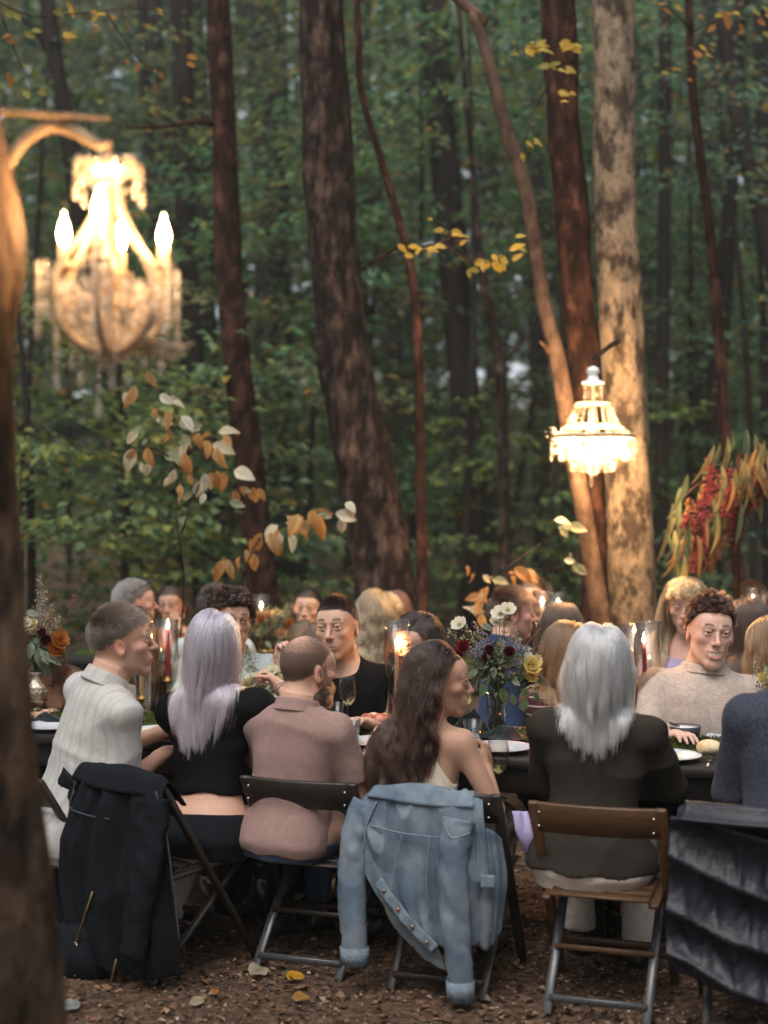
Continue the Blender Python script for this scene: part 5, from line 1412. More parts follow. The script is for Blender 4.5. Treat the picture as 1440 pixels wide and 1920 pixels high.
EYE = (.0315, .0775, .0130)
def head_sdf(S, hp, f):
    """adds the head; hp maps head coordinates to the person's, f holds the face settings"""
    R, c0, s = hp
    w = lambda p: np.asarray(p, float) @ R.T * s + c0
    fem = f.get('fem', 0.); jaw = f.get('jaw', 1.); sm = f.get('smile', 0.)
    def E(c, r, k=.02, mode='u', tilt=None):
        Mr = R if tilt is None else R @ tilt
        S.ell(w(c), np.array(r) * s, k * s, mode, Mr)
    def Cn(a, b, ra, rb, k=.015, mode='u'): S.cone(w(a), w(b), ra * s, rb * s, k * s, mode)
    E((0, -.014, .034), (.0765, .097, .091), .02)                      # cranium
    E((0, .030, -.030), (.0575 - .003 * fem, .058, .082), .03)           # face mass
    E((0, .056, .045), (.054, .032, .034), .03)                           # forehead
    jx = (.0455 - .0075 * fem) * jaw
    for sx in (-1, 1):
        Cn((sx * jx, .006, -.062), (sx * (.013 - .003 * fem), .068, -.101 + .006 * fem), .015 - .002 * fem, .0165 - .002 * fem, .022)   # jaw line
        Cn((sx * .055, .0, .0), (sx * jx, .004, -.058), .016, .015, .022)
        E((sx * (.041 + .002 * sm), .057, -.014 + .004 * sm), (.022, .022, .017 + .003 * sm), .02)     # cheekbone
        Cn((sx * .015, .090, .031), (sx * .043, .077, .031), .008 - .002 * fem, .008 - .002 * fem, .014)  # brow ridge
    E((0, .070, -.103 + .006 * fem), (.019 - .003 * fem, .016, .015), .02)           # chin
    for sx in (-1, 1):
        E((sx * EYE[0], EYE[1] + .0225, EYE[2] - .001), (.019, .015, .0125), .012, 's')      # eye sockets
    Cn((0, .087, .022), (0, .1105 - .003 * fem, -.020), .0070, .0090, .010)      # nose
    E((0, .1125 - .003 * fem, -.0235), (.0100, .0105, .0088), .006)
    for sx in (-1, 1):
        E((sx * .0115, .096, -.0265), (.0072, .0105, .0070), .006)        # wings of the nose
        E((sx * .0062, .1045, -.0345), (.0034, .0055, .004), .003, 's')    # nostrils
        op = f.get('lid', .0034)
        ex, ey, ez = EYE
        for a, b in (((-.0165, -.0030, .000), (-.006, .0085, op + .0012)), ((-.006, .0085, op + .0012), (.006, .0080, op + .0018)), ((.006, .0080, op + .0018), (.017, -.0050, .001))):
            Cn((sx * (ex + a[0]), ey + a[1] + .0025, ez + a[2] + .0028), (sx * (ex + b[0]), ey + b[1] + .0025, ez + b[2] + .0028), .0040, .0040, .004)   # upper lid
        for a, b in (((-.0165, -.0030, -.0015), (-.005, .0080, -.0052)), ((-.005, .0080, -.0046), (.007, .0070, -.0044)), ((.007, .0070, -.0044), (.017, -.0050, -.0005))):
            Cn((sx * (ex + a[0]), ey + a[1] + .001, ez + a[2] - .0030 + .0008 * sm), (sx * (ex + b[0]), ey + b[1] + .001, ez + b[2] - .0030 + .0008 * sm), .0036, .0036, .004)   # lower lid
    E((0, .080, -.062), (.028, .018, .022), .02)                            # muzzle under the lips
    mw = .0215 + .0085 * sm; up = .0095 * sm
    lt = .88 + .22 * fem
    my = .0970
    for sx in (-1, 1):
        Cn((0, my, -.0585), (sx * mw * .55, my - .003, -.0580 + up * .3), .0042 * lt, .0040 * lt, .004)
        Cn((sx * mw * .55, my - .003, -.0580 + up * .3), (sx * mw, my - .014, -.0625 + up), .0040 * lt, .002, .004)
        Cn((0, my - .001, -.0690 - .0085 * sm), (sx * mw * .55, my - .004, -.0685 + up * .1 - .0065 * sm), .0052 * lt, .0046 * lt, .005)
        Cn((sx * mw * .55, my - .004, -.0685 + up * .1 - .0065 * sm), (sx * mw, my - .014, -.0635 + up), .0042 * lt, .002, .005)
        Cn((0, my + .004, -.0632 - .0028 * sm), (sx * mw, my - .009, -.0630 + up), .0018 + .0050 * sm, .0014 + .001 * sm, .002, 's')
        tl = rotm('z', -sx * 18) @ rotm('x', 12)
        E((sx * .079, -.010, -.004), (.0075, .019, .032), .008, 'u', tl)      # ears
        E((sx * .087, -.005, -.002), (.0065, .010, .018), .005, 's', tl)
    nr = .056 - .010 * fem
    return nr

def arm_ik(S, H, L1, L2, hint):
    S, H = np.asarray(S, float), np.asarray(H, float)
    d = H - S; D = np.linalg.norm(d)
    D = min(D, (L1 + L2) * .995); u = nrm(d)
    H = S + u * D
    a = (L1 ** 2 - L2 ** 2 + D ** 2) / (2 * D)
    h = math.sqrt(max(0, L1 ** 2 - a ** 2))
    v = np.asarray(hint, float); v = nrm(v - u * (v @ u))
    return S + u * a + v * h, H

def hand_sdf(S, wr, d, pn, side, curl=.4, sc=1.0, spread=.12, thumb=.5):
    """palm and five fingers: wrist wr, pointing d, palm facing pn; side +1 right, -1 left"""
    d = nrm(d); pn = nrm(np.asarray(pn, float) - d * (np.asarray(pn, float) @ d)); ac = np.cross(d, pn) * side   # ac: towards the thumb
    Mr = np.stack([ac, d, pn], 1)
    ac = -ac if False else ac
    P = lambda a, b, c: wr + (ac * a + d * b + pn * c) * sc
    S.ell(P(0, .045, 0), np.array([.038, .054, .0155]) * sc, .015, 'u', Mr)
    S.cone(P(0, 0, 0), P(0, .03, 0), .024 * sc, .026 * sc, .02)
    S.cone(P(.022, .02, .006), P(.03, .045, .008), .014 * sc, .012 * sc, .012)
    for i, (a, L) in enumerate([(.029, .072), (.010, .080), (-.010, .075), (-.028, .058)]):
        q = P(a, .088 - .004 * abs(i - 1), 0); ang = 0.; r = .0088 * sc
        dv = nrm(d + ac * spread * (1 - i * .66))
        for j, (fr, bend) in enumerate([(.46, curl * 1.0), (.31, curl * 1.25), (.23, curl * .8)]):
            ang += bend
            v = dv * math.cos(ang) + pn * math.sin(ang)
            q2 = q + v * L * fr * sc
            S.cone(q, q2, r, r * .9, .006 if j else .012); r *= .9; q = q2
    q = P(.030, .032, .008); v = nrm(ac * .75 + d * .6 + pn * .35)
    v2 = nrm(ac * (.6 - thumb) + d * .8 + pn * (.3 + thumb))
    q2 = q + v * .034 * sc; S.cone(q, q2, .0115 * sc, .0098 * sc, .012)
    q3 = q2 + v2 * .029 * sc; S.cone(q2, q3, .0098 * sc, .009 * sc, .006)
    v3 = nrm(v2 + pn * .35); S.cone(q3, q3 + v3 * .024 * sc, .009 * sc, .0075 * sc, .006)

SKIN = {'fair': (.56, .34, .25), 'pale': (.60, .40, .31), 'tan': (.44, .26, .18), 'olive': (.50, .32, .235), 'rosy': (.58, .36, .285)}
EYE_CACHE = {}
def eye_mesh(col):
    if col in EYE_CACHE: return EYE_CACHE[col]
    V, F = ico((0, 0, 0), .0122, 3)
    a = np.arccos(np.clip(V[:, 1] / .0122, -1, 1))
    c = np.tile([.50, .47, .44], (len(V), 1))
    c[a < .52] = (.02, .015, .012); c[a < .46] = col; c[a < .20] = (.004, .004, .004)
    V = V + (a < .52)[:, None] * np.array([0, .0006, 0])
    me = new_mesh('eye', V, F, c); me.materials.append(MT['eye'])
    EYE_CACHE[col] = me
    return me

def cloth_noise(p, amp, seed, f=26):
    """soft creases, drawn out across the body"""
    q = p * np.array([.55, .55, 1.0])
    w = wob(q, f * .45, seed, 2)[:, None]
    a = wob(q + .035 * w, f, seed + 1, 2)
    b = wob(q * np.array([1.3, 1.3, .8]) + .05 * w, f * .7, seed + 7, 2)
    return (amp * (np.abs(a) ** .8 * 1.2 - .4) + amp * 1.1 * (np.clip(np.abs(b) * 2.2, 0, 1) ** .7 - .75)).astype(np.float32)

def person(label, X, Y, yaw, top=1.30, sex='m', lean=(8, 0), twist=0., head=(0, 0, 0), hs=1.0, skin='fair', face=None, arms=None, top_c=None, bottom=None,
           hair=None, shoe=(.02, .016, .014), seat=.40, fine=2, name='person', sh=1.0, group=None, thick=1.0, neckfwd=.02):
    """a seated figure. yaw 0 faces away from the camera; head = (yaw, nod, tilt) on the trunk; fine 2 = hero, 1 = across the table, 0 = far"""
    face = dict(face or {}); face.setdefault('fem', 1. if sex == 'f' else 0.)
    t = thing(name, label, 'person', (X, Y, 0), R_(yaw), group)
    pel = np.array([0, 0, seat + .10])
    Rt = rotm('y', lean[1]) @ rotm('x', -lean[0]) @ rotm('z', twist)
    hd_up = .225 * hs
    ts = float(np.clip((top - pel[2] - hd_up) / (.545 * math.cos(R_(math.hypot(*lean)))), .84, 1.16))
    tw = lambda p: np.asarray(p, float) @ Rt.T * ts * np.array([1, 1, 1]) + pel
    Rh = rotm('z', head[0]) @ rotm('x', -head[1]) @ rotm('y', head[2])
    hb = tw((0, 0, .545)); hc = hb + Rh @ np.array([0, neckfwd, .098]) * hs + np.array([0, .012, 0])
    hp = (Rh, hc, hs)
    tab = TORSO[sex]
    th = np.array([1 / thick, 1 / (1 + (thick - 1) * .7), 1])
    def torso(p): return loft_d(((p - pel) @ Rt / ts) * th, tab) * ts
    tc = tw((0, 0, .22))
    sw = (.180 if sex == 'm' else .155) * sh; sz = .425 if sex == 'm' else .415; dr = 1.0 if sex == 'm' else .82
    shd = {s: tw((s * sw, -.012, sz)) for s in (-1, 1)}
    L1, L2 = (.285, .255) if sex == 'm' else (.262, .235)
    A = {}
    for s, key in ((1, 'r'), (-1, 'l')):
        a = dict((arms or {}).get(key, {}))
        wr = np.asarray(a.get('wrist', (s * .16, .40, .76)), float)
        el, wr = arm_ik(shd[s], wr, L1, L2, a.get('hint', (s * .45, -.45, -.9)))
        A[s] = dict(sh=shd[s], el=el, wr=wr, dir=np.asarray(a.get('dir', wr - el), float), palm=np.asarray(a.get('palm', (0, 0, -1)), float), curl=a.get('curl', .35), thumb=a.get('thumb', .4))
    hip = {s: pel + np.array([s * .088, .03, -.035]) for s in (-1, 1)}
    kn = {s: np.array([s * .12, .47, seat + .075]) for s in (-1, 1)}
    an = {s: np.array([s * .12, .44 - .1 * (s > 0), .085]) for s in (-1, 1)}

    # ---- body
    S = Sdf()
    S.add(torso, tc, .46 * ts, .03)
    def arm_prims(S_, e1=0., k=.03, frac=None):
        for s in (-1, 1):
            a = A[s]
            S_.cone(tw((s * .07, -.014, sz + .015)), a['sh'], .055 * dr + e1, .054 * dr + e1, .05)
            S_.cone(a['sh'], a['el'], .053 * dr + e1, .041 * dr + e1, .04)
            S_.cone(a['el'], a['wr'], .041 * dr + e1, .027 * dr + e1, .015)
    arm_prims(S)
    if sex == 'f':
        for s in (-1, 1): S.ell(tw((s * .068, .085, .315)), np.array([.058, .05, .056]) * ts, .03)
    for s in (-1, 1):
        S.cone(hip[s], kn[s], .088, .058, .05); S.cone(kn[s], an[s], .056, .036, .02)
        S.cone(an[s] + [0, 0, -.03], an[s] + [0, .14, -.055], .036, .026, .02)
        hand_sdf(S, A[s]['wr'], A[s]['dir'], A[s]['palm'], s, A[s]['curl'], .96 if sex == 'm' else .88, thumb=A[s]['thumb'])
    nr = .053 if sex == 'm' else .044
    S.cone(tw((0, -.015, .50)), hc + Rh @ np.array([0, -.022, -.055]) * hs, nr * 1.04, nr * hs, .03)
    S.cone(tw((0, -.03, .46)), hc + Rh @ np.array([0, -.045, -.03]) * hs, nr * .95, nr * .85, .04)
    head_sdf(S, hp, face)
    ch = [.0058, .0040, .0029][fine]; cb = [.013, .011, .010][fine]; chand = [.006, .0048, .0042][fine]
    rh = .155 * hs
    hbx = (hc - [rh, rh, rh], hc + [rh, rh, rh])
    boxes = [(hbx[0], hbx[1], ch)]
    for s in (-1, 1):
        c = A[s]['wr'] + nrm(A[s]['dir']) * .07
        boxes.append((c - .125, c + .125, chand))
    pts = np.array([tw((0, 0, -.1)), hc, *[A[s][k] for s in (-1, 1) for k in ('sh', 'el', 'wr')], *kn.values(), *an.values()])
    lo, hi = pts.min(0) - .22, pts.max(0) + .24
    lo[2] = max(lo[2], -.02)
    Vs, Fs, n = [], [], 0
    V, F = nets(S, lo, hi, cb)
    cen = V[F].mean(1)
    keep = np.ones(len(F), bool)
    for b0, b1, h in boxes:
        keep &= ~((cen > b0 + cb * 1.2) & (cen < b1 - cb * 1.2)).all(1)
    V, F = sub_mesh(V, F, keep); Vs.append(V); Fs.append(F); n += len(V)
    for i, (b0, b1, h) in enumerate(boxes):
        V, F = nets(S, b0, b1, h)
        if not len(F): continue
        cen = V[F].mean(1); keep = np.ones(len(F), bool)
        for c0, c1, h2 in boxes[:i]: keep &= ~((cen > c0) & (cen < c1)).all(1)
        V, F = sub_mesh(V, F, keep)
        Vs.append(V); Fs.append(F + n); n += len(V)
    V = np.concatenate(Vs); F = np.concatenate(Fs)
    # ---- skin colour: lips, brows, beard, scalp are pigments; the mouth line is painted shade
    q = (V - hc) @ Rh / hs
    c = np.tile(np.array(SKIN[skin]) if isinstance(skin, str) else np.array(skin), (len(V), 1))
    c *= (1 + .05 * wob(V, 30, 3, 2))[:, None]
    ax_, y_, z_ = np.abs(q[:, 0]), q[:, 1], q[:, 2]
    inh = (np.abs(q) < .15).all(1)
    def blend(m, col, w=1.0):
        w_ = (np.clip(m, 0, 1) * w * inh)[:, None]
        c[:] = c * (1 - w_) + np.array(col) * w_
    gs = lambda x, s_: np.exp(-(x / s_) ** 2)
    blend(gs(ax_ - .042, .020) * gs(z_ + .022, .02) * (y_ > .03), np.array(c[0]) * [1.10, .84, .80], .35)
    blend(gs(ax_, .012) * gs(z_ + .022, .012) * (y_ > .09), np.array(c[0]) * [1.08, .82, .78], .35)
    blend(gs(ax_ - .08, .016) * gs(z_, .04), np.array(c[0]) * [1.1, .72, .65], .55)
    hcol = np.array(face.get('brow', (.03, .02, .015)))
    if face.get('stubble', 0):
        bz = np.clip((-.030 - z_ - .9 * np.clip(.03 - y_, 0, .05)) / .012, 0, 1) * (y_ > -.022) * (1 - gs(z_ + .115, .012) * 0)
        bz = np.maximum(bz, gs(ax_ - .074, .012) * np.clip((.03 - z_) / .02, 0, 1) * np.clip((z_ + .06) / .02, 0, 1) * (np.abs(y_ - .012) < .018))
        bz *= 1 - gs(ax_ - .045, .018) * gs(z_ + .03, .02)
        blend(bz * np.clip((.135 + z_) / .02, 0, 1), hcol * 1.2 + np.array(c[0]) * face.get('mixb', .25), face['stubble'])
    if face.get('beard'):
        k = np.where((bz * inh > .6) & ~((ax_ < .024) & (z_ > -.078) & (z_ < -.052)))[0]
        gb = np.random.default_rng(8); k = gb.choice(k, 3500)
        r0 = q[k]; dv = nrm(r0 * [1, 1, .2]) * .7 + np.array([0, .15, -.8]) + gb.normal(0, .25, r0.shape)
        tb = np.linspace(0, 1, 4)[None, :, None]
        Qb = (r0[:, None, :] + nrm(dv)[:, None, :] * tb * face['beard'] * gb.uniform(.5, 1.1, (len(k), 1, 1))) @ Rh.T * hs + hc
        curves('beard', Qb, .0009, hair['mat'], t)
    lipc = np.array(face.get('lip', np.array(c[0]) * [.92, .52, .50]))
    sm = face.get('smile', 0.)
    mw = .0215 + .0085 * sm
    zc_ = -.0632 + .0095 * sm * (ax_ / mw) ** 2
    lipm = np.clip((1.05 - (ax_ / mw) ** 2 - ((z_ - zc_) / (.0112 + .003 * sm)) ** 2) * 3, 0, 1) * (y_ > .072)
    blend(lipm, lipc, .85)
    blend(np.clip(1.5 - np.abs(z_ - zc_ + .0004) / (.0016 + .001 * sm), 0, 1) * (ax_ < mw * 1.02) * (y_ > .068), np.array(lipc) * .35, .75)  # dark line painted between the lips for the shade in the mouth gap
    ba = .0405 + .0035 * np.cos((ax_ - .030) * 90) - .005 * face.get('fem', 0) * 0
    blend(np.clip(1.4 - np.abs(z_ - ba + .002) / (.0054 - .002 * face.get('fem', 0)), 0, 1) * np.clip((ax_ - .012) / .004, 0, 1) * np.clip((.050 - ax_) / .006, 0, 1) * (y_ > .05), hcol, .84)
    blend(np.clip(1.3 - np.abs(z_ - (EYE[2] + .0078 - 14 * (ax_ - EYE[0]) ** 2)) / .0022, 0, 1) * (np.abs(ax_ - EYE[0]) < .0175) * (y_ > .06), (.03, .02, .018), .45)
    sc = (hair or {}).get('scalp')
    if sc is not None:
        v = (q - np.array([0, -.014, .034])) / np.array([.0765, .097, .091])
        v = nrm(v)
        hl = np.interp(v[:, 1], *(hair.get('line') or HAIRLINE))
        on = np.clip((v[:, 2] - hl) / .06 + .5 + .25 * wob(q, 220, 5, 2), 0, 1) * (np.abs(q[:, 0]) < .0775) * (z_ > -.1)
        if hair.get('thin'):
            on = on * (1 - hair['thin'] * gs(ax_, .05) * gs(y_ + .045, .05) * (z_ > .07))
        blend(on, sc, hair.get('cover', .95))
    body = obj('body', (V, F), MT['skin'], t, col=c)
    # ---- eyes
    for s in (-1, 1):
        o = obj('eye', eye_mesh(face.get('iris', (.05, .025, .012))), None, t)
        ga = face.get('gaze', (0, 0))
        Re = Rh @ rotm('z', ga[0]) @ rotm('x', ga[1])
        p = hc + Rh @ np.array([s * EYE[0], EYE[1], EYE[2]]) * hs
        Mx = np.eye(4); Mx[:3, :3] = Re * hs; Mx[:3, 3] = p
        o.matrix_local = Matrix(Mx.tolist())
    if sm > .4:
        a_ = np.linspace(-1, 1, 9)
        Vt = np.array([[x * mw * .9, .0965 - .0105 * x * x, zz + .0085 * sm * x * x] for zz in (-.0585, -.0685) for x in a_])
        Ft = np.array([[i, i + 1, i + 10, i + 9] for i in range(8)])[:, ::-1]
        obj('teeth', (Vt @ Rh.T * hs + hc, Ft), MT['teeth'], t)

    # ---- clothes
    tq = lambda p: (p - pel) @ Rt / ts
    if top_c:
        k = top_c; e = k.get('ease', .010); sl = k.get('sleeve', .62); amp = k.get('amp', .004); seed = k.get('seed', 1)
        C = Sdf()
        def tor2(p):
            qq = tq(p)
            fl = k.get('flare', .012) * np.clip((.2 - qq[:, 2]) / .3, 0, 1)
            return loft_d(qq * th, tab) * ts - e - fl
        C.add(tor2, tc, .48 * ts, .03)
        if sex == 'f' and k.get('bust', 1):
            for s in (-1, 1): C.ell(tw((s * .066, .085, .315)), np.array([.058, .05, .056]) * ts + e, .04)
        if sl > 0:
            for s in (-1, 1):
                a = A[s]; lo_ = k.get('loose', .012); puff = k.get('puff', 0)
                C.cone(tw((s * .07, -.014, sz + .012)), a['sh'], .055 * dr + e, .056 * dr + e, .045)
                if puff: C.ell(a['sh'] + (a['el'] - a['sh']) * .16, (puff, puff, puff), .04)
                u = nrm(a['el'] - a['sh']); L = np.linalg.norm(a['el'] - a['sh'])
                if sl <= 1.0:
                    q1 = a['sh'] + u * L * sl
                    def fn(p, a=a, u=u, q1=q1, s=s):
                        d = cone(p, a['sh'], a['el'], .054 * dr + e, .047 * dr + e + lo_)
                        return np.maximum(d, (p - q1) @ u)
                    C.add(fn, (a['sh'] + a['el']) / 2, L / 2 + .08, .02)
                else:
                    C.cone(a['sh'], a['el'], .054 * dr + e, .044 * dr + e + lo_ * .6, .03)
                    L2_ = np.linalg.norm(a['wr'] - a['el']); u2 = nrm(a['wr'] - a['el']); q2 = a['el'] + u2 * L2_ * (sl - 1)
                    def fn2(p, a=a, u2=u2, q2=q2):
                        d = cone(p, a['el'], a['wr'], .043 * dr + e + lo_ * .6, .032 * dr + e + lo_ * .5)
                        return np.maximum(d, (p - q2) @ u2)
                    C.add(fn2, (a['el'] + a['wr']) / 2, .22, .02)
        hem = k.get('hem', -.04); neck = k.get('neck', .515); ntilt = k.get('ntilt', .35)
        cut = k.get('cut')
        def shirt(p):
            d = C(p)
            nz = cloth_noise(p, amp, seed, k.get('nf', 26))
            qq = tq(p)
            d = d + nz
            core = (np.abs(qq[:, 0]) < .20) | (qq[:, 2] > .38)
            nw = k.get('nw', .100 if sex == 'm' else .082)
            d = np.where(core, np.maximum(d, np.minimum((qq[:, 2] - neck - ntilt * -qq[:, 1] - .004) * .9, nw - np.abs(qq[:, 0]))), d)
            near_arm = np.abs(qq[:, 0]) > .22 * thick
            d = np.where(near_arm, d, np.maximum(d, hem - qq[:, 2] + .006 * np.sin(qq[:, 0] * 40)))
            if cut is not None: d = np.maximum(d, cut(qq))
            return d
        cs = k.get('cell', [.014, .0105, .0085][fine])
        V, F = nets(shirt, lo, hi, cs)
        cvt = k.get('color')
        o = obj(k.get('name', 'shirt'), (V, F), k['mat'], t, col=None if cvt is None else cvt(tq(V), V))
        if k.get('collar'):
            ct, hgt = k['collar'][0], k['collar'][1]
            a_ = np.linspace(0, 2 * np.pi, 41)
            rows = []
            rx, ry = (.074 * thick, .070 * thick) if sex == 'm' else (.060, .058)
            for rr, dz in ((1.0, hgt), (1.10, hgt + .004), (1.22, hgt * .35), (1.34, -.008)):
                rows.append([tw((rx * rr * math.sin(b), -.018 + ry * rr * math.cos(b) + (.02 * ct if math.cos(b) > .8 else 0), .508 + dz - .038 * ct * max(0, math.cos(b)) + .01 * (1 - abs(math.cos(b))) * -1)) for b in a_])
            obj('collar', sheet(np.array(rows), 12, 60, .004), k['mat'], t)
    if bottom:
        C = Sdf()
        e = bottom.get('ease', .010)
        C.add(lambda p: loft_d(tq(p) * th, tab) * ts - e, tw((0, 0, 0)), .3, .03)
        for s in (-1, 1):
            C.cone(hip[s], kn[s], .090 + e, .060 + e, .05); C.cone(kn[s], an[s], .058 + e, .042 + e + bottom.get('loose', .008), .02)
        wst = bottom.get('waist', .06)
        def pants(p):
            d = C(p) + cloth_noise(p, .003, 9, 30)
            return np.maximum(np.where(p[:, 1] < .17, np.maximum(d, tq(p)[:, 2] - wst - .5 * np.clip(p[:, 1] - .1, 0, 1)), d), .085 - p[:, 2])
        V, F = nets(pants, lo, hi, [.018, .015, .013][fine])
        obj(bottom.get('name', 'trousers'), (V, F), bottom['mat'], t)
    msh = shoe_mat(shoe)
    for s in (-1, 1):
        C = Sdf()
        C.cone(an[s] + [0, -.015, -.03], an[s] + [0, .015, -.045], .043, .042, .02)
        C.ell(an[s] + [0, .10, -.052], (.044, .10, .034), .04); C.ell(an[s] + [0, .03, -.058], (.040, .10, .030), .03)
        f_ = lambda p: np.maximum(C(p), .002 - p[:, 2])
        c_ = an[s] + np.array([0, .06, -.03])
        V, F = nets(f_, c_ - [.08, .17, .08], c_ + [.08, .17, .09], .012)
        obj('shoe', (V, F), msh, t)
    P = dict(ext=((top_c or {}).get('ease', 0) + .75 * (top_c or {}).get('amp', .004)) if (top_c and top_c.get('sleeve', 1) > 0) else 0, t=t, S=S, hp=hp, tw=tw, pel=pel, A=A, lo=lo, hi=hi, Rt=Rt)
    if hair: grow_hair(P, hair, fine)
    return P

def curves(name, Q, r0, mat, parent):
    n, m = Q.shape[:2]
    cd = bpy.data.hair_curves.new(name); cd.add_curves([m] * n)
    cd.position_data.foreach_set('vector', Q.astype(np.float32).ravel())
    a = cd.attributes.new('radius', 'FLOAT', 'POINT')
    a.data.foreach_set('value', (np.ones((n, 1)) * r0 * (1 - .7 * np.linspace(0, 1, m) ** 2)).astype(np.float32).ravel())
    cd.materials.append(mat)
    o = bpy.data.objects.new(name, cd); COL.objects.link(o); o.parent = parent
    return o

_SH = {}
def shoe_mat(c):
    if c not in _SH: _SH[c] = M('shoe_leather', c, .45, .4, var=.2)
    return _SH[c]

HAIRLINE = ([-1, -.5, 0, .25, .5, .8, 1], [-.72, -.62, -.30, .02, .30, .40, .42])
def grow_hair(P, h, fine):
    """strands rooted on the scalp, combed, pulled down by their weight and kept out of the body"""
    Rh, hc, hs = P['hp']; S = P['S']
    gg = np.random.default_rng(h.get('seed', 5))
    n = int(h['n'] * [.75, .9, 1][fine]); m = h.get('pts', 14)
    line = h.get('line') or HAIRLINE
    v = nrm(gg.normal(size=(n * 5, 3)))
    ok = v[:, 2] > np.interp(v[:, 1], *line) + gg.normal(0, .03, len(v))
    if h.get('thin'): ok &= gg.random(len(v)) > h['thin'] * np.exp(-(v[:, 0] / .6) ** 2 - ((v[:, 1] + .3) / .6) ** 2) * (v[:, 2] > .5)
    v = v[ok][:n]; n = len(v)
    q = np.array([0, -.014, .034]) + v * np.array([.0755, .096, .090])
    comb = h.get('comb', 'part'); pt = h.get('part', 0.)
    if comb == 'part':               # sideways from the parting in front, spreading from the crown behind
        cr = np.array([pt, -.045, .128])
        rad = q - cr; rad[:, 2] *= .6
        rad[:, 1] = np.minimum(rad[:, 1], .0) - .015
        if h.get('tuck'): rad[:, 1] = -np.abs(rad[:, 1]) - .06
        side = np.stack([np.sign(q[:, 0] - pt) * h.get('sx', 1.0), np.full(n, h.get('sb', -.30)), np.full(n, -.1)], 1)
        wf_ = np.clip((v[:, 1] - .02) / .3, 0, 1)[:, None]
        d = nrm(rad) * (1 - wf_) + side * wf_
        low = np.clip((.25 - v[:, 2]) / .4, 0, 1)[:, None] * (1 - wf_)
        d = d * (1 - low) + np.array([0, -.9 if h.get('tuck') else -.1, -1.0]) * low
        d = d - v * np.minimum(1, np.maximum(0, (d * v).sum(1)))[:, None]
        if h.get('bangs'):
            bm = ((v[:, 1] > .30) & (np.abs(v[:, 0]) < .66))
            d[bm] = np.stack([v[bm, 0] * .5, np.full(bm.sum(), .7), np.full(bm.sum(), -.45)], 1)
    elif comb == 'back': d = np.stack([v[:, 0] * .15, -np.ones(n), .15 + 0 * v[:, 0]], 1) + v * .3
    elif comb == 'fwd':
        up_ = np.clip((v[:, 2] - .25) / .5, 0, 1)[:, None]
        d = np.array([.3, .95, .1]) * up_ + np.stack([v[:, 0] * .2, .25 + 0 * v[:, 0], -.95 + 0 * v[:, 0]], 1) * (1 - up_)
        d = nrm(d - v * (d * v).sum(1)[:, None]) + v * h.get('lift', .35)
    elif comb == 'down': d = np.stack([v[:, 0] * .6, v[:, 1] * .6, -.8 + 0 * v[:, 0]], 1) + v * .3
    elif comb == 'up': d = v * 1.0 + np.array([.1, .35, .25])
    elif comb == 'bangs':
        d = np.stack([np.sign(q[:, 0]) * .35, np.where(v[:, 1] > -.05, .8, -.4), -.1 + 0 * v[:, 0]], 1) + v * .3
    else: d = v.copy()
    d = nrm(d + gg.normal(0, h.get('mess', .12), (n, 3)))
    if h.get('tie'):                 # pulled to a knot
        tv = np.array(h['tie']); d = nrm(tv - q); d = d - v * (d * v).sum(1)[:, None] * .8 + v * .05
        d = nrm(d)
    L = h['len'] * gg.uniform(h.get('lmin', .82), 1.05, n)
    if h.get('lenfn') is not None: L = L * h['lenfn'](v)
    lay = h.get('pad', .004) + h.get('vol', .014) * gg.random(n) ** 1.3
    g_ = h.get('grav', .3)
    p = q @ Rh.T * hs + hc; d = d @ Rh.T
    Q = np.zeros((n, m, 3)); Q[:, 0] = p
    st = (L / (m - 1))[:, None]
    for i in range(1, m):
        d = nrm(d + np.array([0, 0, -1.0]) * g_ * (st / .02) * h.get('gk', 1) + gg.normal(0, h.get('jit', .02), (n, 3)))
        if g_ > .15: d[:, 2] = np.where((d[:, 2] > .1) & (i > 2), d[:, 2] * .5, d[:, 2]); d = nrm(d)
        p = p + d * st
        D = S(p)
        mg = np.minimum(lay, .002 + lay * i / 3.0) if not h.get('flat') else lay
        mg = mg + P.get('ext', 0) * np.clip((hc[2] - .06 * hs - p[:, 2]) / .12, 0, 1)
        pen = mg - D
        k = pen > 0
        if k.any():
            e = .004; pk = p[k]
            G = np.stack([S(pk + np.array(o) * e) - D[k] for o in ((1, 0, 0), (0, 1, 0), (0, 0, 1))], 1)
            lowh = np.clip((hc[2] - .09 * hs - pk[:, 2]) / .06, 0, 1)
            G[:, 0] *= 1 - .75 * lowh
            G = nrm(G + 1e-6)
            p[k] = pk + G * np.minimum(pen[k], .009)[:, None]
            dd = d[k]; dn = (dd * G).sum(1)
            d[k] = nrm(dd - G * np.minimum(dn, 0)[:, None] * .95)
        Q[:, i] = p
    tt = np.linspace(0, 1, m)[None, :, None]
    K = h.get('clumps', 0)
    if K:
        ci = gg.choice(n, K, replace=False)
        nn = np.argmin(((Q[:, 0][:, None, :] - Q[ci, 0][None]) ** 2).sum(-1) + 2.5 * ((Q[:, m // 2][:, None, :] - Q[ci, m // 2][None]) ** 2).sum(-1), 1)
        w = h.get('clump', .5) * tt ** 1.2
        off = gg.normal(0, h.get('cspread', .005), (n, 1, 3)) * tt
        Q = Q * (1 - w) + (Q[ci][nn] + off) * w
        ph = gg.uniform(0, 6.28, K)[nn]; am = gg.uniform(.5, 1.2, K)[nn]
    else:
        ph = gg.uniform(0, 6.28, n); am = gg.uniform(.5, 1.2, n)
    if h.get('gather'):               # locks drawn together as they fall
        gx_, ga_ = h['gather']
        Q[:, :, 0] = Q[:, :, 0] * (1 - ga_ * tt[:, :, 0] ** 1.3) + gx_ * ga_ * tt[:, :, 0] ** 1.3
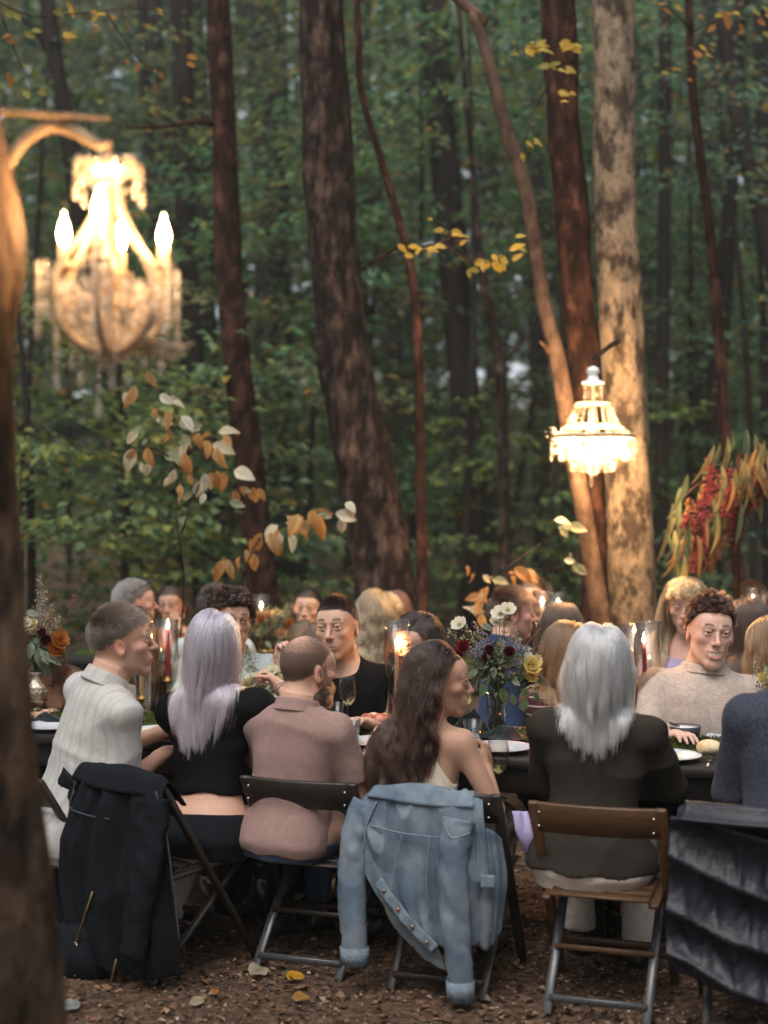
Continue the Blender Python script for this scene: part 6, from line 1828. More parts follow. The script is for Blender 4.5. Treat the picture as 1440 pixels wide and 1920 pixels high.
    wv = h.get('wave', 0)
    if wv:
        f = h.get('wf', 2.5)
        sd = nrm(np.cross(np.array([0, 0, 1.0]), v @ Rh.T) + 1e-6)[:, None, :]
        nd = (v @ Rh.T)[:, None, :]
        s_ = np.sin(6.28 * f * tt + ph[:, None, None]); c_ = np.cos(6.28 * f * tt + ph[:, None, None])
        Q = Q + wv * am[:, None, None] * np.minimum(1, tt * 2.5) * (s_ * sd + .6 * (c_ + .4) * nd)
    r0 = h.get('r', [.0019, .0014, .00095][fine])
    o = curves('hair', Q, r0, h['mat'], P['t'])
    P['hair'] = o
    return o
# ================================================================== THE GUESTS
HM = {
 'frost': hair_mat('frosted_brown_hair', (.014, .009, .007), (.11, .08, .06), .35, .85),
 'lilac': hair_mat('lilac_hair', (.42, .44, .86), (.84, .46, .66), .26, .4),
 'silver': hair_mat('silver_hair', (.80, .76, .74), (.86, .81, .77), .26, .25),
 'black': hair_mat('black_brown_hair', (.010, .006, .005), (.016, .008, .006), .26, .3),
 'espresso': hair_mat('espresso_hair', (.013, .006, .004), (.030, .012, .007), .26, .4),
 'darkbrown': hair_mat('dark_brown_hair', (.025, .014, .010), (.045, .022, .014), .3, .35),
 'brown': hair_mat('brown_hair', (.09, .045, .022), (.14, .075, .035), .3, .35),
 'lightbrown': hair_mat('light_brown_hair', (.10, .05, .024), (.18, .095, .045), .3, .3),
 'blond': hair_mat('blond_hair', (.24, .15, .075), (.30, .20, .11), .3, .45),
 'grey': hair_mat('grey_hair', (.16, .15, .145), (.25, .24, .23), .35, .5),
 'auburn': hair_mat('auburn_hair', (.075, .026, .016), (.09, .035, .02), .3, .3)}
fab = lambda n, c, **k: M(n, c, k.pop('rough', .85), k.pop('spec', .15), bump=k.pop('bump', .35), bs=k.pop('bs', 260), bdist=.003, sheen=k.pop('sheen', .06), var=k.pop('var', .12), vs=k.pop('vs', 40), **k)
FB = {
 'white': fab('white_linen', (.44, .43, .41), wave=(7.5, .25, 'X', (.39, .38, .365), .75)),
 'black': fab('black_cotton', (.006, .006, .007), sheen=.0, spec=.06),
 'blackcrop': fab('black_crinkle_cotton', (.006, .006, .007), spec=.08, sheen=.0, bump=.6, bs=90),
 'mauve': fab('dusty_mauve_knit', (.27, .175, .155), bs=420),
 'cream': fab('cream_knit', (.62, .54, .44), bump=.6, bs=200),
 'olive': fab('olive_brown_twill', (.032, .026, .021), spec=.1, sheen=.0),
 'navy': fab('navy_grey_wool', (.030, .034, .052), bump=.8, bs=160, var=.35, vs=90, col2=(.05, .055, .075), cs=120),
 'beige': fab('beige_rib_knit', (.46, .38, .33), bump=.5, bs=220, cs=130, col2=(.36, .29, .25)),
 'stripe': fab('maroon_striped_knit', (.060, .018, .020), wave=(9., 0., 'Z', (.55, .48, .42), .93)),
 'paleblue': fab('pale_grey_green_cotton', (.36, .42, .42)),
 'orange': fab('orange_jersey', (.55, .17, .07)),
 'floral': fab('floral_cotton', (.045, .05, .085), col2=(.38, .16, .16), cs=38),
 'blue': fab('blue_shirt_cotton', (.02, .036, .085)),
 'lilacknit': fab('lilac_cardigan', (.28, .24, .36), bump=.6, bs=120),
 'bw': fab('white_black_striped_cotton', (.60, .58, .54), wave=(4.5, .3, 'DIAGONAL', (.012, .012, .014), .62)),
 'jeans': fab('black_jeans', (.008, .009, .012), spec=.08),
 'denim': fab('blue_jeans', (.045, .065, .11)),
 'whitepants': fab('off_white_trousers', (.60, .52, .45)),
 'skirt': fab('patterned_skirt', (.05, .035, .03), col2=(.26, .2, .14), cs=34),
 'brownstrap': fab('brown_jersey', (.09, .045, .035)),
}
J = dict(mat=FB['jeans'])
def short(mat, scalp, n=5200, L=.035, comb='fwd', **k):
    d = dict(n=n, len=L, comb=comb, grav=.04, pts=6, mat=HM[mat], scalp=scalp, mess=.25, vol=.012, jit=.04); d.update(k); return d
def longh(mat, scalp, n=5200, L=.42, **k):
    d = dict(n=n, len=L, comb='part', grav=.30, pts=24, mat=HM[mat], scalp=scalp, clumps=110, clump=.5, cspread=.006, wave=.006, wf=2.2, vol=.022, pad=.004); d.update(k); return d
PX = lambda px, Y: (px - 720) / FPX * Y

# ---------------------------------------------------------------- near side of the front table, backs to us
# man in white, leaning in to his neighbour
def cut_open(q): return np.full(len(q), -1.)
person('man in a short sleeved white linen shirt with frosted hair, in profile', PX(130, 5.42), 5.42, -56, 1.315, 'm', lean=(16, 6), head=(-24, -4, 4), hs=1.10, skin='fair', fine=2, thick=1.02,
       face=dict(stubble=.42, brow=(.05, .032, .022), mixb=.35), arms=dict(r=dict(wrist=(.06, .34, .72), hint=(.25, -.6, -.8)), l=dict(wrist=(-.1, .46, .80))),
       top_c=dict(mat=FB['white'], sleeve=.86, ease=.016, loose=.018, hem=-.10, flare=.02, amp=.009, waistfold=.008, seed=3, collar=(1, .034), neck=.505, nf=18), bottom=dict(mat=FB['whitepants']),
       hair=short('frost', (.06, .042, .03), 9000, .040, 'fwd', seed=2, mess=.3, vol=.012, pad=.002, lenfn=lambda v: .18 + .9 * np.clip(v[:, 2], 0, 1), line=([-1, -.5, 0, .25, .5, .8, 1], [-.50, -.45, -.10, .05, .28, .38, .40]), r=.0009))
# woman with lilac hair, hand at her chin
def crop_cut(q):
    z, x, y = q[:, 2], q[:, 0], q[:, 1]
    back = (np.abs(x) < .115) & (z > .37 - .3 * np.clip(y, 0, 1))
    return np.where(back, np.maximum(z - .37, -(np.abs(x) - .115) * 0 + np.minimum(z - .37, .115 - np.abs(x))), -1.)
LILAC = person('woman with long lilac hair in a black crop top, hand at chin', PX(388, 5.40), 5.40, -24, 1.30, 'f', lean=(9, -3), neckfwd=-.005, head=(8, -6, 4), hs=1.04, skin='fair', fine=2,
       arms=dict(r=dict(wrist=(.13, .34, .985), hint=(1.0, .15, -.5), dir=(-.75, .1, .55), palm=(-.6, -.5, -.5), curl=1.0), l=dict(wrist=(-.14, .42, .80))),
       top_c=dict(mat=FB['blackcrop'], sleeve=.62, ease=.009, loose=.012, hem=.105, flare=.0, amp=.006, seed=5, neck=.50, puff=.082, cut=crop_cut), bottom=dict(mat=FB['jeans'], waist=.035),
       hair=longh('lilac', (.42, .42, .62), 17000, .385, pts=26, seed=3, part=.012, wave=.007, wf=1.4, vol=.014, clumps=260, clump=.45, lmin=.72, grav=.34, r=.0008, sx=.6, sb=-.8, gather=(-.03, .42)))
# bearded man in a mauve polo
person('man with cropped hair and dark beard in a dusty mauve polo shirt, back to us', PX(542, 5.30), 5.30, -26, 1.215, 'm', lean=(7, 2), head=(-26, 2, 2), hs=1.06, skin='fair', fine=2, thick=1.12, sh=1.02,
       face=dict(stubble=.97, beard=.020, brow=(.022, .014, .011), mixb=.06), arms=dict(r=dict(wrist=(.17, .33, .72), hint=(.35, -.5, -.8)), l=dict(wrist=(-.12, .38, .78))),
       top_c=dict(mat=FB['mauve'], sleeve=.72, ease=.012, loose=.010, hem=-.10, amp=.009, waistfold=.014, seed=8, collar=(1, .040), neck=.500, flare=.0, nf=20), bottom=dict(mat=FB['denim'], waist=-.03, ease=.004),
       hair=short('darkbrown', (.075, .048, .036), 7000, .006, 'fwd', seed=4, thin=.9, cover=.92, pts=3, r=.0006, vol=.001, pad=.0, mess=.3, lift=.2))
# long haired brunette in a cream tank top, glass in hand
def tank(q):
    x, y, z = np.abs(q[:, 0]), q[:, 1], q[:, 2]
    arm = x - (.128 - .55 * np.clip(z - .24, 0, .2) * (z < .42) - .028 * np.clip((z - .36) / .1, 0, 1))
    neck = np.where(y < .02, np.minimum(z - .43, .062 - x), np.minimum(z - .36, .062 - x))
    return np.maximum(np.where(z > .24, arm, -1.), np.maximum(neck, -1.))
D_ = person('long haired brunette in a cream tank top turning to smile, wine glass in her hand', PX(796, 5.16), 5.16, -24, 1.185, 'f', lean=(5, 1), head=(-66, 4, 3), hs=1.06, skin='tan', fine=2,
       face=dict(smile=.45, brow=(.02, .012, .01)), arms=dict(r=dict(wrist=(.155, .22, .735), hint=(.55, -.35, -.9), dir=(-.15, .45, .8), palm=(-.9, .3, .1), curl=.85, thumb=.6), l=dict(wrist=(-.15, .36, .79), hint=(-.8, -.3, -.7))),
       top_c=dict(mat=FB['cream'], sleeve=0, ease=.006, hem=-.05, amp=.003, seed=11, neck=.50, ntilt=.1, cut=tank), bottom=dict(mat=FB['skirt'], waist=.06, ease=.02),
       hair=longh('espresso', (.014, .008, .006), 15000, .50, pts=28, seed=6, wave=.012, wf=3.0, vol=.018, clumps=170, clump=.6, cspread=.008, part=-.02, r=.0009, lmin=.75, tuck=1, sx=.25, sb=-1.3, line=([-1, -.5, 0, .2, .4, .6, 1], [-.72, -.62, -.30, .03, .36, .54, .58])))
# silver haired woman in an olive jacket
person('woman with shoulder length silver hair in a dark olive jacket, back to us', PX(1112, 4.99), 4.99, -17, 1.285, 'f', lean=(2, 2), neckfwd=-.012, head=(6, -4, 0), hs=1.10, skin='fair', fine=2, thick=1.16, sh=1.14,
       arms=dict(r=dict(wrist=(.18, .36, .78), hint=(.5, -.5, -.8)), l=dict(wrist=(-.12, .36, .78), hint=(-.3, -.5, -.8))),
       top_c=dict(mat=FB['olive'], sleeve=1.9, ease=.018, loose=.018, hem=-.06, amp=.011, waistfold=.010, seed=13, neck=.515, nf=16, bust=0, collar=(1, .03)), bottom=dict(mat=FB['whitepants'], waist=.02, ease=.016),
       hair=longh('silver', (.60, .56, .54), 18000, .285, pts=20, seed=7, wave=.007, wf=1.2, vol=.018, clumps=240, clump=.45, lmin=.68, grav=.26, part=.006, r=.0008, pad=.003, gather=(0, .26)))
# right edge: person in a navy knit
person('person in a navy grey wool jacket cut off by the right edge', PX(1530, 4.74), 4.74, -14, 1.34, 'm', lean=(8, -2), head=(0, 0, 0), hs=1.04, skin='fair', fine=1, thick=1.15, sh=1.05,
       top_c=dict(mat=FB['navy'], sleeve=1.9, ease=.022, loose=.02, hem=-.10, amp=.011, seed=15, neck=.52, nf=16, collar=(1, .03)), bottom=J,
       hair=short('darkbrown', (.03, .02, .015), 3500, .04, 'fwd', seed=8))

# ---------------------------------------------------------------- far side of the front table, facing us
person('man in a black tee with short dark hair and goatee, looking past us', PX(658, 6.30), 6.30, 166, 1.315, 'm', lean=(10, 2), head=(-3, 0, 3), hs=1.12, skin='olive', fine=2, sh=1.04,
       face=dict(stubble=.55, brow=(.016, .011, .009), mixb=.3, lip=(.40, .19, .15), gaze=(6, 0), lid=.0008), arms=dict(r=dict(wrist=(.16, .34, .79)), l=dict(wrist=(-.18, .34, .79))),
       top_c=dict(mat=FB['black'], sleeve=.75, ease=.010, loose=.014, hem=-.08, amp=.005, seed=21, neck=.505, ntilt=.60, nw=.085), bottom=J,
       hair=short('black', (.018, .013, .011), 8000, .030, 'fwd', seed=9, mess=.25, lift=.32, lenfn=lambda v: .2 + .85 * np.clip(v[:, 2], 0, 1) ** 1.5 * (1 - .55 * np.abs(v[:, 0])) * (1 - .3 * np.clip(-v[:, 1], 0, 1)), vol=.004, pad=.0, line=([-1, -.5, 0, .25, .5, .8, 1], [-.45, -.4, -.05, .10, .36, .47, .48])))
person('woman with a dark bob in a dark dress, face half behind the glass cylinder', PX(812, 6.32), 6.32, 140, 1.235, 'f', lean=(12, -2), head=(-6, 4, -4), hs=1.06, skin='rosy', fine=2,
       face=dict(brow=(.015, .01, .01), gaze=(8, -4)), top_c=dict(mat=FB['black'], sleeve=.8, ease=.008, seed=22, neck=.48), bottom=J,
       hair=longh('black', (.012, .010, .010), 8000, .22, pts=16, seed=10, wave=.003, vol=.020, clump=.5, part=-.045, grav=.30))
person('woman with shoulder length light brown hair in a maroon and white striped top', PX(1046, 6.20), 6.20, 214, 1.205, 'f', lean=(6, 0), head=(42, 4, 0), hs=1.06, skin='pale', fine=1,
       top_c=dict(mat=FB['stripe'], sleeve=1.6, ease=.010, seed=23, neck=.44, ntilt=.1, hem=-.1), bottom=J,
       hair=longh('lightbrown', (.16, .09, .05), 6500, .29, pts=18, seed=11, wave=.004, vol=.02, part=.0, clump=.5))
person('smiling man with short dark curly hair in a beige knit jumper', PX(1303, 5.98), 5.98, 178, 1.315, 'm', lean=(-2, -5), head=(4, 2, -5), hs=1.14, skin='rosy', fine=2, thick=1.08, sh=1.05,
       face=dict(smile=1.0, stubble=.16, brow=(.045, .025, .016), mixb=.7, lid=.0018, gaze=(8, 0), lip=(.46, .2, .16)), arms=dict(r=dict(wrist=(.15, .36, .79)), l=dict(wrist=(-.22, .26, .79))),
       top_c=dict(mat=FB['beige'], sleeve=1.95, ease=.016, loose=.018, hem=-.08, amp=.010, seed=24, collar=(.25, .022), neck=.525, ntilt=.45, nf=18), bottom=J,
       hair=short('darkbrown', (.03, .019, .014), 7000, .05, 'up', seed=12, mess=.35, wave=.006, wf=1.6, clumps=260, clump=.7, pts=8, lenfn=lambda v: .25 + .75 * np.clip(v[:, 2] + .05, 0, 1), vol=.01, line=([-1, -.5, 0, .25, .5, .8, 1], [-.45, -.4, -.05, .12, .42, .52, .54])))
person('woman in black with long dark hair, face partly behind the man in white', PX(262, 6.72), 6.72, 150, 1.245, 'f', lean=(10, -3), head=(-12, 2, 0), hs=1.04, skin='fair', fine=1,
       top_c=dict(mat=FB['black'], sleeve=1.5, ease=.010, seed=25, neck=.49), bottom=J, hair=longh('darkbrown', (.025, .016, .012), 4500, .42, pts=18, seed=13))
person('woman in a brown strappy top, head behind the flowers at the left end', PX(92, 6.75), 6.75, 170, 1.23, 'f', lean=(12, 0), head=(0, 6, 0), hs=1.02, skin='tan', fine=1,
       top_c=dict(mat=FB['brownstrap'], sleeve=0, ease=.006, seed=26, neck=.45, cut=tank), bottom=J, hair=longh('darkbrown', (.03, .018, .012), 3000, .3, pts=14, seed=14))
person('man with dark curly hair in a pale grey green shirt behind the lilac haired woman', PX(430, 6.62), 6.62, 192, 1.305, 'm', lean=(5, 0), head=(10, 0, 0), hs=1.06, skin='tan', fine=1,
       arms=dict(r=dict(wrist=(.2, .34, .79)), l=dict(wrist=(-.2, .34, .79))),
       top_c=dict(mat=FB['paleblue'], sleeve=1.9, ease=.016, seed=27, collar=(1, .03), neck=.51), bottom=J,
       hair=short('black', (.02, .014, .012), 5000, .05, 'up', seed=15, mess=.5, wave=.008, wf=2., clumps=200, clump=.7, pts=8))
person('person with a tattooed forearm raised, hidden behind the bearded man', PX(580, 6.75), 6.75, 178, 1.075, 'f', lean=(6, 0), head=(10, 14, 0), hs=.98, skin='rosy', fine=1,
       arms=dict(r=dict(wrist=(.115, .24, .99), hint=(.9, .2, -.6), dir=(-.1, .1, .9), palm=(-.5, .6, 0), curl=.8), l=dict(wrist=(-.15, .3, .79))),
       top_c=dict(mat=FB['black'], sleeve=.5, ease=.010, seed=28), bottom=J, hair=longh('brown', (.06, .035, .02), 3000, .24, pts=12, seed=16))

# ---------------------------------------------------------------- round the second table
GREY = person('grey haired man with sunglasses pushed up on his head', PX(222, 8.35), 8.35, -64, 1.275, 'm', lean=(8, 0), head=(-8, 0, 0), hs=1.06, skin='rosy', fine=0,
       top_c=dict(mat=FB['black'], sleeve=1.9, seed=31), bottom=J, hair=short('grey', (.14, .13, .125), 3600, .035, 'back', seed=17))
person('woman in orange with pulled back brown hair, chin on her hand', PX(332, 9.5), 9.5, 172, 1.17, 'f', lean=(10, 0), head=(0, 0, 3), hs=1.06, skin='tan', fine=1,
       face=dict(smile=.25, brow=(.03, .018, .012)), arms=dict(l=dict(wrist=(-.06, .20, .93), hint=(-1, .3, -.6), dir=(.3, -.1, .8), palm=(.2, -.8, .4), curl=.9), r=dict(wrist=(.1, .34, .79))),
       top_c=dict(mat=FB['orange'], sleeve=1.5, seed=32, neck=.48), bottom=J, hair=longh('darkbrown', (.035, .02, .014), 3200, .14, comb='back', pts=10, seed=18, tie=(0, -.11, .0), wave=0, vol=.006, clumps=0))
person('man with short black hair, back to us, behind the lilac haired woman', PX(398, 8.0), 8.0, -10, 1.265, 'm', lean=(4, 0), head=(-10, 0, 0), hs=1.10, skin='tan', fine=0,
       top_c=dict(mat=FB['paleblue'], sleeve=.7, seed=33), bottom=J, hair=short('black', (.018, .013, .011), 3800, .035, 'fwd', seed=19))
EARR = person('woman with tightly pulled back dark hair and dark earrings', PX(580, 9.1), 9.1, 168, 1.195, 'f', lean=(4, 0), head=(4, 0, -3), hs=1.06, skin='olive', fine=1,
       face=dict(brow=(.02, .013, .01), lip=(.42, .12, .11)), top_c=dict(mat=FB['olive'], sleeve=1.9, seed=34, neck=.51), bottom=J,
       hair=longh('black', (.03, .02, .016), 2600, .12, pts=9, seed=20, tie=(0, -.10, .03), wave=0, vol=.004, clumps=0))
person('woman with wavy dark blond hair in a floral blouse, back to us', PX(707, 7.85), 7.85, -14, 1.245, 'f', lean=(4, 0), head=(6, 0, 0), hs=1.06, skin='fair', fine=1,
       top_c=dict(mat=FB['floral'], sleeve=1.2, seed=35, neck=.49), bottom=J, hair=longh('blond', (.22, .15, .09), 6500, .30, pts=18, seed=21, wave=.014, wf=2.8, vol=.035, clump=.6, part=.02))
person('auburn haired woman looking down, far side of the second table', PX(765, 9.0), 9.0, 128, 1.185, 'f', lean=(8, 0), head=(0, 14, 0), hs=1.04, skin='rosy', fine=1,
       top_c=dict(mat=FB['black'], sleeve=1.9, seed=36), bottom=J, hair=longh('auburn', (.06, .025, .016), 3600, .26, pts=14, seed=22, wave=.003, vol=.012))
person('man with short dark hair and stubble in a blue shirt, profile to the right', PX(940, 7.75), 7.75, -58, 1.265, 'm', lean=(4, 0), head=(-26, 2, 0), hs=1.12, skin='rosy', fine=1,
       face=dict(stubble=.5, brow=(.03, .02, .014)), top_c=dict(mat=FB['blue'], sleeve=.8, seed=37, collar=(1, .03), neck=.51), bottom=J,
       hair=short('darkbrown', (.03, .02, .015), 4500, .04, 'fwd', seed=23, mess=.3))
person('person with swept back hair, forehead showing over the paired candle glasses', PX(1008, 9.4), 9.4, 160, 1.265, 'f', lean=(4, 0), head=(-10, 10, 0), hs=1.08, skin='rosy', fine=0,
       top_c=dict(mat=FB['black'], sleeve=1.9, seed=38), bottom=J, hair=longh('brown', (.09, .055, .035), 2600, .13, pts=9, seed=24, tie=(0, -.10, .05), wave=0, vol=.008, clumps=0))
person('dark haired woman seen from behind, below the paired candle glasses', PX(1048, 7.5), 7.5, -20, 1.17, 'f', lean=(4, 0), head=(0, 6, 0), hs=1.10, skin='fair', fine=0,
       top_c=dict(mat=FB['black'], sleeve=1.5, seed=39), bottom=J, hair=longh('darkbrown', (.025, .014, .011), 3600, .32, pts=14, seed=25, wave=.003, vol=.016))
person('blond woman with a fringe and lilac cardigan looking down', PX(1290, 7.9), 7.9, 150, 1.325, 'f', lean=(8, -2), head=(14, 10, 0), hs=1.20, skin='rosy', fine=1,
       face=dict(lid=-.0010, brow=(.2, .13, .08), lip=(.42, .15, .14)), top_c=dict(mat=FB['lilacknit'], sleeve=1.9, seed=40, ease=.02, neck=.46, ntilt=.8), bottom=J,
       hair=longh('blond', (.26, .18, .10), 7500, .42, pts=20, seed=26, wave=.010, wf=2.2, vol=.026, clump=.55, bangs=1, lenfn=lambda v: np.where((v[:, 1] > .30) & (np.abs(v[:, 0]) < .66), .075 / .42 * (1.3 - .5 * (v[:, 1] > .6)), 1.)))
person('man with short brown hair behind a candle glass at the right edge', PX(1406, 8.6), 8.6, 172, 1.265, 'm', lean=(4, 0), head=(6, 6, 0), hs=1.12, skin='rosy', fine=1,
       face=dict(stubble=.4), top_c=dict(mat=FB['black'], sleeve=.8, seed=41), bottom=J, hair=short('brown', (.10, .06, .04), 3600, .025, 'fwd', seed=27))
person('woman with long straight dark hair in a white and black striped top', PX(1424, 7.2), 7.2, 12, 1.245, 'f', lean=(6, -3), head=(10, 4, 0), hs=1.08, skin='fair', fine=1,
       top_c=dict(mat=FB['bw'], sleeve=1.5, seed=42, ease=.014), bottom=J, hair=longh('darkbrown', (.025, .014, .011), 5500, .46, pts=20, seed=28, wave=.003, vol=.016))
person('woman with long brown hair cut off by the right edge behind the smiling man', PX(1472, 6.4), 6.4, 30, 1.22, 'f', lean=(4, 0), head=(10, 4, 0), hs=1.04, skin='fair', fine=1,
       top_c=dict(mat=FB['olive'], sleeve=1.5, seed=43), bottom=J, hair=longh('lightbrown', (.12, .07, .04), 4500, .40, pts=18, seed=29, wave=.006, vol=.018))

def on_head(P, V):
    R, c, k = P['hp']
    return np.asarray(V, float) @ R.T * k + c
# sunglasses pushed up, earrings, bracelet
for s in (-1, 1):
    V, F = ico((0, 0, 0), .024, 2, (1, .25, .8)); V = V @ rotm('x', -50).T
    obj('sunglass_lens', (on_head(GREY, V + [s * .032, .062, .112]), F), MT['iron'], GREY['t'])
    obj('sunglass_arm', (lambda g_: (on_head(GREY, g_[0]), g_[1]))(tube([(s * .056, .055, .112), (s * .080, .0, .085), (s * .080, -.04, .06)], .003, 6)), MT['iron'], GREY['t'])
    V, F = ico((0, 0, 0), .010, 1, (.7, .7, 1.5))
    obj('earring', (on_head(EARR, V + [s * .083, -.006, -.048]), F), MT['iron'], EARR['t'])
a = LILAC['A'][1]; d = nrm(a['dir'] * 0 + a['wr'] - a['el']); x = nrm(np.cross(d, (0, 0, 1))); y = np.cross(d, x)
c = a['wr'] - d * .022; th_ = np.linspace(0, 6.283, 30, endpoint=False)
for off in (0, .012):
    Pb = c + d * off + np.cos(th_)[:, None] * x * .029 + np.sin(th_)[:, None] * y * .029
    obj('bracelet', join([ico(p_, .0034, 0) for p_ in Pb]), MT['silver'], LILAC['t'])
# ================================================================== CHAIRS AND THE COATS HUNG ON THEM
def folding_chair(label, x, y, yaw, mat, legmat):
    t = thing('folding_chair', label, 'chair', (x, y, 0), R_(yaw), 'folding chairs on the near side')
    t.scale = (1, 1, .915)
    for s in (-1, 1):
        a, b = np.array([s * .212, -.235, .775]), np.array([s * .205, .225, .002])
        obj('post', bar(a, b, .022, .036, up=(1, 0, 0), bev=.005), mat, t)
        obj('leg', bar((s * .172, .165, .415), (s * .165, -.245, .002), .020, .032, up=(1, 0, 0), bev=.004), legmat, t)
        obj('side_rail', bar((s * .180, -.175, .405), (s * .180, .19, .432), .018, .034, up=(1, 0, 0), bev=.004), mat, t)
    # curved backrest board between the posts
    n = 15; xs = np.linspace(-.208, .208, n); yc = -.222 - .028 * (1 - (xs / .208) ** 2)
    Vs = []
    for z, dy in ((.652, .058), (.656, .052), (.768, -.005), (.774, .0)):
        for off in (-.008, .008): Vs.append(np.stack([xs, yc + dy + off + .02 * 0, np.full(n, z)], 1))
    prof = [0, 2, 4, 6, 7, 5, 3, 1]
    V = np.concatenate([Vs[k] for k in prof]); m = len(prof)
    F = [[(k % m) * n + i, (k % m) * n + i + 1, ((k + 1) % m) * n + i + 1, ((k + 1) % m) * n + i] for k in range(m) for i in range(n - 1)]
    F += [[k * n for k in range(m)][::-1], [k * n + n - 1 for k in range(m)]]
    obj('backrest', (V, F), mat, t)
    for k in range(6):
        yy = -.165 + .066 * k
        obj('slat', box(0, yy, .428 + (yy + .165) * .072, .335, .058, .012, .003), mat, t)
    obj('crossbar', bar((-.165, -.215, .055), (.165, -.215, .055), .016, .026, bev=.004), legmat, t)
    obj('crossbar', bar((-.205, .13, .165), (.205, .13, .165), .016, .026, bev=.004), mat, t)
    obj('crossbar', bar((-.17, -.075, .20), (.17, -.075, .20), .014, .022, bev=.004), mat, t)
    for s in (-1, 1):
        for z in (.69, .74): obj('screw', ico((s * .19, -.245, z), .005, 1), MT['steel'], t)
    return t
MT['leg_lit'] = M('lit_dark_wood', (.050, .053, .058), .3, .5, var=.3, vs=25, stretch=(3, 3, .5))  # bluish grey of legs catching the light, put into the wood colour
CH = {}
CH['A'] = folding_chair('dark folding chair under the man in white, half hidden by the foreground trunk', -1.24, 5.47, -44, MT['chair_dark'], MT['chair_dark'])
CH['B'] = folding_chair('dark folding chair of the lilac haired woman with a black jacket over its back', -.78, 5.33, -42, MT['chair_dark'], MT['chair_dark'])
CH['C'] = folding_chair('dark folding chair with pale light-catching legs under the man in mauve', -.235, 5.38, -20, MT['chair_dark'], MT['leg_lit'])
CH['D'] = folding_chair('dark folding chair with a denim jacket over its back', .255, 5.17, -18, MT['chair_dark'], MT['chair_dark'])
bpy.context.view_layer.update()
CH['E'] = folding_chair('brown folding chair with pale light-catching legs under the silver haired woman', .775, 4.93, -18, MT['chair_brown'], MT['leg_lit'])
CH['F'] = folding_chair('brown folding chair with a quilted jacket over its back at the right edge', 1.245, 4.68, -17, MT['chair_brown'], MT['chair_dark'])

def crease(u, v, f, amp, seed):
    """sharp limp creases running mostly downwards"""
    P = np.stack([u * .55, v, 0 * u], -1)
    w = .10 * wob(P, 4, seed + 3, 2)
    a = np.abs(wob(P + w[..., None], f, seed, 3)); b = np.abs(wob(P * [1.6, .8, 1] + w[..., None], f * .8, seed + 5, 2))
    return amp * (np.minimum(1, a * 2.4) ** .8 + .7 * np.minimum(1, b * 2.4) ** .8 - 1.3)

def folds(u, v, k, amp, seed, grow=1.0):
    """hanging folds: waves across v that deepen down u"""
    P = np.stack([u * .35, v, 0 * u], -1)
    w = np.sin(2 * np.pi * (k * v + .25 * np.sin(3 * v + seed) + .18 * u) + seed) + .5 * np.sin(2 * np.pi * (1.9 * k * v - .12 * u) + 2 * seed)
    return amp * w * (.15 + .85 * u ** grow) + .4 * amp * wob(P, 22, seed, 2)

# ---- denim jacket: built in the frame of chair D (its back at y = -.235, z = .775)
MT['denim'] = M('washed_denim', (.10, .138, .185), .9, .1, var=.25, vs=9, bump=.6, bs=340, col2=(.18, .22, .255), cs=6, bdist=.003)
MT['denim_seam'] = M('worn_denim_seam', (.19, .24, .285), .9, .1, bump=.6, bs=200, var=.3, vs=60)
MT['copper'] = M('copper_button', (.45, .25, .15), .35, .5, metal=1.)
def sleeve(path, r0, r1, seed, flat=.62, n=46, sides=22, amp=.010):
    P = catmull(path, n)
    def dsp(t, a):
        q = np.stack([np.cos(a) * .06 + 0 * t, np.sin(a) * .06 + 0 * t, .5 * t + 0 * a], -1)
        return amp * 1.3 * (np.minimum(1, np.abs(wob(q, 26, seed, 3)) * 2.4) ** .8 - .7) + amp * .35 * np.sin(34 * t + 2 * a + seed) * np.exp(-((t - .35) / .3) ** 2)
    return tube(P, np.linspace(r0, r1, n), sides, True, dsp, flat, up=(0, 1, 0))
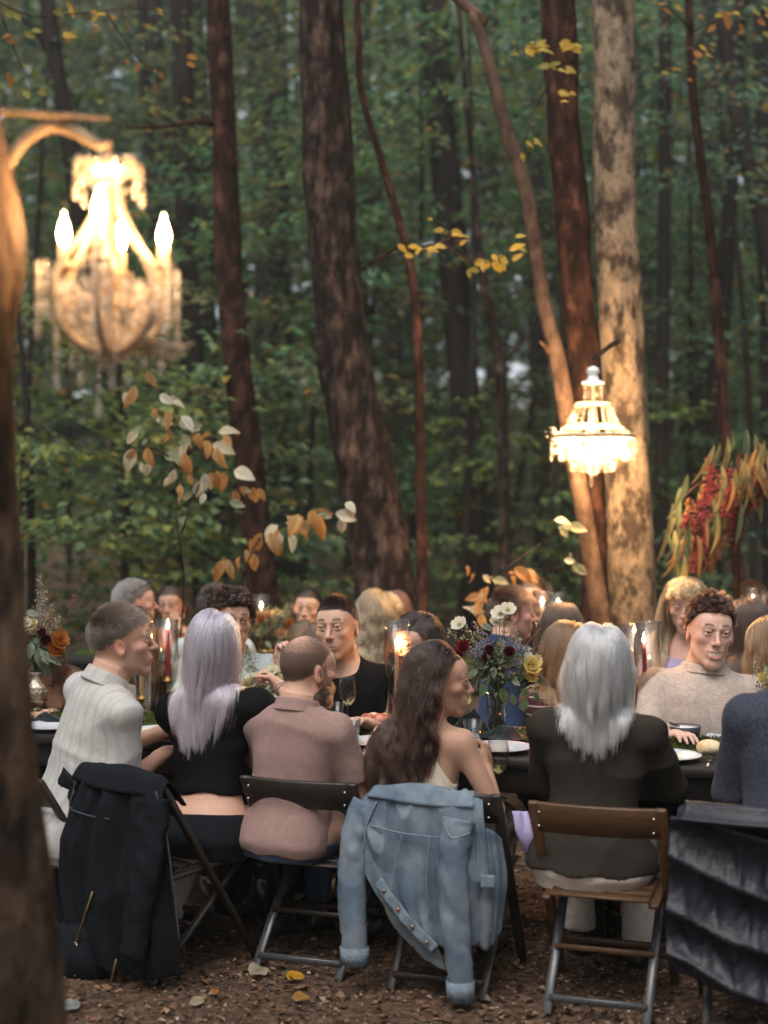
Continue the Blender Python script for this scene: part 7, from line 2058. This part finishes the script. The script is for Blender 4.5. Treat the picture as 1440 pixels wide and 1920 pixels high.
def denim_jacket():
    t = thing('denim_jacket', 'light blue denim jacket hung over the back of a folding chair, sleeves dangling', 'jacket', CH['D'].location, CH['D'].rotation_euler.z)
    t.scale = (.82, 1, .895); t.location = CH['D'].matrix_basis @ Vector((-.045, .01, 0))
    m = MT['denim']; sm = MT['denim_seam']
    # back panel: over the top of the chair and down behind it
    rows = [[(-.225, -.13, .700), (-.1, -.15, .69), (.02, -.15, .68), (.13, -.15, .69), (.235, -.13, .70)],
            [(-.235, -.205, .775), (-.11, -.23, .782), (.02, -.23, .780), (.14, -.23, .782), (.24, -.20, .775)],
            [(-.255, -.262, .755), (-.12, -.285, .765), (.02, -.285, .762), (.15, -.285, .765), (.262, -.26, .752)],
            [(-.275, -.29, .63), (-.14, -.31, .64), (.01, -.31, .64), (.16, -.31, .62), (.285, -.285, .60)],
            [(-.25, -.30, .50), (-.13, -.33, .51), (.02, -.33, .49), (.17, -.33, .46), (.30, -.28, .45)],
            [(-.19, -.31, .40), (-.09, -.335, .38), (.03, -.335, .33), (.17, -.32, .30), (.30, -.27, .36)],
            [(-.14, -.31, .345), (-.05, -.335, .30), (.05, -.335, .25), (.16, -.31, .20), (.30, -.26, .26)]]
    obj('back_panel', sheet(rows, 110, 110, .006, lambda u, v: folds(u, v, 2.9, .014, 3) + crease(u, v, 8, .024, 4)), m, t)
    # collar folded along the rail
    rows = [[(-.215, -.20, .79), (-.05, -.235, .805), (.10, -.235, .80), (.21, -.20, .785)], [(-.225, -.245, .80), (-.05, -.275, .812), (.10, -.275, .806), (.22, -.24, .79)], [(-.24, -.29, .765), (-.06, -.315, .755), (.10, -.312, .75), (.23, -.285, .745)]]
    obj('collar', sheet(rows, 12, 40, .007, lambda u, v: .006 * np.sin(9 * v + 3 * u)), m, t)
    # left sleeve
    P = [(-.245, -.262, .73), (-.285, -.29, .62), (-.30, -.305, .46), (-.295, -.31, .30), (-.285, -.31, .165)]
    obj('sleeve', sleeve(P, .066, .054, 5), m, t)
    obj('cuff', tube([(-.2855, -.31, .180), (-.284, -.31, .112)], [.0645, .061], 22, True, None, .66, up=(0, 1, 0)), sm, t)
    # right sleeve, longer
    P = [(.175, -.30, .70), (.165, -.335, .60), (.170, -.355, .42), (.185, -.36, .24), (.195, -.355, .10)]
    obj('sleeve', sleeve(P, .070, .053, 8), m, t)
    obj('cuff', tube([(.1945, -.355, .108), (.198, -.355, .035)], [.0605, .0575], 22, True, None, .7, up=(0, 1, 0)), sm, t)
    # armhole seams
    for s, P in ((-1, [(-.19, -.30, .75), (-.225, -.325, .66), (-.235, -.335, .56)]), (1, [(.115, -.325, .70), (.17, -.392, .655), (.235, -.345, .665)])):
        obj('seam', tube(catmull(P, 16), .0042, 6), sm, t)
    # front edge with buttons, crossing the back diagonally
    A = np.array([-.165, -.350, .455]); Bp = np.array([.085, -.352, .215]); d = nrm(Bp - A); nn = np.array([0, -1, 0]); pr = np.cross(d, nn)
    rows = [[A + pr * -.022, A * .5 + Bp * .5 + pr * -.022 + [0, -.006, -.012], Bp + pr * -.022], [A + pr * .022, A * .5 + Bp * .5 + pr * .022 + [0, -.006, -.012], Bp + pr * .022]]
    obj('button_band', sheet(rows, 6, 30, .007, lambda u, v: .003 * np.sin(22 * v)), sm, t)
    for k in range(4):
        q = A + (Bp - A) * (.12 + .25 * k) + [0, -.010, -.012 * math.sin(3.14 * (.12 + .25 * k))]
        V, F = ico((0, 0, 0), .0085, 2, (1, .45, 1)); obj('button', (V + q, F), MT['copper'], t)
    # lining side of the front below the band
    rows = [[A + [.01, .01, -.01], (A + Bp) / 2 + [.01, .01, -.02], Bp + [.01, .01, 0]], [A + [.03, .02, -.12], (A + Bp) / 2 + [.02, .02, -.12], Bp + [.03, .02, -.05]], [A + [.09, .03, -.20], (A + Bp) / 2 + [.06, .03, -.16], Bp + [.045, .02, -.09]]]
    obj('front_panel', sheet(rows, 20, 26, .005, lambda u, v: folds(u, v, 2., .006, 2)), M('denim_inside', (.13, .15, .16), .9, .1, bump=.4, bs=300), t)
    for P in ([(-.215, -.318, .66), (-.05, -.345, .645), (.10, -.345, .64)], [(-.06, -.348, .64), (-.09, -.352, .50), (-.10, -.35, .42)], [(.06, -.348, .64), (.05, -.352, .48), (.06, -.345, .33)]):
        obj('seam', tube(catmull(P, 18), .0032, 6), sm, t)
    # pocket flap and the far front that falls at the right
    rows = [[(.24, -.285, .68), (.30, -.26, .66), (.33, -.22, .62)], [(.25, -.30, .52), (.32, -.255, .50), (.345, -.20, .47)], [(.24, -.30, .36), (.31, -.255, .32), (.33, -.2, .36)], [(.235, -.29, .22), (.29, -.25, .20), (.31, -.2, .26)]]
    obj('front_panel', sheet(rows, 26, 20, .006, lambda u, v: folds(u, v, 1.6, .010, 6)), m, t)
    rows = [[(.272, -.322, .505), (.325, -.30, .50)], [(.275, -.326, .455), (.325, -.304, .45)]]
    obj('pocket_flap', sheet(rows, 6, 10, .006), sm, t)
    return t
denim_jacket()

# ---- black jacket with an open zip, on chair B
MT['blackcloth'] = M('black_cord_cloth', (.008, .0092, .012), .9, .12, bump=.4, bs=180, bdist=.003, var=.25, vs=18)
MT['seam_grey'] = M('dark_grey_piping', (.05, .055, .065), .7, .3)
def black_jacket():
    ch = CH['B']
    t = thing('black_jacket', 'long black jacket hanging down over a chair back with open gold zips', 'jacket', ch.location, ch.rotation_euler.z)
    t.scale = (1, 1, .935)
    m = MT['blackcloth']
    rows = [[(-.21, -.10, .66), (-.08, -.14, .68), (.06, -.14, .68), (.20, -.11, .68)],
            [(-.235, -.20, .775), (-.09, -.235, .792), (.07, -.235, .795), (.225, -.20, .782)],
            [(-.265, -.265, .75), (-.11, -.29, .775), (.07, -.29, .775), (.25, -.26, .745)],
            [(-.315, -.29, .58), (-.15, -.33, .58), (.06, -.33, .58), (.285, -.27, .56)],
            [(-.34, -.29, .38), (-.17, -.34, .38), (.06, -.35, .36), (.31, -.26, .36)],
            [(-.30, -.28, .22), (-.14, -.34, .21), (.07, -.35, .17), (.32, -.25, .18)],
            [(-.24, -.27, .13), (-.10, -.33, .12), (.08, -.34, .055), (.31, -.24, .06)]]
    obj('back_panel', sheet(rows, 100, 100, .008, lambda u, v: folds(u, v, 4.2, .022, 2) + crease(u, v, 8, .026, 8)), m, t)
    P = [(-.245, -.26, .745), (-.32, -.27, .62), (-.37, -.27, .44), (-.35, -.27, .28)]
    obj('sleeve', sleeve(P, .08, .062, 4, .6, amp=.012), m, t)
    P = [(.20, -.275, .72), (.22, -.30, .55), (.20, -.33, .34), (.17, -.335, .14)]
    obj('sleeve', sleeve(P, .078, .06, 9, .55, amp=.012), m, t)
    rows = [[(-.20, -.215, .80), (0, -.25, .815), (.19, -.215, .80)], [(-.21, -.275, .80), (0, -.30, .812), (.20, -.27, .795)], [(-.235, -.30, .745), (0, -.335, .735), (.225, -.29, .735)]]
    obj('collar', sheet(rows, 12, 36, .008, lambda u, v: .006 * np.sin(8 * v)), m, t)
    for P in ([(-.20, -.315, .70), (-.19, -.34, .64), (-.05, -.355, .632), (.06, -.35, .635)], [(-.20, -.31, .74), (-.215, -.33, .6), (-.235, -.335, .46)], [(.235, -.285, .755), (.28, -.275, .60), (.31, -.27, .42), (.33, -.255, .2)]):
        obj('seam', tube(catmull(P, 20), .0032, 5), MT['seam_grey'], t)
    za, zb = np.array([.02, -.395, .36]), np.array([-.075, -.395, .155])
    obj('zip', join([tube([za, zb], .0042, 6)] + [ico(za + (zb - za) * k, .0052, 0) for k in np.linspace(0, 1, 26)]), MT['brass'], t)
    V, F = lathe([(.010, -.002), (.014, 0), (.010, .002), (.0085, 0)], 18, True)
    obj('zip_ring', (V @ rotm('x', 90).T + zb + [-.003, -.004, -.016], F), MT['silver'], t)
    za, zb = np.array([.155, -.395, .135]), np.array([.128, -.395, .055])
    obj('zip', join([tube([za, zb], .0038, 6)] + [ico(za + (zb - za) * k, .0046, 0) for k in np.linspace(0, 1, 14)]), MT['brass'], t)
    return t
black_jacket()
p = on_z(150, 1822, 0)
t = thing('black_bag', 'soft black bag standing on the ground under the black jacket', 'bag', p, -.5)
V, F = nets(lambda q: np.maximum(smin(ell(q, (0, 0, .06), (.17, .11, .12)), ell(q, (.05, 0, .08), (.12, .10, .10)), .04) + .006 * wob(q, 30, 2).astype(np.float32), -q[:, 2]), [-.25, -.2, -.02], [.25, .2, .25], .012)
obj('pouch', (V, F), MT['blackcloth'], t)
obj('handle', tube(catmull([(-.08, 0, .15), (-.05, .02, .23), (.05, .02, .23), (.09, 0, .15)], 16), .008, 7), MT['blackcloth'], t)

# ---- quilted down jacket on chair F
MT['puffer'] = M('dark_quilted_nylon', (.0085, .0078, .015), .48, .4, var=.25, vs=14, bump=.5, bs=38, bdist=.008)
def puffer():
    ch = CH['F']
    t = thing('quilted_jacket', 'dark quilted down jacket hung over the chair at the right edge', 'jacket', ch.location, ch.rotation_euler.z)
    t.scale = (1.12, 1, .935)
    m = MT['puffer']
    rows = [[(-.20, -.10, .70), (0, -.14, .70), (.20, -.10, .70)], [(-.225, -.20, .79), (0, -.245, .80), (.215, -.20, .80)], [(-.25, -.28, .75), (0, -.315, .765), (.24, -.27, .75)], [(-.25, -.30, .58), (0, -.33, .56), (.25, -.28, .55)], [(-.262, -.30, .38), (0, -.33, .36), (.25, -.28, .34)], [(-.25, -.30, .24), (0, -.33, .18), (.25, -.27, .15)]]
    def quilt(u, v):
        P = np.stack([u * 2, v * 3, 0 * u], -1)
        r = u * 5.6 - .95 * v + .12 * wob(P, 3.0, 9, 2)
        ph = np.abs(np.sin(np.pi * r)) ** .75
        st = np.abs(np.sin(np.pi * (v * 2.2 + .5 * (np.floor(r) % 2) + .15 + .05 * wob(P, 5, 4, 2)))) ** .4
        return .046 * ph * (.35 + .65 * st) * np.clip(u * 5, .2, 1) + .012 * wob(P, 12, 3, 3) * ph + .003 * wob(P * [.8, 1.3, 1], 15, 12, 2) + .016 * np.sin(5 * v + 1 + u) * u
    obj('back_panel', sheet(rows, 140, 110, .012, quilt), m, t)
    def band(P, r0, r1, seed, nb):
        n = 90; Pc = catmull(P, n)
        def dsp(tt, a): return .020 * np.abs(np.sin(np.pi * tt * nb)) ** .6 + .004 * np.sin(5 * a + 20 * tt + seed)
        return tube(Pc, np.linspace(r0, r1, n), 22, True, dsp, .7, up=(0, 1, 0))
    obj('sleeve', band([(.20, -.29, .74), (.255, -.33, .58), (.28, -.34, .38), (.27, -.33, .2), (.25, -.31, .10)], .062, .05, 2, 7), m, t)
    obj('sleeve', band([(-.19, -.20, .72), (-.15, -.12, .60), (-.12, -.10, .40)], .055, .048, 5, 5), m, t)
    rows = [[(-.19, -.22, .80), (0, -.26, .81), (.19, -.22, .81)], [(-.20, -.28, .82), (0, -.33, .825), (.20, -.28, .82)], [(-.215, -.335, .77), (0, -.375, .77), (.215, -.33, .77)]]
    obj('collar', sheet(rows, 20, 40, .014, lambda u, v: .010 * np.abs(np.sin(np.pi * 2 * u))), m, t)
    return t
puffer()

# lilac napkin slipping from the brunette's lap
q = at(992, 1575, 5.1)
rows = [[q + [-.06, .02, .10], q + [-.02, .0, .10], q + [.0, .03, .07]], [q + [-.05, 0, .02], q + [.01, -.03, .02], q + [.04, .0, 0]], [q + [-.01, .01, -.045], q + [.04, -.02, -.05], q + [.068, .02, -.045]]]
o = obj('napkin', sheet(rows, 22, 22, .002, lambda u, v: .012 * np.sin(8 * v + 4 * u)), MT['napkin_lilac'])
tag(o, 'pale lilac napkin hanging from the lap of the brunette', 'napkin')

# ------------------------------------------------------------------ haze in the wood
HZ = M_haze = bpy.data.materials.new('haze'); HZ.use_nodes = True
_n = HZ.node_tree; _n.nodes.clear()
_o = _n.nodes.new('ShaderNodeOutputMaterial'); _v = _n.nodes.new('ShaderNodeVolumePrincipled')
_v.inputs['Color'].default_value = (.80, .93, .90, 1); _v.inputs['Density'].default_value = .0017; _v.inputs['Anisotropy'].default_value = .2
_n.links.new(_v.outputs[0], _o.inputs['Volume'])
HB = obj('haze', box(0, 60, 22, 320, 250, 52), HZ, smooth=False)
tag(HB, 'thin evening haze hanging in the wood', kind='stuff')
